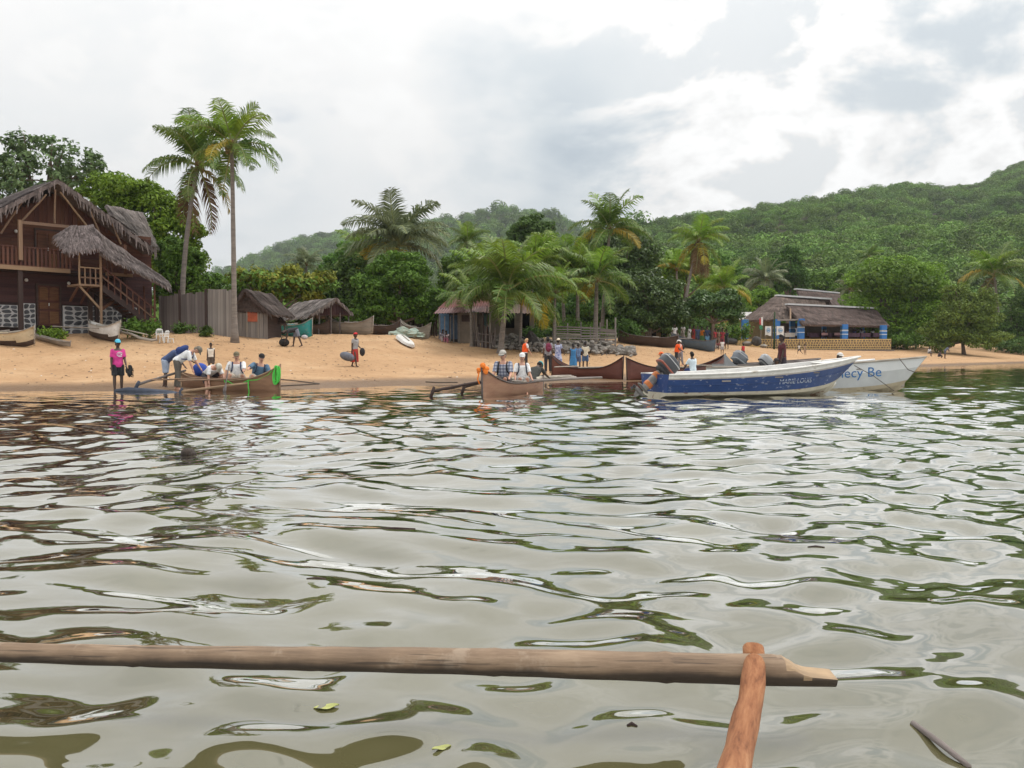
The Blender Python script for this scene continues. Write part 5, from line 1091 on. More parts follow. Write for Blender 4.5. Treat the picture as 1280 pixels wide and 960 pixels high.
P = lambda px, py, Y: at(px, py, Y)
RAW = mat('raw_wood_hull', (.27, .145, .08), .7, .35, 3.5, c2=(.17, .085, .045), bump=.3, bscale=20, stretch=(.4, 1, 2)); RAWG = mat('grey_wood_hull', (.25, .215, .175), .85, .3, 3, bump=.4, bscale=20, stretch=(.4, 1, 2))
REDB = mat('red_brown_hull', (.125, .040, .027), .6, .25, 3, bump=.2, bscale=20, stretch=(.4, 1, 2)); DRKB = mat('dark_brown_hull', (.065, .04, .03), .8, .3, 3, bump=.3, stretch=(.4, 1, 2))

def build_canoes():
    random.seed(31)
    # A: the landing pirogue with passengers
    A = canoe('outrigger_canoe', 'red brown canoe with green rope on its bow carrying men climbing out', (-10.9, 27.4, -.14), (-6.95, 24.75, -.14), .62, .46, RAW, rise_b=.46, rise_s=.2, rocker=.05, booms=[(-.28, .4, 2.2), (.30, .4, 2.3)], fl=None, thwarts=4, rails='pale', boom_m='pale')
    # green rope: a coil over the bow and a swag along the side
    L = (Vector((-10.9, 27.4)) - Vector((-6.95, 24.75))).length
    g = MB(); rg = random.Random(2)
    for k in range(7):
        a0 = rg.uniform(.10, .17); hgt = rg.uniform(.26, .36); o = rg.uniform(-.04, .04); x = L/2-.04+rg.uniform(-.05, .05)
        g.tube([(x+a0*math.cos(t*math.tau/14)*.7, -.05+o*.8-.02*k*.3+a0*.5*math.sin(t*math.tau/14)*.3, .78 + hgt*(math.sin(t*math.tau/14)-.45)*.8) for t in range(15)], .016, 6, cap=False)
    g.tube([(L/2-.1, -.06, .9), (L/2-.35, -.12, .66), (L/2-.75, -.2, .50), (L/2-1.1, -.26, .48), (L/2-1.4, -.3, .36), (L/2-1.75, -.33, .36), (L/2-2.05, -.34, .47)], .014, 6); g.tube([(L/2-1.1, -.26, .50), (L/2-1.05, -.3, .3), (L/2-.98, -.32, .08)], .016, 6)
    for k in range(3): g.tube([(L/2-2.05+.06*math.cos(t), -.35, .45+.06*math.sin(t)) for t in [i*.6+k for i in range(10)]], .014, 5)
    o = g.build('green_rope', ROPE_G, None, True); o.matrix_world = A.matrix_basis.copy(); tag(o, 'bright green rope coiled over the bow of the landing canoe', 'rope')
    # its float lying in the shallows, wrapped in dark blue
    q = MB(); q.tube([P(144, 488, 25.3)-Vector((0, 0, .02)), P(160, 488, 25.2), P(185, 490, 25.0), P(215, 492, 24.8)-Vector((0, 0, .03)), P(240, 493, 24.6)-Vector((0, 0, .08))], [.05, .11, .12, .11, .05], 8, jit=.12); o = q.build('outrigger_float', mat('blue_black_wrap', (.03, .04, .065), .6, .35, 6), None, True); tag(o, 'dark blue wrapped outrigger float lying in the shallows beside the pink shirted man', 'outrigger')
    for i, (a, b, lab) in enumerate((((172, 480.5, 25.2), (232, 463, 26.6), 'dark outrigger boom slanting up behind the bending men'), ((226, 489.5, 24.7), (318, 478, 25.2), 'pale outrigger boom along the near side of the landing canoe'))):
        o = pole(None, 'outrigger_boom', P(*a), P(*b), .045, 'grey' if i == 0 else 'pale'); tag(o, lab, 'pole')
        q = MB(); p = P(*a); q.tube([p+Vector((.05, 0, .1)), p+Vector((0, 0, 0)), p+Vector((-.1, -.05, -.24))], [.04, .055, .05], 7); o = q.build('outrigger_peg', mat('blue_black_wrap', (.03, .04, .065)), None, True); tag(o, ('dark peg tying the far boom to the float' if i == 0 else 'dark peg at the water end of the pale near boom'), 'peg')
    # B: the couple's pirogue, bow towards us
    B0, B1 = Vector((.95, 25.6, -.12)), Vector((-.78, 21.75, -.12))
    canoe('outrigger_canoe', 'grey bowed canoe with orange cloth on its stem carrying a seated couple', B0, B1, .66, .44, mat('tan_hull', (.33, .19, .115), .7, .35, 4, c2=(.24, .115, .07), bump=.3, stretch=(.4, 1, 2)), rise_b=.46, rise_s=.15, rocker=.03, booms=[(.15, .5, .5)], rails='grey', thwarts=3, ex=2.2)
    d = (B1-B0).normalized(); q = MB(); bw = B1 + Vector((0, 0, .9))
    for k in range(9): q.ell(bw + Vector((random.uniform(-.13, .13), random.uniform(-.1, .1), random.uniform(-.16, .08))), (random.uniform(.05, .1), .04, random.uniform(.04, .1)), 7, 5, Matrix.Rotation(random.uniform(0, 3), 3, 'Y'))
    q.tube([bw+Vector((-.08, -.03, -.1)), bw+Vector((-.12, -.05, -.3)), bw+Vector((-.07, -.06, -.42))], .02, 5); o = q.build('orange_cloth', mat('orange_cloth', (.75, .19, .02), .8, .2, 10), None, True); tag(o, 'bright orange cloth knotted on the bow of the couple\'s canoe', 'cloth')
    for a, b, lab in (((541, 489, 22.6), (603, 477, 23.2), 'dark outrigger boom reaching left from the couple\'s canoe'), ((580, 484, 23.6), (608, 476, 24.2), 'second short dark boom behind the first left of the couple'), ((628, 477.5, 23.0), (752, 472, 27.5), 'long pale pole reaching right from the couple\'s canoe')):
        o = pole(None, 'outrigger_boom', P(*a), P(*b), .045, 'dark' if a[0] < 600 else 'grey'); tag(o, lab, 'pole')
        if a[0] < 600: q = MB(); p = P(*a); q.tube([p+Vector((.04, 0, .12)), p, p+Vector((-.07, 0, -.2))], [.035, .05, .045], 7); o = q.build('outrigger_peg', WOOD['dark'], None, True); tag(o, 'dark peg at the end of the boom left of the couple' if a[0] < 550 else 'dark peg at the end of the short boom left of the couple', 'peg')
    for i in range(4):
        o = pole(None, 'driftwood_pole', P(640+i*11, 474-i*.6, 30), P(720-i*3, 472-i*1.0+(2 if i == 3 else 0), 31), .06, 'driftwood'); tag(o, ['lowest bleached pole lying at the waterline right of the couple', 'second bleached pole lying at the waterline', 'third bleached pole lying at the waterline', 'uppermost bleached pole with raised end at the waterline'][i], 'pole', 'bleached poles at the waterline')
    # C, D: red brown pirogues at the edge
    canoe('outrigger_canoe', 'red brown canoe lying broadside below the group with the blue dress', P(690, 473, 37.0)-Vector((0, 0, .02)), P(778, 475, 35.0)-Vector((0, 0, .05)), .62, .50, REDB, rise_b=.52, rise_s=.55, rocker=.02, booms=[(-.35, .5, 1.6), (.35, .4, 1.9)], rails='dark', thwarts=3, boom_m='driftwood', ex=3.)
    canoe('outrigger_canoe', 'red brown canoe half hidden behind the grey outboard of the blue boat', P(906, 469, 38)-Vector((0, 0, .02)), P(784, 475, 34.6)-Vector((0, 0, .05)), .66, .46, REDB, rise_b=.5, rise_s=.5, rocker=.02, booms=[(.2, 1.6, .4), (-.4, 1.4, .4)], rails='dark', thwarts=4, ex=3.)
    for i, (px, Y) in enumerate(((690, 37), (742, 36))):
        pass
    # beached canoes, left to right
    CRM = paint('cream_paint', (.55, .46, .31), (.30, .24, .17), .4); WHT = paint('white_hull_paint', (.62, .60, .57), (.36, .33, .30), .4); TRQ = paint('turquoise_paint', (.05, .40, .42), (.25, .35, .33), .5)
    canoe('beached_canoe', 'cream canoe with dark bottom beached at the left edge before the house', gp(-52, 38.5, -.05), gp(44, 38.0, -.02), .75, .62, CRM, rise_b=.38, rise_s=.3, rocker=.18, bottom=DRKB, booms=[(.1, .7, .5), (.5, .7, .5)], rails='driftwood', roll=R(6), group='beached canoes')
    canoe('beached_canoe', 'white canoe beached bow forward before the landing posts', gp(111, 42.2, .0), gp(148, 40.0, .0), .75, .66, WHT, rise_b=.42, rise_s=.12, rocker=.12, bottom=DRKB, rails='driftwood', booms=[(0, 1.6, .4)], group='beached canoes', roll=R(-4))
    q = MB(); q.tube([gp(152, 40.6, .45), gp(165, 40.5, .36), gp(176, 40.4, .18), gp(190, 40.3, .14), gp(197, 40.3, .2)], [.05, .06, .075, .07, .05], 8); o = q.build('outrigger_float', WOOD['driftwood'], None, True); tag(o, 'bleached curved float lying right of the white canoe', 'outrigger')
    for i, (a, b) in enumerate((((66, 41, .55), (128, 40.6, .62)), ((148, 40.7, .62), (186, 40.2, .42)))): o = pole(None, 'outrigger_boom', gp(*a), gp(*b), .035, 'driftwood'); tag(o, ['thin bleached pole crossing the stone base left of the white canoe', 'bleached boom right of the white canoe above the float'][i], 'pole')
    canoe('dugout_float', 'narrow bleached dugout lying on the sand right of the cream canoe', gp(44, 40, .02), gp(88, 38.4, .03), .34, .2, RAWG, rise_b=.08, rise_s=.05, rocker=.06, rails='driftwood', thwarts=1, group='beached canoes', cat='dugout')
    canoe('beached_canoe', 'turquoise canoe beached behind the man bending over his bag', gp(332, 52.0, .02), gp(391, 49.4, -.02), .78, .72, TRQ, rise_b=.5, rise_s=.55, rocker=.18, rails='driftwood', group='beached canoes', roll=R(5), booms=[(.1, .6, .4)])
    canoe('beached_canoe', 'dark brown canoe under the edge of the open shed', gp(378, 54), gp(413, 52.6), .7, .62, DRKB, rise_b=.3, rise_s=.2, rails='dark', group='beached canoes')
    canoe('beached_canoe', 'long weathered grey canoe right of the open shed', gp(408, 54.4), gp(466, 53.0), .8, .75, RAWG, rise_b=.45, rise_s=.5, rocker=.12, rails='driftwood', group='beached canoes', booms=[(0, .8, .6), (.4, .8, .6)])
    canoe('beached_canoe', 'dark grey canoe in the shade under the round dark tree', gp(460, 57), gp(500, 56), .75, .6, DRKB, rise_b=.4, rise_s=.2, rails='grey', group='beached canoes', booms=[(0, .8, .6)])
    canoe('beached_canoe', 'pale grey canoe left of the hut with the blue door', gp(499, 57), gp(536, 56), .75, .7, RAWG, rise_b=.45, rise_s=.35, rails='driftwood', group='beached canoes', booms=[(-.2, .6, .8)])
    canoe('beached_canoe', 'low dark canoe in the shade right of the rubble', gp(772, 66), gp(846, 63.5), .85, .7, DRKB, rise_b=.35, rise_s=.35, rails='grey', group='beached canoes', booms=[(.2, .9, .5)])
    canoe('beached_canoe', 'blue grey canoe beached before the crowd', gp(893, 62.5), gp(838, 66.5), .9, .72, paint('slate_paint', (.085, .125, .17), (.12, .11, .10), .5), rise_b=.3, rise_s=.3, rails='grey', group='beached canoes', booms=[(.2, .9, .5)])
    canoe('beached_canoe', 'red tinged dark canoe at the right end of the slat fence', gp(778, 70), gp(806, 67), .8, .7, mat('rust_hull', (.16, .06, .04), .8, .3, 3), rise_b=.4, rise_s=.2, rails='dark', group='beached canoes')
    # white upturned skiff
    a, b = gp(501, 51.5, .18), gp(515, 48.3, .05); c = (a+b)/2; d = b-a; r = empty('white_board', c); r.rotation_euler = (R(-8), -math.atan2(d.z, Vector((d.x, d.y)).length), math.atan2(d.y, d.x)); tag(r, 'white flat hulled skiff lying upturned on the sand below the round tree', 'skiff')
    L = d.length; q = MB(); n = 10
    for i in range(n+1):
        s = i/n; x = -L/2+L*s; hb = .42*(1-(max(0, s-.15)/.85)**3.5)**.6 if s < 1 else .03; hb = max(hb, .05); hb *= (.75+.25*min(1, s*6)); z = .05*s
        q.v += [(x, -hb, z), (x, -hb*.8, z+.14), (x, 0, z+.19), (x, hb*.8, z+.14), (x, hb, z), (x, 0, z-.02)]
    for i in range(n):
        for j in range(6): q.f.append((i*6+j, (i+1)*6+j, (i+1)*6+(j+1) % 6, i*6+(j+1) % 6))
    q.f += [(0, 1, 2, 3, 4, 5), tuple(n*6+j for j in (5, 4, 3, 2, 1, 0))]; q.mi = [0]*len(q.f); hu = q.build('hull', WHT, r)
    stick(r, 'keel_strip', (-L*.42, 0, .21), (L*.2, 0, .235), .06, .06, 'driftwood')
    bm = bmesh.new(); bmesh.ops.create_icosphere(bm, subdivisions=4, radius=1)
    for v in bm.verts: k = 1+.35*mnoise.noise(v.co*2.3)+.2*mnoise.noise(v.co*6); v.co = Vector((v.co.x*1.15*k, v.co.y*.8*k, max(-.05, v.co.z)*.55*k))
    me = bpy.data.meshes.new('net_heap'); bm.to_mesh(me); bm.free(); me.materials.append(mat('pale_green_net', (.27, .38, .33), .9, .35, 6, c2=(.34, .33, .26), bump=.8, bscale=30)); o = link('net_heap', me, None, loc=gp(507, 54.5)); tag(o, 'heap of pale green fishing net behind the upturned white skiff', 'net')
build_canoes()

# ------------------------------------------------------------------ motor boats
def outboard(name, label, loc, rz, tilt, cowl_c, stripe_c, leg_c, s=1.0, group='outboard motors'):
    """local: x is astern, pivot at the clamp"""
    r = empty(name, loc); r.rotation_euler = (0, 0, rz); tag(r, label, 'outboard motor', group)
    rot = Matrix.Rotation(tilt, 4, 'Y')      # lifts the leg astern
    def sup(c, h, n=2.6, seg=9):
        """a rounded box"""
        m = MB(); nu, nv = 20, seg
        for j in range(nv+1):
            ph = -math.pi/2 + math.pi*j/nv
            for i in range(nu):
                th = math.tau*i/nu; f = lambda t: math.copysign(abs(t)**(2/n), t)
                m.v.append((c[0]+h[0]*f(math.cos(ph))*f(math.cos(th)), c[1]+h[1]*f(math.cos(ph))*f(math.sin(th)), c[2]+h[2]*f(math.sin(ph))))
        for j in range(nv):
            for i in range(nu): m.f.append((j*nu+i, j*nu+(i+1) % nu, (j+1)*nu+(i+1) % nu, (j+1)*nu+i))
        m.mi = [0]*len(m.f); return m
    tr = lambda m: [setattr(m, 'v', [tuple(s*(rot @ Vector(v))) for v in m.v]), m][1]
    G = mat('cowl_'+name+str(cowl_c[0]), cowl_c, .35, .1, 4, spec=.6); ST = mat('stripe_'+str(stripe_c[0]), stripe_c, .5, .15, 6); LG = mat('leg_'+str(leg_c[0]), leg_c, .5, .3, 8); BLK = mat('black_plastic', (.02, .02, .022), .5, .2, 5)
    cw = tr(sup((.12, 0, .52), (.34, .21, .27), 3.2)).build('cowl', G, r, True)
    q = tr(sup((.12, 0, .36), (.348, .216, .035), 5)); q.build('stripe', ST, cw, True); q = tr(sup((.12, 0, .62), (.338, .213, .02), 5)); q.build('stripe', mat('pale_stripe', (.5, .5, .5), .5), cw, True)
    tr(sup((.10, 0, .22), (.24, .16, .10), 3)).build('lower_cowl', BLK, r, True)
    lg = tr(sup((.14, 0, -.22), (.13, .085, .42), 3.4)).build('leg', LG, r, True)
    tr(sup((.14, 0, -.02), (.137, .09, .10), 5)).build('band', mat('orange_band', (.50, .16, .045), .6, .25, 8), lg, True); tr(sup((.14, 0, -.40), (.137, .09, .09), 5)).build('band', MATS['orange_band'], lg, True)
    tr(sup((.18, 0, -.60), (.22, .10, .025), 4)).build('cavitation_plate', LG, r, True); tr(sup((.20, 0, -.76), (.21, .06, .065), 2.4)).build('gearcase', LG, r, True)
    q = MB(); q.add([(.1, -.012, -.8), (.3, -.012, -.8), (.24, -.012, -.97), (.16, -.012, -.97), (.1, .012, -.8), (.3, .012, -.8), (.24, .012, -.97), (.16, .012, -.97)], [(0, 1, 2, 3), (7, 6, 5, 4), (0, 4, 5, 1), (1, 5, 6, 2), (2, 6, 7, 3), (3, 7, 4, 0)]); tr(q).build('skeg', LG, r)
    q = MB(); q.tube([(.38, 0, -.76), (.47, 0, -.76)], [.045, .03], 8)
    for k in range(3):
        a = k*math.tau/3; c, s_ = math.cos(a), math.sin(a); q.add([(.40, .03*c-.02*s_, -.76+.03*s_+.02*c), (.44, .03*c+.02*s_, -.76+.03*s_-.02*c), (.46, .14*c+.06*s_, -.76+.14*s_-.06*c), (.40, .14*c-.05*s_, -.76+.14*s_+.05*c)], [(0, 1, 2, 3), (3, 2, 1, 0)])
    tr(q).build('propeller', BLK, r); q = MB(); q.box((-.05, 0, .0), (.10, .22, .34)); q.tube([(-.08, -.1, .1), (-.3, -.12, .24), (-.62, -.12, .26)], [.03, .025, .03], 6); q.build('clamp', LG, r); 
    return r
def skiff(name, label, S, B, beam, hs, hb, mats, strakes, draft=.22, group='motor boats', flare=.8, cat='boat', transom_m=None, n=20, bow_rake=.55, levels=None):
    """hard chine open boat, x from stern to bow; strakes: (fraction of side height 0..1, material index)"""
    S, B = Vector(S), Vector(B); d = B-S; L = d.length; r = empty(name, (S+B)/2 if False else S); r.rotation_euler = (0, 0, math.atan2(d.y, d.x)); tag(r, label, cat, group)
    fr = [0.] + [f for f, _ in strakes]; st = []
    for i in range(n+1):
        s = i/n; hbm = beam/2*(1 - max(0, (s-.30)/.70)**2.3); hbm = max(.02, hbm*(.88+.12*min(1, s*4))); ch = hbm*(flare - .25*max(0, s-.4)); top = hs + (hb-hs)*s**2.0; chz = -.06 + (.30)*max(0, (s-.45)/.55)**2.2; kz = -draft + (draft+.12)*max(0, (s-.72)/.28)**2
        x = L*s; sec = [(0, kz, 0.)] + [(ch + (hbm-ch)*f**.8, chz + (top-chz)*f, f) for f in fr]; rk = bow_rake*max(0, (s-.6)/.4)**2
        st.append([(x - rk*(1-max(0, f))*1.0*(1 if k else 1.0), y, z) for k, (y, z, f) in enumerate(sec)])
    k = len(st[0]); hull = MB(); F = []
    for sg in (1, -1):
        o = len(hull.v); hull.v += [(x, sg*y, z) for sec in st for (x, y, z) in sec]
        for i in range(n):
            for j in range(k-1):
                f = (o+i*k+j, o+(i+1)*k+j, o+(i+1)*k+j+1, o+i*k+j+1); hull.f.append(f if sg < 0 else f[::-1]); hull.mi.append(0 if j == 0 else strakes[j-1][1])
    o2 = len(hull.v); t = .03       # inner skin
    for sg in (1, -1):
        o = len(hull.v); hull.v += [(x+.01, sg*max(.004, y-t), z+(.05 if j < 2 else 0)) for sec in st for j, (x, y, z) in enumerate(sec)]
        for i in range(n):
            for j in range(k-1): f = (o+i*k+j, o+(i+1)*k+j, o+(i+1)*k+j+1, o+i*k+j+1); hull.f.append(f if sg > 0 else f[::-1]); hull.mi.append(len(mats)-1)
    hu = hull.build('hull', mats, r)
    q = MB(); sec = st[0]; bt = MB(); bt.add([(-.012, y_, z_) for y_, z_ in ((sec[1][1], sec[1][2]), (0, sec[0][2]), (-sec[1][1], sec[1][2]), (-sec[2][1], sec[2][2]), (sec[2][1], sec[2][2]))] + [(.02, y_, z_) for y_, z_ in ((sec[1][1], sec[1][2]), (0, sec[0][2]), (-sec[1][1], sec[1][2]), (-sec[2][1], sec[2][2]), (sec[2][1], sec[2][2]))], [(0, 1, 2, 3, 4), (9, 8, 7, 6, 5)] + [(i, (i+1) % 5, 5+(i+1) % 5, 5+i) for i in range(5)]); bt.build('transom_foot', mats[0], hu); pts = [(0, y, z) for (x, y, z) in sec[2:]] + [(0, -y, z) for (x, y, z) in reversed(sec[2:])]; q.add([(x-.015, y, z) for x, y, z in pts] + [(x+.03, y, z) for x, y, z in pts], [tuple(range(len(pts)))[::-1], tuple(range(len(pts), 2*len(pts)))] + [(i, (i+1) % len(pts), len(pts)+(i+1) % len(pts), len(pts)+i) for i in range(len(pts))]); q.build('transom', transom_m or mats[1], hu)
    for sg in (1, -1):
        q = MB(); v = [(x, sg*(y+.015), z) for sec in st for (x, y, z) in sec[-1:]]; q.tube(v, .03, 6); q.build('gunwale', mats[-1], hu, True)
    for s in (.25, .5, .72): i = int(s*n); x, y, z = st[i][-1]; stick(r, 'thwart', (x, -y+.03, z-.2), (x, y-.03, z-.2), .25, .035, 'silver')
    q = MB(); a = [st[i] for i in range(int(n*.8), n+1)]; q.v = [(x, sg*y*.97, z-.02) for sec in a for (x, y, z) in sec[-1:] for sg in (1, -1)]; q.f = [(2*i, 2*i+1, 2*i+3, 2*i+2) for i in range(len(a)-1)]; q.mi = [0]*len(q.f); q.build('foredeck', mats[-1], r)
    return r, st
def hull_text(r, st, s, size, m, x0, z0, side=-1, sx=1.0, slope=0.):
    """lettering that follows the curved side of a skiff: every vertex is laid onto the hull surface"""
    o = text_obj(s, size, m, r, (0, 0, 0), (0, 0, 0)); n = len(st)-1
    def hy(x, z):
        best = None
        rows = []
        for sec in st:      # y at this height on each station (side points only)
            p = sec[1:]; zs = [q[2] for q in p]; j = 0
            while j < len(p)-2 and z > zs[j+1]: j += 1
            t = max(0, min(1, (z-zs[j])/(zs[j+1]-zs[j]+1e-9))); rows.append((p[j][0]+(p[j+1][0]-p[j][0])*t, p[j][1]+(p[j+1][1]-p[j][1])*t))
        for (xa, ya), (xb, yb) in zip(rows[:-1], rows[1:]):
            if xa <= x <= xb: return ya + (yb-ya)*(x-xa)/(xb-xa+1e-9)
        return rows[-1][1]
    for v in o.data.vertices:
        x = x0 + v.co.x*sx; z = z0 + v.co.y + slope*v.co.x*sx; v.co = Vector((x, side*(hy(x, z)+.007+max(0, v.co.z)), z))
    o.data.update(); return o
def build_motor_boats():
    BLU = paint('boat_blue', (.010, .044, .165), (.40, .42, .46), .15, .45, 7.); WHP = paint('boat_white', (.70, .69, .66), (.40, .36, .30), .35, .5); CRM = paint('boat_bottom', (.50, .46, .36), (.22, .12, .07), .6, .6, 4.); GRY = paint('boat_grey', (.40, .37, .34), (.28, .22, .18), .4)
    S, B = Vector((3.75, 21.75, 0)), Vector((9.95, 23.75, 0)); S.z = B.z = 0
    r, st = skiff('motor_boat', 'long open boat in chipped blue and white paint with tilted dark outboard', S, B, 1.75, .48, .93, [CRM, CRM, BLU, WHP, GRY, WHP], [(.14, 1), (.50, 2), (.53, 2), (.76, 2), (.82, 4), (1.0, 3)], bow_rake=.8, transom_m=BLU)
    r.location.z = .14; n = len(st)-1
    q = MB(); q.tube([(st[i][3][0], -st[i][3][1]-.008, st[i][3][2]) for i in range(n+1)], .014, 5); q.build('rub_strake', BLU, r)
    WT = mat('faded_letter', (.42, .47, .55), .7, .3, 12)
    hull_text(r, st, 'MARIE LOUIS', .19, WT, 3.3, .20, -1, sx=1.05, slope=.03)
    q = MB(); q.box((.0, 0, .0), (1, 1, 1)); 
    d = (B-S).normalized(); rz = math.atan2(d.y, d.x)
    outboard('outboard_motor', 'dark grey outboard with orange bands tilted up on the blue boat\'s stern', S + Vector((.12, -.05, .50)), rz+math.pi, R(-47), (.045, .048, .055), (.30, .09, .06), (.19, .18, .17), s=.86)
    # white boat
    WH2 = mat('smooth_white', (.68, .70, .71), .45, .06, 2); WH3 = mat('grey_white', (.50, .52, .52), .5, .08, 2); BT = paint('algae_bottom', (.42, .36, .25), (.20, .16, .08), .5, .6, 4.)
    S2, B2 = Vector((6.6, 27.6, 0)), Vector((12.55, 25.1, 0))
    r2, st2 = skiff('motor_boat', 'white open boat with blue lettering moored behind the blue boat\'s bow', S2, B2, 1.7, .70, 1.06, [BT, BT, WH3, WH2, WOOD['driftwood']], [(.14, 1), (.62, 2), (.66, 3), (1.0, 3)], bow_rake=.6)
    hull_text(r2, st2, 'necy Be', .42, mat('letter_blue', (.03, .16, .42), .5, .2, 6), 3.95, .40, -1, sx=.95, slope=.05)
    q = MB(); q.tube([P(1124, 448, 25.0), P(1135, 462, 24.6), P(1146, 466, 24.2)], .012, 5); o = q.build('mooring_rope', ROPE_D, None, True); tag(o, 'dark rope hanging over the bow of the white boat', 'rope')
    q = MB(); q.tube([P(1068, 457, 23.6), P(1092, 470, 24.1), P(1118, 489, 24.5)], .010, 5); o = q.build('mooring_rope', ROPE_D, None, True); tag(o, 'thin rope from the blue boat\'s bow down into the water', 'rope')
    # grey skiff and white skiff moored beyond the blue boat
    GS = mat('bare_grey', (.27, .28, .29), .6, .15, 3)
    r3, st3 = skiff('motor_boat', 'grey skiff with silver outboard moored behind the blue boat', (7.6, 29.6, 0), (11.8, 31.8, 0), 1.5, .75, .95, [GS, GS, GS, WOOD['grey']], [(.2, 1), (1.0, 2)])
    outboard('outboard_motor', 'silver grey outboard standing behind the blue boat\'s gunwale', (7.95, 29.3, .55), math.atan2(2.2, 4.2)+math.pi, R(-30), (.13, .145, .165), (.24, .26, .28), (.2, .2, .2), s=.86)
    r4, st4 = skiff('motor_boat', 'white skiff with blue lettering beyond the grey skiff', (9.0, 31.0, 0), (13.8, 31.6, 0), 1.6, .72, .92, [WH3, WH3, WH2, WH2], [(.2, 1), (1.0, 2)])
    hull_text(r4, st4, 'WORT', .17, MATS['letter_blue'], .8, .42, -1)
    outboard('outboard_motor', 'white and black outboard right of the silver one', (8.85, 29.4, .55), R(15)+math.pi, R(-40), (.34, .35, .36), (.05, .05, .06), (.05, .05, .055), s=.72)
    q = MB(); a = P(906, 463, 29.0); q.add([a, a+Vector((1.1, .2, 0)), a+Vector((.35, .1, .22)), a+Vector((.0, 0, .58)), a+Vector((0, .12, 0)), a+Vector((1.1, .32, 0)), a+Vector((.35, .22, .22)), a+Vector((.0, .12, .58))], [(0, 1, 2, 3), (7, 6, 5, 4), (0, 4, 5, 1), (1, 5, 6, 2), (2, 6, 7, 3), (3, 7, 4, 0)]); o = q.build('grey_prow', GS, None); tag(o, 'grey pointed prow rising left of the silver outboard', 'prow')
build_motor_boats()
# ------------------------------------------------------------------ people
SKIN = dict(dark=plain('skin_dark', (.062, .034, .023), rough=.5), brown=plain('skin_brown', (.10, .055, .036), rough=.5), light=plain('skin_light', (.50, .27, .19), rough=.5))
def cloth(c): return mat('cloth_%02d_%02d_%02d' % tuple(int(k*99) for k in c), c, .9, .22, 7, bump=1.0, bscale=13)
_REM = []
def remeshed(mb, name, m, parent, voxel, smooth_it=2):
    o = mb.build(name, m, parent, True); md = o.modifiers.new('r', 'REMESH'); md.mode = 'VOXEL'; md.voxel_size = voxel; md.use_smooth_shade = True
    if smooth_it: sm = o.modifiers.new('s', 'SMOOTH'); sm.factor = .5; sm.iterations = smooth_it
    _REM.append(o); return o
def ring_loft(mb, secs, n=14):
    """secs: (centre, axis_side, axis_front, half side, half front)"""
    o = len(mb.v)
    for c, sx, fy, a, b in secs:
        for i in range(n):
            t = math.tau*i/n; mb.v.append(tuple(c + sx*math.cos(t)*a + fy*math.sin(t)*b))
    k = len(secs); F = [(o+i*n+j, o+i*n+(j+1) % n, o+(i+1)*n+(j+1) % n, o+(i+1)*n+j) for i in range(k-1) for j in range(n)] + [tuple(o+j for j in range(n-1, -1, -1)), tuple(o+(k-1)*n+j for j in range(n))]
    mb.f += F; mb.mi += [0]*len(F)
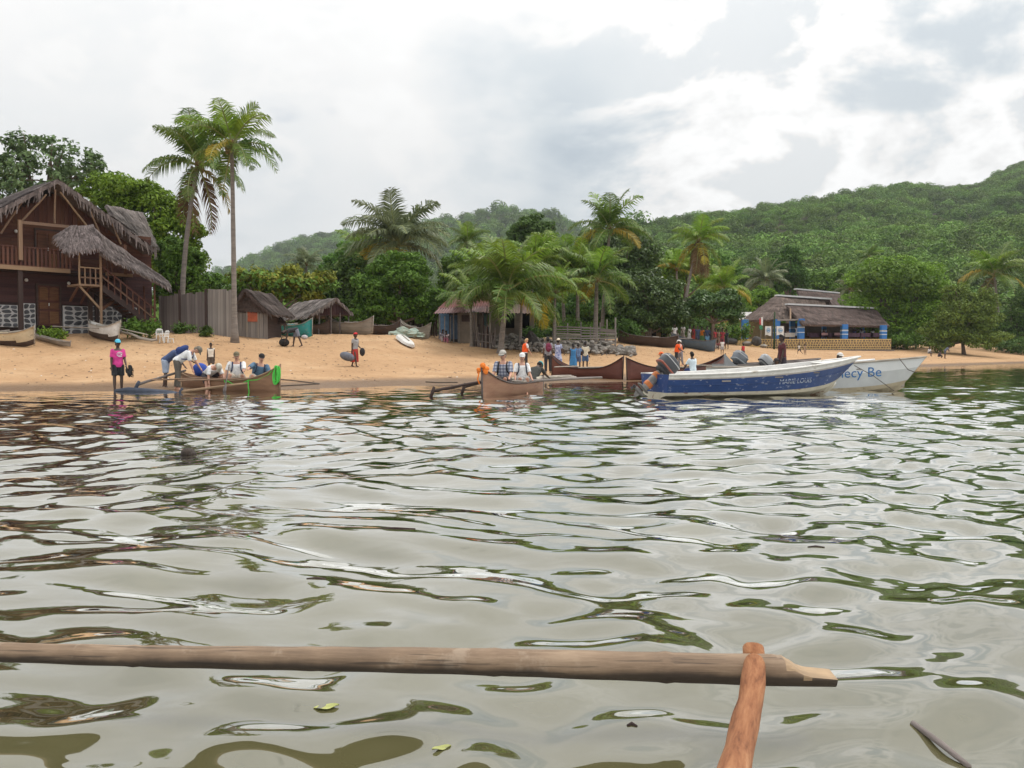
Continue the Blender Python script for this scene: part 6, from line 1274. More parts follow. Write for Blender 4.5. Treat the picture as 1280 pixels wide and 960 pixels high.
def person(label, loc, rz=0., H=1.68, skin='dark', lean=4, twist=0, head=0, turn=0, arms=((6, 8, 10), (6, 8, 10)), legs=((3, 3), (-3, 3)), seat=None, top=None, top_c=(.7, .7, .7), sleeve=.62, bottom='shorts', bot_c=(.03, .03, .035), hat=None, hat_c=(.4, .4, .4), hair=(.012, .010, .010), build=1.0, detail=True, pack=None, vest=None, group=None, straps=None, knee=.9, spread=0, fem=False, name='person', roll=0, scarf=None, emblem=None, sunglasses=False, longhair=False, bag=None, bare=False):
    """figure facing local -Y; angles in degrees: arms (raise forward, out, elbow) per side, legs (thigh forward, knee)"""
    r = empty(name, loc, rz); tag(r, label, 'person', group); k = H/1.72; vox = (.017 if detail else .032)*k
    X, Z = Vector((1, 0, 0)), Vector((0, 0, 1)); S = lambda v: v*k
    def dirn(a, out, s): a, out = R(a), R(out); return Vector((s*math.sin(out), -math.sin(a)*math.cos(out), -math.cos(a)*math.cos(out)))
    lT, lS = .43, .43; hipz = 0.; foot = []
    for i, s in enumerate((-1, 1)):
        th, kn = legs[i]; d1 = dirn(th, spread+3, s); d2 = dirn(th-kn, spread*.3, s); foot.append((d1*lT + d2*lS).z)
    pel = Vector((0, 0, (seat/k+.10) if seat is not None else -min(foot)+.085)); l = R(lean)
    ax = Vector((math.sin(R(roll)), -math.sin(l), math.cos(l)*math.cos(R(roll)))).normalized(); rt = (Matrix.Rotation(R(twist), 3, ax) @ X); rt = (rt-ax*rt.dot(ax)).normalized(); fr = -(ax.cross(rt)); fr = ax.cross(rt)*-1
    if fr.y > 0 and abs(twist) < 80: fr = -fr
    B = build; chest = pel + ax*.34; sh = pel + ax*.49; nk = pel + ax*.545; hl = l + R(head); hd = Vector((math.sin(R(roll))*.5, -math.sin(hl), math.cos(hl))).normalized(); hc = nk + hd*.155
    hrt = Matrix.Rotation(R(turn+twist*.5), 3, 'Z') @ X; hrt = (hrt-hd*hrt.dot(hd)).normalized(); hf = hrt.cross(hd); hf = hf if hf.y < 0 or abs(turn) > 80 else hf
    hf = hd.cross(hrt)*-1 if (hd.cross(hrt)*-1).dot(Vector((math.sin(R(turn)), -math.cos(R(turn)), 0))) > 0 else hd.cross(hrt)
    hm = Matrix((hrt, -hf, hd)).transposed()
    shw = .163*B*(.9 if fem else 1); hpw = .155*B*(1.05 if fem else 1)
    J = {}
    for i, s in enumerate((-1, 1)):
        a, o_, e = arms[i]; p0 = sh + rt*s*shw - ax*.03; p1 = p0 + dirn(a, o_, s)*.285; d2 = dirn(a+e, o_*.4, s); p2 = p1 + d2*.25; J['arm', i] = (p0, p1, p2, d2)
        th, kn = legs[i]; q0 = pel + X*s*.09; q1 = q0 + dirn(th, spread+3, s)*lT; q2 = q1 + dirn(th-kn, spread*.3, s)*lS; J['leg', i] = (q0, q1, q2, th-kn)
    def torso(mb, g=0., z0=-.09, z1=.53, flare=0.):
        T = [(-.09, hpw*.86, .105), (.0, hpw, .118), (.12, .138*B, .108+.02*(B-1)), (.25, .155*B*(.93 if fem else 1), .118), (.38, .168*B*(.92 if fem else 1), .122), (.46, .150*B*(.92 if fem else 1), .098), (.51, .10, .075), (.545, .058, .06)]
        ss = []
        for z, a, b in T:
            if z < z0-.02 or z > z1: continue
            ss.append((S(pel + ax*z), rt, fr, (a+g+flare*max(0, (.2-z)))*k, (b+g+flare*max(0, (.2-z)))*k))
        ring_loft(mb, ss)
    b = MB(); torso(b)
    b.tube([S(sh+ax*.02), S(nk), S(nk+hd*.07)], [.075*k, .055*k, .05*k], 10)
    hs = 1.0; b.ell(S(hc), Vector((.076, .097, .115))*k*hs, 14, 10, hm); b.ell(S(hc + hf*.03 - hd*.055), Vector((.058, .066, .062))*k, 10, 8, hm)
    b.ell(S(hc + hf*.098 - hd*.012), Vector((.013, .02, .024))*k, 6, 5, hm)
    for s in (-1, 1): b.ell(S(hc + hrt*s*.078 - hd*.005), Vector((.012, .02, .03))*k, 6, 5, hm)
    for i, s in enumerate((-1, 1)):
        p0, p1, p2, d2 = J['arm', i]; b.tube([S(p0), S(p0.lerp(p1, .5)), S(p1), S(p1.lerp(p2, .35)), S(p2)], [.056*k*B, .048*k*B, .040*k, .040*k, .028*k], 9); b.ell(S(p0), .058*k*B, 8, 6)
        pm = p2 + d2*.055; b.ell(S(pm), Vector((.034, .022, .052))*k, 8, 6, d2.to_track_quat('Z', 'X').to_matrix())
        if detail:
            side = d2.cross(Vector((s*.3, -1, .2))).normalized()
            for f_ in range(4):
                bs = p2 + d2*.095 + side*(f_-1.5)*.018; fl = (.062, .07, .066, .05)[f_]; cur = d2.cross(side)*.35*(1 if s > 0 else -1)
                b.tube([S(bs-d2*.02), S(bs+d2*fl*.5), S(bs+(d2+cur).normalized()*fl)], [.0105*k, .0098*k, .008*k], 6)
            tb = p2 + d2*.035 + side*.032; b.tube([S(tb), S(tb+(d2*.6+side*.7)*.035), S(tb+(d2*.9+side*.5)*.06)], [.012*k, .011*k, .009*k], 6)
        q0, q1, q2, sa = J['leg', i]; b.tube([S(q0), S(q0.lerp(q1, .35)), S(q1), S(q1.lerp(q2, .3)), S(q2)], [.088*k*B, .078*k*B, .054*k, .055*k, .036*k], 10)
        fd = dirn(sa+80, 6, s); fd = Vector((fd.x, fd.y, fd.z*.4)).normalized(); b.tube([S(q2 - fd*.05 - Z*.045), S(q2 + fd*.04 - Z*.045), S(q2 + fd*.13 - Z*.062), S(q2 + fd*.17 - Z*.066)], [.036*k, .042*k, .036*k, .022*k], 8, flat=.8); b.ell(S(q2), .042*k, 8, 6)
    body = remeshed(b, 'body', SKIN[skin], r, vox, 2)
    fc = MB()
    for s in (-1, 1): fc.ell(S(hc + hf*.083 + hrt*s*.032 + hd*.012), Vector((.016, .012, .008))*k, 6, 4, hm)
    fc.ell(S(hc + hf*.088 - hd*.058), Vector((.026, .010, .007))*k, 6, 4, hm); 
    if detail: fc.build('face_features', plain('face_dark', (.03, .015, .012)), body, True)
    if sunglasses: q = MB(); q.ell(S(hc + hf*.085 + hd*.014), Vector((.075, .026, .021))*k, 10, 6, hm); q.build('sunglasses', plain('black_glass', (.01, .01, .012), rough=.2), r, True)
    # clothing
    if not bare:
        m = MB(); torso(m, .022, z0=-.10 if top != 'singlet' else -.05, z1=.50)
        for i in (0, 1):
            p0, p1, p2, d2 = J['arm', i]; m.ell(S(p0), .064*k*B, 8, 6)
            if top != 'singlet':
                e = p0.lerp(p1, min(1, sleeve)); pts = [S(p0), S(p0.lerp(e, .5)), S(e)]; rd = [.065*k*B, .064*k*B, .066*k]
                if sleeve > 1: pts += [S(p1.lerp(p2, min(1, sleeve-1)))]; rd = [.064*k*B, .060*k*B, .056*k, .044*k]
                m.tube(pts, rd, 10)
        sh_o = remeshed(m, 'dress' if bottom == 'dress' else 'shirt', top if isinstance(top, bpy.types.Material) else cloth(top_c), r, vox*1.1, 1)
    m = MB(); torso(m, .020 if not bare else .024, z0=-.10, z1=.05); bm_ = bot_c if isinstance(bot_c, bpy.types.Material) else cloth(bot_c)
    if bottom in ('shorts', 'trousers'):
        for i in (0, 1):
            q0, q1, q2, sa = J['leg', i]
            if bottom == 'shorts': e = q0.lerp(q1, knee); m.tube([S(q0), S(q0.lerp(e, .5)), S(e)], [.112*k*B, .105*k*B, .098*k], 10)
            else: m.tube([S(q0), S(q0.lerp(q1, .5)), S(q1), S(q1.lerp(q2, .5)), S(q1.lerp(q2, .93))], [.108*k*B, .096*k*B, .080*k, .074*k, .068*k], 10)
    else:        # skirt or dress hem
        kn_ = (J['leg', 0][1]+J['leg', 1][1])/2; an = (J['leg', 0][2]+J['leg', 1][2])/2; e = kn_.lerp(an, .15 if bottom == 'dress' else .62); w_ = (J['leg', 0][1]-J['leg', 1][1]).length/2
        ring_loft(m, [(S(pel+ax*.08), X, Vector((0, -1, 0)), .15*k, .12*k), (S(pel-Z*.05), X, Vector((0, -1, 0)), .18*k*B, .15*k), (S(pel.lerp(e, .5)), X, Vector((0, -1, 0)), (.185+w_*.4)*k, .165*k), (S(e), X, Vector((0, -1, 0)), (.19+w_*.5)*k, .18*k)])
    remeshed(m, {'shorts': 'shorts', 'trousers': 'trousers', 'skirt': 'skirt', 'dress': 'skirt'}[bottom], bm_, r, vox*1.1, 1)
    # hair and headgear
    def dome(g, zc, up, name, mt, front=0., tilt=0.):
        q = MB(); nu, nv = 16, 6
        for j in range(nv+1):
            ph = math.pi/2*j/nv
            for i in range(nu): t = math.tau*i/nu; q.v.append(tuple(S(hc + hd*(zc+tilt*math.sin(t)*math.cos(ph)) + hrt*math.cos(t)*math.cos(ph)*(.079+g) + hf*(math.sin(t)*math.cos(ph)*(.101+g)+front) + hd*math.sin(ph)*up)))
        q.f = [(j*nu+i, j*nu+(i+1) % nu, (j+1)*nu+(i+1) % nu, (j+1)*nu+i) for j in range(nv) for i in range(nu)] + [tuple(range(nu-1, -1, -1))]; q.mi = [0]*len(q.f); return q
    if hair: q = dome(.006, .012, .118, 'hair', None, -.006, .045); (q.ell(S(hc - hf*.042 - hd*.02), Vector((.080, .068, .085 if not longhair else .11))*k, 10, 8, hm)); q.build('hair', cloth(hair), r, True)
    if hat:
        hm_ = cloth(hat_c); q = dome(.014, .045, .098, 'hat', hm_, 0, .012); ht = q.build('hat', hm_, r, True)
        if hat == 'cap':
            q = MB(); n = 8; pts = []
            for j, e in ((0, .075), (1, .185)):
                for i in range(n+1): t = -1.15+2.3*i/n; pts.append(S(hc + hd*(.058-.03*j) + hrt*math.sin(t)*(.090 if j == 0 else .088) + hf*math.cos(t)*e))
            q.add([p for p in pts] + [p + S(hd*.014) for p in pts], [(i, i+1, n+2+i, n+1+i) for i in range(n)] + [(2*n+2+n+1+i, 2*n+2+n+2+i, 2*n+2+i+1, 2*n+2+i) for i in range(n)] + [(n+1+i, n+2+i, 3*n+4+i, 3*n+3+i) for i in range(n)]); q.build('brim', hm_, ht, True)
        if hat == 'brim': q = MB(); q.tube([S(hc + hd*.03 + (hrt*math.cos(t)*.11 + hf*math.sin(t)*.13)) for t in [i*math.tau/16 for i in range(17)]], .028*k, 6, flat=.3); q.build('brim', hm_, ht, True)
        if hat == 'scarf': q = MB(); q.ell(S(hc - hf*.05 + hd*.055), Vector((.075, .07, .07))*k, 10, 8, hm); q.build('knot', hm_, ht, True)
    if pack:
        q = MB(); c = pel + ax*.30 - fr*.21; q.ell(S(c), Vector((.15, .11, .22))*k, 12, 9, Matrix((rt, -fr, ax)).transposed()); q.ell(S(c - fr*.06 - ax*.08), Vector((.11, .08, .11))*k, 10, 8, Matrix((rt, -fr, ax)).transposed()); pk = q.build('backpack', cloth(pack), r, True); straps = straps or pack
    if straps:
        for s in (-1, 1):
            q = MB(); q.tube([S(pel+ax*.16+rt*s*.155*B+fr*.04), S(pel+ax*.30+rt*s*.11*B+fr*.155), S(pel+ax*.43+rt*s*.10*B+fr*.135), S(pel+ax*.515+rt*s*.095*B+fr*.02), S(pel+ax*.44+rt*s*.09*B-fr*.125)], .021*k, 6, flat=.7); q.build('strap', cloth(straps), r, True)
    if vest:
        m = MB(); ring_loft(m, [(S(pel+ax*.03), rt, fr, .172*k*B, .15*k), (S(pel+ax*.2), rt, fr, .182*k*B, .165*k), (S(pel+ax*.38), rt, fr, .198*k*B, .168*k), (S(pel+ax*.48), rt, fr, .17*k, .13*k), (S(pel+ax*.53), rt, fr, .10*k, .10*k)]); remeshed(m, 'life_vest', cloth(vest), r, vox*1.3, 1)
    if emblem:
        q = MB(); c = pel + ax*.34 + fr*.135 + rt*.03
        for rad, a0, a1 in ((.085, .3, 5.6), (.05, -1, 3.6)): q.tube([S(c + rt*math.cos(a0+(a1-a0)*t/10)*rad + ax*math.sin(a0+(a1-a0)*t/10)*rad*.9 + fr*(.022-.03*abs(math.cos(a0+(a1-a0)*t/10)))) for t in range(11)], .010*k, 5)
        q.tube([S(c - rt*.09 - ax*.02 + fr*.0), S(c - ax*.03 + fr*.02), S(c + rt*.07 + ax*.0+fr*.005)], .010*k, 5); q.build('shirt_print', cloth((.75, .72, .75)), r, True)
    return r, {n_: (r, S(v)) for n_, v in dict(handL=J['arm', 1][2]+J['arm', 1][3]*.08, handR=J['arm', 0][2]+J['arm', 0][3]*.08).items()}
def wpt(h): r, v = h; return Matrix.Rotation(r.rotation_euler.z, 3, 'Z') @ v + r.location
def at_water(px, Y, z=-.08): p = at(px, 440, Y); p.z = z; return p
CREW = 'men landing from the canoe'
PLAID = mat('plaid', (.30, .33, .42), .9, .1, 5)
def _plaid():
    nt = PLAID.node_tree; b = nt.nodes['Principled BSDF']; tc = N(nt, 'ShaderNodeTexCoord'); sx = N(nt, 'ShaderNodeSeparateXYZ'); nt.links.new(tc.outputs['Object'], sx.inputs[0])
    f = lambda o, fr: math_(nt, 'GREATER_THAN', math_(nt, 'SINE', math_(nt, 'MULTIPLY', o, fr)), .15)
    c = mixc(nt, math_(nt, 'MULTIPLY', f(sx.outputs[0], 75.), .55), (.42, .45, .52), (.045, .055, .12)); c = mixc(nt, math_(nt, 'MULTIPLY', f(sx.outputs[2], 70.), .6), c, (.05, .06, .13)); nt.links.new(c, b.inputs['Base Color'])
_plaid()
PRINT = mat('print_dress', (.62, .66, .78), .9, .1, 9, c2=(.06, .09, .30)); SARI = mat('print_sarong', (.55, .04, .03), .9, .1, 10, c2=(.20, .03, .025)); STRIPE = mat('striped_top', (.12, .2, .36), .9, .4, 14)
W_, K_ = (.72, .72, .72), (.022, .022, .026)
def build_people():
    random.seed(41); g = gp
    P_ = person
    # --- left group
    r, h = P_('man in pink tee shirt and light blue cap standing in the shallows', at_water(147, 25.4, -.06), R(38), 1.60, 'dark', 3, arms=((4, 8, 12), (12, 6, 22)), legs=((2, 2), (-2, 3)), top_c=(.62, .05, .26), bot_c=K_, hat='cap', hat_c=(.10, .50, .68), sleeve=.8, emblem=True, knee=.86)
    p = wpt(h['handL']); q = MB()
    for i in range(9): q.ell(p + Vector((random.uniform(-.03, .13), random.uniform(-.08, .06), random.uniform(-.22, .02))), (random.uniform(.03, .07), .04, random.uniform(.06, .11)), 7, 5, Matrix.Rotation(random.uniform(-.9, .9), 3, 'Y'))
    for i in range(7): q.tube([p+Vector((.08, 0, -.05-.03*i)), p+Vector((.17+.02*(i % 3), -.02, -.02-.045*i)), p+Vector((.22, -.02, -.05-.04*i))], [.022, .016, .01], 5)
    o = q.build('black_bag', cloth((.018, .016, .016)), None, True); tag(o, 'ragged black bundle held by the man in the pink shirt', 'bag')
    P_('man bending in white tee and olive trousers with blue backpack', at_water(222, 26.2, -.02), R(95), 1.74, 'light', 58, head=15, arms=((8, 4, 10), (20, 4, 12)), legs=((6, 6), (-6, 2)), top_c=W_, bottom='trousers', bot_c=(.115, .10, .085), hat='cap', hat_c=(.17, .15, .12), hair=(.2, .17, .13), pack=(.022, .045, .16), build=1.08, sleeve=.9, group=CREW)
    P_('dark man bending behind the backpack wearer in pale rolled shorts', at_water(207, 27.3, .0), R(92), 1.70, 'dark', 55, head=20, arms=((30, 4, 8), (52, 4, 6)), legs=((5, 5), (-7, 2)), top_c=(.06, .09, .19), bot_c=(.34, .40, .50), knee=1.0, group=CREW)
    P_('boy in white singlet standing on the sand behind the canoe', g(264, 33.6), R(10), 1.20, 'dark', 2, arms=((2, 6, 6), (2, 6, 8)), top='singlet', top_c=(.66, .62, .55), bot_c=(.10, .08, .07))
    P_('man in white tee bowing his pale cap as he climbs out of the canoe', at_water(259, 26.6, -.14), R(50), 1.74, 'light', 62, head=28, arms=((10, 10, 6), (24, 10, 10)), legs=((52, 30), (96, 130)), seat=.52, top_c=W_, bot_c=(.05, .045, .055), hat='cap', hat_c=(.50, .47, .40), hair=(.3, .26, .2), build=1.1, sleeve=.8, group=CREW, spread=16)
    q = MB(); q.ell(at(250, 462, 26.9), (.26, .2, .22), 10, 8); o = q.build('blue_bag', cloth((.03, .07, .33)), None, True); tag(o, 'royal blue bag behind the bowing man', 'bag')
    P_('seated man in white tee and olive cap gripping the canoe side', at_water(296, 26.2, -.14), R(14), 1.78, 'light', 10, head=2, arms=((14, 22, 6), (40, 4, 50)), legs=((106, 132), (102, 130)), seat=.40, top_c=W_, bot_c=(.45, .40, .33), hat='cap', hat_c=(.15, .125, .075), hair=(.3, .22, .14), build=1.2, straps=(.02, .03, .09), sleeve=.8, group=CREW, spread=10)
    r, h = P_('seated man in slate blue shirt and black cap leaning on his paddle', at_water(321, 25.8, -.14), R(24), 1.78, 'light', 20, roll=10, head=-8, arms=((66, 34, 15), (26, 14, 16)), legs=((106, 132), (102, 130)), seat=.38, top_c=(.085, .155, .235), bot_c=(.45, .40, .33), hat='cap', hat_c=(.02, .017, .018), hair=(.1, .08, .06), build=1.18, straps=(.02, .03, .06), sleeve=.95, group=CREW, spread=10)
    q = MB(); a = at(286.5, 456, 25.2); e = at(280, 492, 24.7); q.tube([a, a.lerp(e, .5), a.lerp(e, .72), e], [.02, .02, .022, .02], 6); q.tube([a.lerp(e, .7), a.lerp(e, .85), e], [.03, .055, .045], 8, flat=.35); o = q.build('paddle', WOOD['grey'], None, True); tag(o, 'wooden paddle planted beside the seated men in the landing canoe', 'paddle')
    # --- on the sand
    P_('dark man bent double over a black bag by the turquoise canoe', g(371, 43.6), R(-70), 1.66, 'dark', 98, head=20, arms=((6, 4, 8), (10, 4, 12)), legs=((14, 6), (-16, 4)), top_c=(.03, .03, .035), bot_c=(.17, .19, .24), sleeve=.5)
    def bag(px, Y, s, c, label, nm='bag', dz=.0, rz=0.):
        q = MB(); q.ell((0, 0, s[2]), s, 12, 8); rr = q.build('b', cloth(c), None, True); m = rr.data; bpy.data.objects.remove(rr); o = empty(nm, g(px, Y, dz), rz); link('body', m, o); q = MB(); q.tube([(-s[0]*.6, 0, s[2]*1.7), (-s[0]*.3, 0, s[2]*2.5), (s[0]*.3, 0, s[2]*2.5), (s[0]*.6, 0, s[2]*1.7)], .018, 6); q.build('handle', cloth(K_), o, True); tag(o, label, 'bag'); return o
    bag(355.5, 43.4, (.28, .2, .21), (.02, .016, .02), 'black bag on the sand before the bent man'); bag(381, 48, (.2, .15, .13), (.5, .48, .5), 'small white bag on the sand near the turquoise canoe')
    r, h = P_('woman in red headscarf and red sarong carrying a grey duffel bag', g(443.5, 39.3), R(62), 1.60, 'dark', 5, arms=((-6, 10, 8), (4, 3, 48)), legs=((16, 6), (-14, 8)), top_c=(.30, .30, .31), bottom='skirt', bot_c=SARI, hat='scarf', hat_c=(.60, .03, .04), build=1.15, fem=True)
    p = wpt(h['handR']); q = MB(); q.ell(p + Vector((-.22, -.05, -.22)), (.36, .2, .21), 14, 9, Matrix.Rotation(R(18), 3, 'Y')); rr = q.build('duffel_bag', cloth((.13, .14, .17)), None, True); tag(rr, 'grey duffel bag hanging from the hand of the woman in red', 'bag')
    q = MB(); q.tube([p+Vector((-.4, -.05, -.1)), p+Vector((-.2, -.03, .03)), p, p+Vector((-.02, -.05, -.16))], .015, 5); q.build('strap', cloth(K_), rr, True)
    q = MB(); q.ell(wpt(h['handL'])+Vector((.02, -.03, -.12)), (.13, .1, .2), 10, 8); o = q.build('black_bag', cloth(K_), None, True); tag(o, 'black bag held against the waist of the woman in red', 'bag')
    for i, (px, c, b_, lab) in enumerate(((552.5, (.30, .28, .33), (.5, .42, .45), 'person sitting on the sand nearer the net heap'), (559, (.55, .42, .45), (.42, .16, .22), 'person in pink sitting on the sand below the blue door'))):
        P_(lab, g(px, 57.5), R(20-30*i), 1.5, 'dark', 22, head=10, arms=((45, 6, 30), (40, 6, 20)), legs=((115, 112), (108, 118)), seat=.06, top_c=c, bottom='trousers', bot_c=b_, detail=False, group='people sitting on the sand')
    # --- the couple's canoe
    P_('seated man in plaid shirt, grey cap and sunglasses', Vector((-.22, 23.3, -.10)), R(-12), 1.80, 'light', 12, head=4, turn=-18, arms=((28, 8, 42), (24, 10, 46)), legs=((96, 125), (96, 128)), seat=.40, top=PLAID, bot_c=(.08, .07, .07), hat='cap', hat_c=(.42, .40, .36), hair=(.2, .17, .14), build=1.12, straps=K_, sleeve=.9, sunglasses=True, group='couple in the canoe')
    P_('seated woman in white tee and white cap', Vector((.28, 24.1, -.10)), R(8), 1.68, 'light', 8, head=2, turn=-6, arms=((14, 12, 40), (20, 12, 44)), legs=((96, 125), (96, 128)), seat=.38, top_c=(.78, .78, .78), bot_c=(.4, .38, .36), hat='cap', hat_c=(.72, .71, .70), hair=(.16, .09, .05), build=1.08, straps=(.05, .06, .09), sleeve=.8, fem=True, longhair=True, group='couple in the canoe')
    P_('paddler in teal cap bending behind the woman in white', Vector((.62, 25.3, -.08)), R(150), 1.66, 'dark', 42, head=26, arms=((48, 8, 15), (40, 8, 15)), legs=((96, 125), (96, 125)), seat=.34, top_c=(.05, .05, .045), bot_c=(.5, .46, .38), hat='cap', hat_c=(.05, .42, .46))
    # --- behind the brown canoe
    VO = (.82, .10, .012)
    P_('person in white sleeves and orange life vest standing behind the couple', g(656, 42.5), R(120), 1.60, 'light', 6, head=10, arms=((14, 8, 20), (10, 8, 20)), legs=((4, 4), (-6, 3)), top_c=W_, bottom='trousers', bot_c=(.035, .032, .035), hair=(.45, .30, .16), vest=VO)
    P_('person seen from behind with maroon backpack at the canoe\'s end', g(685, 39.5), R(186), 1.70, 'brown', 3, arms=((2, 8, 6), (4, 8, 8)), top_c=(.27, .26, .28), bottom='trousers', bot_c=(.03, .028, .035), pack=(.16, .02, .05), group='people beside the brown canoe')
    P_('woman in white hat and blue patterned dress', g(697.5, 41.5), R(150), 1.62, 'brown', 3, arms=((10, 8, 40), (12, 8, 30)), top=PRINT, bottom='dress', bot_c=PRINT, hat='brim', hat_c=(.66, .58, .45), fem=True, group='people beside the brown canoe')
    P_('girl in plain blue dress seen from behind', g(716.5, 40.5), R(195), 1.42, 'dark', 2, arms=((2, 7, 4), (3, 7, 4)), top='singlet', top_c=(.045, .19, .40), bottom='dress', bot_c=(.045, .19, .40), fem=True, group='people beside the brown canoe')
    P_('child in striped top right of the girl in blue', g(722.5, 42.5), R(160), 1.36, 'dark', 3, arms=((30, 7, 20), (14, 7, 10)), top=STRIPE, bot_c=(.08, .12, .22), group='people beside the brown canoe')
    r, h = P_('youth in cream shirt and denim shorts holding a black bag', g(731.5, 43.5), R(170), 1.50, 'dark', 4, arms=((12, 8, 16), (40, 10, 55)), legs=((4, 3), (-4, 3)), top_c=(.62, .57, .45), bot_c=(.06, .12, .24), sleeve=.9, group='people beside the brown canoe')
    q = MB(); q.ell(at(726.5, 440, 43), (.15, .12, .17), 10, 8); o = q.build('black_bag', cloth(K_), None, True); tag(o, 'black bag carried left of the youth in denim shorts', 'bag')
    # --- behind the outboard
    P_('figure in orange life vest and white helmet facing right', g(845.5, 50.5), R(75), 1.58, 'dark', 12, head=10, arms=((18, 6, 40), (24, 6, 30)), legs=((5, 4), (-6, 3)), top_c=VO, bot_c=K_, hat='cap', hat_c=(.7, .68, .66), vest=VO, group='people in orange life vests')
    P_('figure in orange life vest with black backpack right of the white helmet', g(850.5, 51.5), R(-70), 1.55, 'light', 10, head=14, arms=((18, 6, 40), (24, 6, 30)), legs=((5, 4), (-6, 3)), top_c=(.72, .5, .45), bottom='trousers', bot_c=(.22, .22, .25), hat='cap', hat_c=(.7, .66, .62), vest=(.85, .22, .10), pack=K_, group='people in orange life vests')
    P_('figure in orange cap sitting behind the dark outboard', Vector(at(829, 470, 37)) + Vector((0, 0, -.2)), R(-80), 1.60, 'light', 8, arms=((20, 6, 40), (24, 6, 30)), legs=((84, 80), (84, 80)), seat=.42, top_c=(.6, .58, .56), bot_c=K_, hat='cap', hat_c=(.80, .14, .03))
    P_('youth seen from behind in white and mint shirt sitting in the canoe', Vector(at(866, 475, 34.6)) + Vector((0, 0, .05)), R(205), 1.60, 'dark', 6, arms=((6, 6, 6), (28, 16, 10)), legs=((84, 84), (84, 84)), seat=.28, top_c=(.64, .74, .80), bot_c=(.03, .05, .16), sleeve=.85)
    q = MB(); a = at(848, 446, 45); e = at(862, 466, 40); q.tube([a, e], .025, 6); o = q.build('paddle', WOOD['dark'], None, True); tag(o, 'dark oar slanting between the orange vests and the mint shirt', 'paddle')
    # --- in the far skiffs
    P_('man in maroon shirt standing behind the blue boat', Vector((9.75, 29.9, .08)), R(-85), 1.70, 'dark', 3, arms=((4, 6, 8), (6, 6, 10)), top_c=(.10, .025, .03), bot_c=(.05, .04, .05), hair=(.012, .01, .01))
    P_('person in dark cap sitting left of the man in maroon', Vector((9.3, 28.9, .02)), R(-60), 1.55, 'brown', 10, arms=((20, 6, 30), (20, 6, 30)), legs=((84, 84), (84, 84)), seat=.14, top_c=(.45, .4, .36), bot_c=K_, hat='cap', hat_c=(.04, .03, .03))
    P_('person with bare dark head low behind the blue boat', Vector((10.35, 28.6, -.05)), R(180), 1.5, 'dark', 6, arms=((20, 6, 30), (20, 6, 30)), legs=((84, 84), (84, 84)), seat=.14, top_c=(.3, .3, .3), bot_c=K_)
    P_('person in white cap and dark shirt sitting in the white boat', Vector((10.45, 26.6, .1)), R(20), 1.6, 'dark', 8, arms=((20, 6, 30), (20, 6, 30)), legs=((84, 84), (84, 84)), seat=.22, top_c=(.03, .028, .032), bot_c=K_, hat='cap', hat_c=(.7, .68, .65))
    # --- the crowd in the shade left of the restaurant
    cr = [(843, 68, 1.66, (.66, .64, .62), (.4, .36, .3), 'white shirted figure beside the leaning palm trunk'), (853, 71, 1.66, (.62, .60, .58), (.3, .28, .26), 'white shirted figure right of the leaning palm trunk'), (861, 69, 1.62, (.7, .7, .68), (.45, .44, .42), 'woman all in white left of the crowd'), (866.5, 70, 1.6, (.33, .035, .045), (.4, .06, .04), 'figure all in red beside the woman in white'), (871.5, 68, 1.62, (.03, .05, .10), (.04, .05, .09), 'figure in dark navy beside the red one'), (877, 70, 1.58, (.72, .22, .03), (.10, .22, .08), 'figure in orange top and green skirt'), (883.5, 68.5, 1.68, (.025, .04, .085), (.10, .22, .35), 'tall figure in navy top in mid crowd'), (888, 70, 1.64, (.03, .045, .10), (.05, .06, .1), 'figure in navy behind the tall one'), (893, 69, 1.6, (.42, .05, .06), (.10, .07, .06), 'figure in red top right of the navy pair'), (897, 71, 1.55, (.24, .15, .10), (.2, .13, .09), 'figure in brown behind the red top'), (902.5, 69, 1.66, (.28, .035, .045), (.2, .03, .04), 'figure in dark red near the yellow house'), (908, 70, 1.62, (.035, .06, .085), (.05, .06, .07), 'last figure of the crowd in dark blue')]
    for i, (px, Y, H, c, b_, lab) in enumerate(cr):
        P_(lab, g(px, Y), R(random.uniform(-60, 60)), H, 'dark', random.uniform(1, 6), arms=((random.uniform(0, 30), 8, random.uniform(5, 60)), (random.uniform(0, 30), 8, random.uniform(5, 60))), top_c=c, bottom=random.choice(['trousers', 'skirt', 'shorts']), bot_c=b_, detail=False, group='crowd in the shade')
    for i, (px, Y, c, lab) in enumerate(((868.5, 66, (.62, .6, .58), 'seated child in white at the left of the crowd'), (881, 65.5, (.72, .7, .68), 'seated child with white bundle in the middle'), (886.5, 66, (.34, .36, .4), 'seated child in grey beside the white bundle'), (893, 65.5, (.66, .64, .6), 'seated child in white at the right of the crowd'), (897.5, 66.5, (.25, .07, .06), 'seated child in dark red right of the white ones'))):
        P_(lab, g(px, Y), R(random.uniform(-40, 40)), 1.3, 'dark', 18, head=5, arms=((40, 8, 30), (40, 8, 30)), legs=((112, 115), (106, 110)), seat=.08, top_c=c, bot_c=(.3, .28, .27), detail=False, group='children sitting by the crowd')
    P_('child in white top standing before the crowd', g(902.5, 62), R(160), 1.12, 'dark', 3, top_c=(.66, .64, .62), bot_c=(.35, .34, .36), detail=False)
    P_('child in red shirt above the silver outboard', g(929, 62), R(200), 1.05, 'dark', 4, top_c=(.50, .035, .045), bot_c=(.1, .08, .08), detail=False)
    # --- right beach and terrace
    P_('child in white running along the sand below the terrace', g(999, 86), R(-80), 1.15, 'dark', 8, arms=((40, 8, 60), (-30, 8, 60)), legs=((30, 30), (-20, 30)), top_c=(.68, .66, .64), bot_c=(.05, .05, .06), detail=False, group='children on the sand')
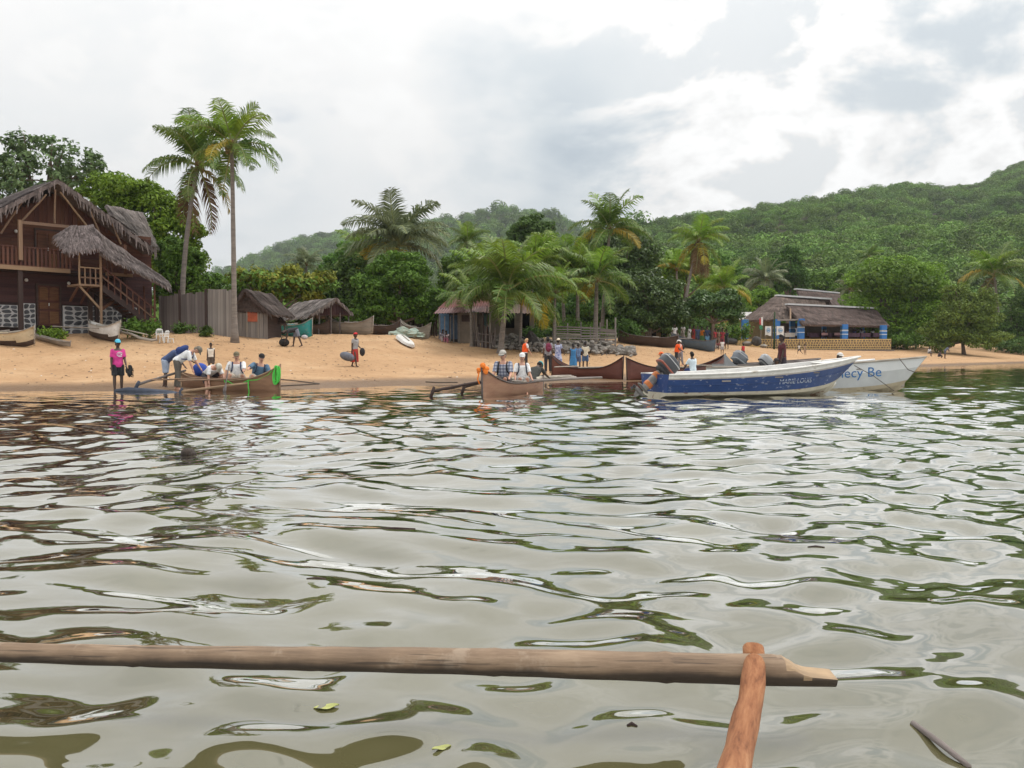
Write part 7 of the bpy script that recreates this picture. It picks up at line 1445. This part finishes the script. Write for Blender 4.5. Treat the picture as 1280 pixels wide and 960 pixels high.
    P_('child in tan standing beside the running child', g(1006, 87), R(-60), 1.2, 'dark', 4, top_c=(.45, .33, .24), bot_c=(.4, .3, .22), detail=False, group='children on the sand')
    P_('person in white on the far right sand under the huge tree', g(1160.5, 92), R(20), 1.4, 'dark', 12, arms=((30, 8, 20), (20, 8, 20)), legs=((100, 100), (90, 100)), seat=.3, top_c=(.74, .74, .74), bot_c=(.1, .1, .12), detail=False)
    P_('person in dark clothes sitting on the far right sand', g(1173, 90), R(40), 1.4, 'dark', 20, arms=((30, 8, 20), (20, 8, 20)), legs=((110, 110), (100, 110)), seat=.1, top_c=(.09, .06, .07), bot_c=(.05, .05, .06), detail=False)
    P_('person in grey blue bending at the far right waterside', g(1181, 89), R(60), 1.5, 'dark', 40, arms=((10, 8, 10), (20, 8, 10)), top_c=(.14, .17, .24), bot_c=(.06, .07, .1), detail=False)
    zt = at(1020, 423.5, 101).z
    def tp(px, Y): p = at(px, 430, Y); p.z = zt; return p
    P_('waiter in pale blue tunic standing by the third blue pillar', tp(995.5, 103.5), R(10), 1.66, 'dark', 2, top_c=(.46, .54, .68), bottom='dress', bot_c=(.46, .54, .68), detail=False)
    for px, c, lab in ((984, (.4, .25, .2), 'diner in brown at the white table'), (1067, (.10, .14, .38), 'diner in blue just right of the fourth pillar'), (1077, (.68, .68, .68), 'diner in white in the middle of the last bay'), (1090, (.70, .70, .70), 'diner in white nearest the last pillar'), (1029, (.3, .2, .2), 'diner in brown at the tables right of the third pillar')):
        P_(lab, tp(px, 104.6), R(random.uniform(-40, 40)), 1.66, 'dark', 12, arms=((50, 8, 30), (40, 8, 40)), legs=((86, 86), (86, 86)), seat=.45, top_c=c, bot_c=K_, detail=False, group='diners on the terrace')
build_people()
def apply_all():
    dg = bpy.context.evaluated_depsgraph_get(); dg.update()
    for o in _REM:
        me = bpy.data.meshes.new_from_object(o.evaluated_get(dg)); old = o.data; mats = list(old.materials); o.modifiers.clear(); o.data = me
        me.materials.clear()
        for m in mats: me.materials.append(m)
        me.polygons.foreach_set('material_index', [0]*len(me.polygons)); me.polygons.foreach_set('use_smooth', [True]*len(me.polygons)); bpy.data.meshes.remove(old)
apply_all()
# ------------------------------------------------------------------ foreground outrigger and small things
def build_foreground():
    random.seed(51)
    BAM = bpy.data.materials.new('weathered_bamboo'); BAM.use_nodes = True; nt = BAM.node_tree; L = nt.links.new; b = nt.nodes['Principled BSDF']
    tc = N(nt, 'ShaderNodeTexCoord'); mp = N(nt, 'ShaderNodeMapping'); mp.inputs['Scale'].default_value = (.7, 9, 9); L(tc.outputs['Object'], mp.inputs[0])
    n1 = N(nt, 'ShaderNodeTexNoise', Scale=4.5, Detail=10, Roughness=.72); L(mp.outputs[0], n1.inputs['Vector']); n2 = N(nt, 'ShaderNodeTexNoise', Scale=2.6, Detail=5, Roughness=.6); L(tc.outputs['Object'], n2.inputs['Vector'])
    r = ramp(nt, [(.25, (.065, .042, .027)), (.5, (.215, .145, .092)), (.75, (.42, .31, .21))]); L(math_(nt, 'ADD', math_(nt, 'MULTIPLY', n1.outputs['Fac'], .6), math_(nt, 'MULTIPLY', n2.outputs['Fac'], .4)), r.inputs[0])
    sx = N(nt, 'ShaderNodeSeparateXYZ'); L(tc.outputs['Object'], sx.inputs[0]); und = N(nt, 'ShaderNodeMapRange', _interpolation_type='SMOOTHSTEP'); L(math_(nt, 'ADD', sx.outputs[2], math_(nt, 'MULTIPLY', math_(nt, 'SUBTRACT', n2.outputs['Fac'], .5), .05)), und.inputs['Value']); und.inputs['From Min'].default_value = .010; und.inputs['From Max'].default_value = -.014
    mp2 = N(nt, 'ShaderNodeMapping'); mp2.inputs['Scale'].default_value = (1.1, 40, 40); L(tc.outputs['Object'], mp2.inputs[0]); cr_ = N(nt, 'ShaderNodeTexNoise', Scale=2.2, Detail=3, Roughness=.5); L(mp2.outputs[0], cr_.inputs['Vector'])
    ck = ramp(nt, [(.60, (0, 0, 0)), (.66, (1, 1, 1))]); L(cr_.outputs['Fac'], ck.inputs[0]); pt = N(nt, 'ShaderNodeTexNoise', Scale=7, Detail=6, Roughness=.7); L(tc.outputs['Object'], pt.inputs['Vector']); pr_ = ramp(nt, [(.56, (0, 0, 0)), (.66, (1, 1, 1))]); L(pt.outputs['Fac'], pr_.inputs[0])
    cc_ = mixc(nt, math_(nt, 'MULTIPLY', pr_.outputs[0], .45), r.outputs[0], (.40, .32, .24)); cc_ = mixc(nt, math_(nt, 'MULTIPLY', ck.outputs[0], .65), cc_, (.03, .022, .018))
    L(mixc(nt, math_(nt, 'MULTIPLY', und.outputs[0], .85), cc_, (.024, .018, .015)), b.inputs['Base Color']); b.inputs['Roughness'].default_value = .75    # colour darkens towards the underside of the pole
    bp = N(nt, 'ShaderNodeBump', Strength=.5, Distance=.006); L(n1.outputs['Fac'], bp.inputs['Height']); L(bp.outputs[0], b.inputs['Normal'])
    a, e = at(-140, 812, 2.75), at(1042, 838, 2.55); c = a.lerp(e, .55); d = e-a; Ln = d.length
    root = empty('outrigger_pole', c); root.rotation_euler = (0, -math.asin(d.z/Ln), math.atan2(d.y, d.x)); tag(root, 'thick weathered bamboo outrigger pole crossing the foreground above the water', 'pole')
    q = MB(); n = 120; x0, x1 = -Ln*.55, Ln*.45; k = 20; nodes = [-1.45, -.86, -.27, .33, .88]
    cut = x1 - .17
    for i in range(n+1):
        t = i/n; x = x0+(x1-x0)*t; rad = .0285+.0205*t + .0007*math.sin(x*23); 
        for nd in nodes: rad += .0030*math.exp(-((x-nd)/.011)**2) - .0012*math.exp(-((x-nd-.03)/.02)**2)
        for j in range(k):
            an = math.tau*j/k; y, z = math.cos(an)*rad, math.sin(an)*rad; wob = .003*math.sin(x*3.1+1)
            if x > cut:      # the end is whittled flat on top to a blunt wedge
                zz = rad*(1-1.25*min(1, (x-cut)/.075)*(.75+.25*(x-cut)/.2)); z = min(z, zz)
                z = max(z, -rad*(1-.1*(x-cut)/.17))
            q.v.append((x, y*(1.0 if x < cut else 1-.12*(x-cut)/.17), z+wob))
    q.f = [(i*k+j, i*k+(j+1) % k, (i+1)*k+(j+1) % k, (i+1)*k+j) for i in range(n) for j in range(k)] + [tuple(range(k-1, -1, -1)), tuple(n*k+j for j in range(k))]; 
    q.mi = [1 if (f and len(f) == 4 and q.v[f[0]][0] > cut and all(abs(q.v[v_][1]) < .046 for v_ in f) and (sum(q.v[v_][2] for v_ in f)/4 > -.012)) else 0 for f in q.f]; q.mi[-1] = 1
    CUT = mat('cut_wood', (.36, .25, .15), .8, .3, 12, bump=.4, bscale=40, stretch=(.3, 1.5, 1.5)); q.build('shaft', [BAM, CUT], root, True)
    # the peeled stick lashed through it
    PEEL = bpy.data.materials.new('peeled_branch'); PEEL.use_nodes = True; nt = PEEL.node_tree; L = nt.links.new; b = nt.nodes['Principled BSDF']; tc = N(nt, 'ShaderNodeTexCoord'); mp = N(nt, 'ShaderNodeMapping'); mp.inputs['Scale'].default_value = (9, .9, 9); L(tc.outputs['Object'], mp.inputs[0])
    n1 = N(nt, 'ShaderNodeTexNoise', Scale=4, Detail=8, Roughness=.7, Distortion=.2); L(mp.outputs[0], n1.inputs['Vector']); r = ramp(nt, [(.28, (.07, .028, .014)), (.44, (.24, .095, .042)), (.6, (.34, .155, .072)), (.78, (.50, .28, .155))]); L(n1.outputs['Fac'], r.inputs[0]); L(r.outputs[0], b.inputs['Base Color']); b.inputs['Roughness'].default_value = .8; b.inputs['Specular IOR Level'].default_value = .25
    bp = N(nt, 'ShaderNodeBump', Strength=.5, Distance=.006); L(n1.outputs['Fac'], bp.inputs['Height']); L(bp.outputs[0], b.inputs['Normal'])
    pts = [(943, 823.5, 2.515, .012), (943, 826, 2.505, .027), (943, 831, 2.49, .0335), (942, 842, 2.44, .0345), (941, 856, 2.37, .0345), (938, 878, 2.26, .035), (932, 900, 2.13, .0365), (928, 918, 2.02, .035), (924, 938, 1.89, .0345), (918, 962, 1.74, .035), (909, 1000, 1.54, .035), (898, 1050, 1.36, .035), (885, 1120, 1.18, .035)]
    nb = MB(); nb.tube([at(942, 806.5, 2.63), at(942, 809, 2.63), at(942, 822, 2.60), at(942, 836, 2.57)], [.022, .033, .034, .03], 12, jit=.05); o = nb.build('outrigger_peg', PEEL, None, True); tag(o, 'stub of reddish peg showing behind the foreground bamboo pole', 'peg')
    q = MB(); m_ = 6; PP = []; RR = []
    for i in range(len(pts)-1):
        for s in range(m_): t = s/m_; A_, B_ = pts[i], pts[i+1]; PP.append(at(A_[0]+(B_[0]-A_[0])*t, A_[1]+(B_[1]-A_[1])*t, A_[2]+(B_[2]-A_[2])*t)); RR.append((A_[3]+(B_[3]-A_[3])*t)*(1+.035*math.sin(i*2.1+s*.4)))
    q.tube(PP, RR, 14)
    ax_ = (PP[-1]-PP[8]).normalized(); M_ = Matrix.Translation(PP[20]) @ ax_.to_track_quat('Y', 'Z').to_matrix().to_4x4(); Mi = M_.inverted(); q.v = [tuple(Mi @ Vector(v)) for v in q.v]
    o = q.build('outrigger_stick', PEEL, None, True); o.matrix_basis = M_; tag(o, 'reddish peeled branch fixed to the foreground bamboo pole', 'stick')
    # floating things
    def flt(px, py): Y = (CAM_Z-.0)*FPX/(py-440)*1.0; p = at(px, py, Y); p.z = float(waves(np.array([[p.x]]), np.array([[p.y]]), np.array([[.02]]))[0, 0]); return p
    a, e = flt(1140, 915), flt(1212, 955); q = MB(); q.tube([a+Vector((0, 0, .002)), a.lerp(e, .5)+Vector((.004, 0, .003)), e+Vector((0, 0, .002))], [.009, .010, .008], 8); o = q.build('floating_stick', WOOD['grey'], None, True); tag(o, 'short grey stick floating at the lower right', 'stick')
    q = MB(); p = flt(235, 569); q.ell(p+Vector((0, 0, .028)), (.085, .07, .065), 12, 8); q.ell(p+Vector((.06, -.02, .015)), (.05, .05, .04), 8, 6); o = q.build('floating_coconut', mat('wet_husk', (.03, .019, .013), .7, .4, 12, bump=.5), None, True); tag(o, 'dark brown coconut husk floating left of centre', 'coconut')
    for i, (px, py, ln, c, lab) in enumerate(((408, 891, .085, (.40, .42, .13), 'yellow green leaf floating below the bamboo pole'), (552, 946, .06, (.36, .38, .13), 'small yellowish leaf floating at the bottom edge'))):
        p = flt(px, py); q = MB(); n = 8
        for s in range(n+1): t = s/n; w_ = ln*.24*math.sin(math.pi*t)**.8; q.v += [(-ln/2+ln*t, -w_, .002*math.sin(t*9)+.004), (-ln/2+ln*t, 0, 0.), (-ln/2+ln*t, w_, .002*math.cos(t*7)+.004)]
        for s in range(n): q.f += [(s*3, s*3+3, s*3+4, s*3+1), (s*3+1, s*3+4, s*3+5, s*3+2)]
        q.mi = [0]*len(q.f); o = q.build('floating_leaf', mat('leaf_%d' % i, c, .5, .2, 20), None, True, loc=p+Vector((0, 0, .001)), rot=(0, 0, .35)); tag(o, lab, 'leaf')
    for i, (px, py, w_) in enumerate(((493, 668, .28), (75, 622, .16), (722, 848, .05), (790, 918, .03), (1020, 690, .1), (395, 729, .1))):
        p = flt(px, py); q = MB(); q.tube([p+Vector((-w_/2, 0, .0)), p+Vector((0, .01, .002)), p+Vector((w_/2, -.005, .0))], [.004, .007, .004], 6); o = q.build('floating_twig', WOOD['dark'], None, True); tag(o, ['long thin dark twig floating in the middle of the water', 'dark twig floating near the left edge', 'tiny dark twig near the bamboo pole', 'tiny speck of wood below the bamboo pole', 'thin twig floating right of centre', 'thin twig floating left of centre'][i], 'twig')
build_foreground()
def build_chairs():
    r = None
    for i, (px, Y, rz, lab) in enumerate(((200, 41.0, .4, 'white plastic chair at the foot of the stair'), (206, 40.6, -.5, 'white plastic chair tipped right of the stair foot'), (212, 40.7, .9, 'low white plastic stool right of the white chairs'))):
        c = empty('plastic_chair' if i < 2 else 'plastic_stool', gp(px, Y), rz); tag(c, lab, 'chair' if i < 2 else 'stool', 'white plastic chairs'); h = .43 if i < 2 else .3; c.scale = (.68, .68, .68)
        q = MB(); q.box((0, 0, h), (.44, .44, .03)); q.build('seat', WHITE, c)
        for sx in (-1, 1):
            for sy in (-1, 1): q = MB(); q.tube([(sx*.23, sy*.22, -.02), (sx*.19, sy*.19, h)], [.028, .03], 6); q.build('leg', WHITE, c)
        if i < 2:
            bk = MB(); bk.tube([(-.2, .2, h), (-.21, .26, .8), (-.1, .28, .88), (.1, .28, .88), (.21, .26, .8), (.2, .2, h)], .022, 6); bk.box((0, .265, .82), (.36, .02, .1)); b = bk.build('backrest', WHITE, c)
            for k in range(4): q = MB(); q.tube([(-.12+.08*k, .2, h), (-.12+.08*k, .27, .8)], .014, 5); q.build('slat', WHITE, b)
            for sx in (-1, 1): q = MB(); q.tube([(sx*.22, -.2, h), (sx*.24, -.18, .64), (sx*.24, .2, .66)], .02, 6); q.build('armrest', WHITE, c)
build_chairs()
def build_litter():
    random.seed(61)
    for i, (pts, lab) in enumerate((([(322, 30.2), (345, 30.8), (362, 30.4), (385, 29.7), (399, 29.0), (380, 28.4), (350, 27.6)], 'dark rope lying in a loop on the sand right of the landing canoe'), ([(532, 31.2), (548, 31.0), (572, 31.2)], 'dark driftwood twig on the wet sand left of the couple'))):
        q = MB(); P3 = [gp(px, Y, .03) for px, Y in pts]; q.tube(P3, .02, 5); o = q.build('beach_rope' if i < 1 else 'driftwood_twig', ROPE_D, None, True); tag(o, lab, 'rope' if i < 1 else 'twig')
    # countless scraps of leaf, husk and coral on the sand
    V = []; F = []; rg = np.random.default_rng(3); n = 5200
    px = rg.uniform(-60, 1330, n); t = rg.random(n)
    X0 = (px-640)/FPX
    Y = np.where(rg.random(n) < .5, 26+40*t**1.2, 30 + 75*t); X = X0*Y; s_ = Y-np.interp(X, _PX, _PS); z = height(X, Y); ok = (s_ > 1.2) & (s_ < 34) & (z > .1) & (z < 2.6); X, Y, z = X[ok], Y[ok], z[ok]
    keep = rg.random(len(X)) < np.clip(.25 + .75*(np.abs(_vn(X, Y, .5, 8))*2)**1.0 + (z > 1.4)*.5, 0, 1); X, Y, z = X[keep], Y[keep], z[keep]
    for x, y, zz in zip(X, Y, z):
        a = rg.uniform(0, 6.28); l = rg.uniform(.02, .075)*(1.6 if rg.random() < .12 else 1); w_ = l*rg.uniform(.25, .8); c, s = math.cos(a), math.sin(a); o = len(V); h = rg.uniform(.008, .04)
        V += [(x-c*l, y-s*l, zz+.004), (x-s*w_, y+c*w_, zz+.008), (x+c*l, y+s*l, zz+.006), (x+s*w_, y-c*w_, zz+.006), (x, y, zz+h+.012)]; F += [(o, o+1, o+4), (o+1, o+2, o+4), (o+2, o+3, o+4), (o+3, o, o+4)]
    m = mat('beach_litter', (.20, .13, .08), .95, .5, 3); nt = m.node_tree; b = nt.nodes['Principled BSDF']; g_ = N(nt, 'ShaderNodeNewGeometry'); r = ramp(nt, [(.0, (.035, .022, .016)), (.6, (.16, .10, .06)), (.9, (.30, .22, .15)), (.93, (.6, .56, .5))]); nt.links.new(g_.outputs['Random Per Island'], r.inputs[0]); nt.links.new(r.outputs[0], b.inputs['Base Color'])
    o = link('beach_litter', np_mesh('beach_litter', np.array(V), np.array(F), m)); tag(o, 'scattered leaf, husk and twig scraps all over the sand', 'litter', kind='stuff')
build_litter()
# ------------------------------------------------------------------ air
def build_haze():
    q = MB(); q.box((0, 690, 89), (4200, 1560, 186)); m = bpy.data.materials.new('haze'); m.use_nodes = True; nt = m.node_tree; nt.nodes.remove(nt.nodes['Principled BSDF'])
    v = N(nt, 'ShaderNodeVolumePrincipled'); v.inputs['Color'].default_value = (.86, .93, 1.0, 1); v.inputs['Density'].default_value = .00016; v.inputs['Anisotropy'].default_value = .2
    nt.links.new(v.outputs[0], nt.nodes['Material Output'].inputs['Volume']); o = q.build('haze', m); tag(o, 'thin pale blue haze over bay and hills', 'haze', kind='stuff')
build_haze()
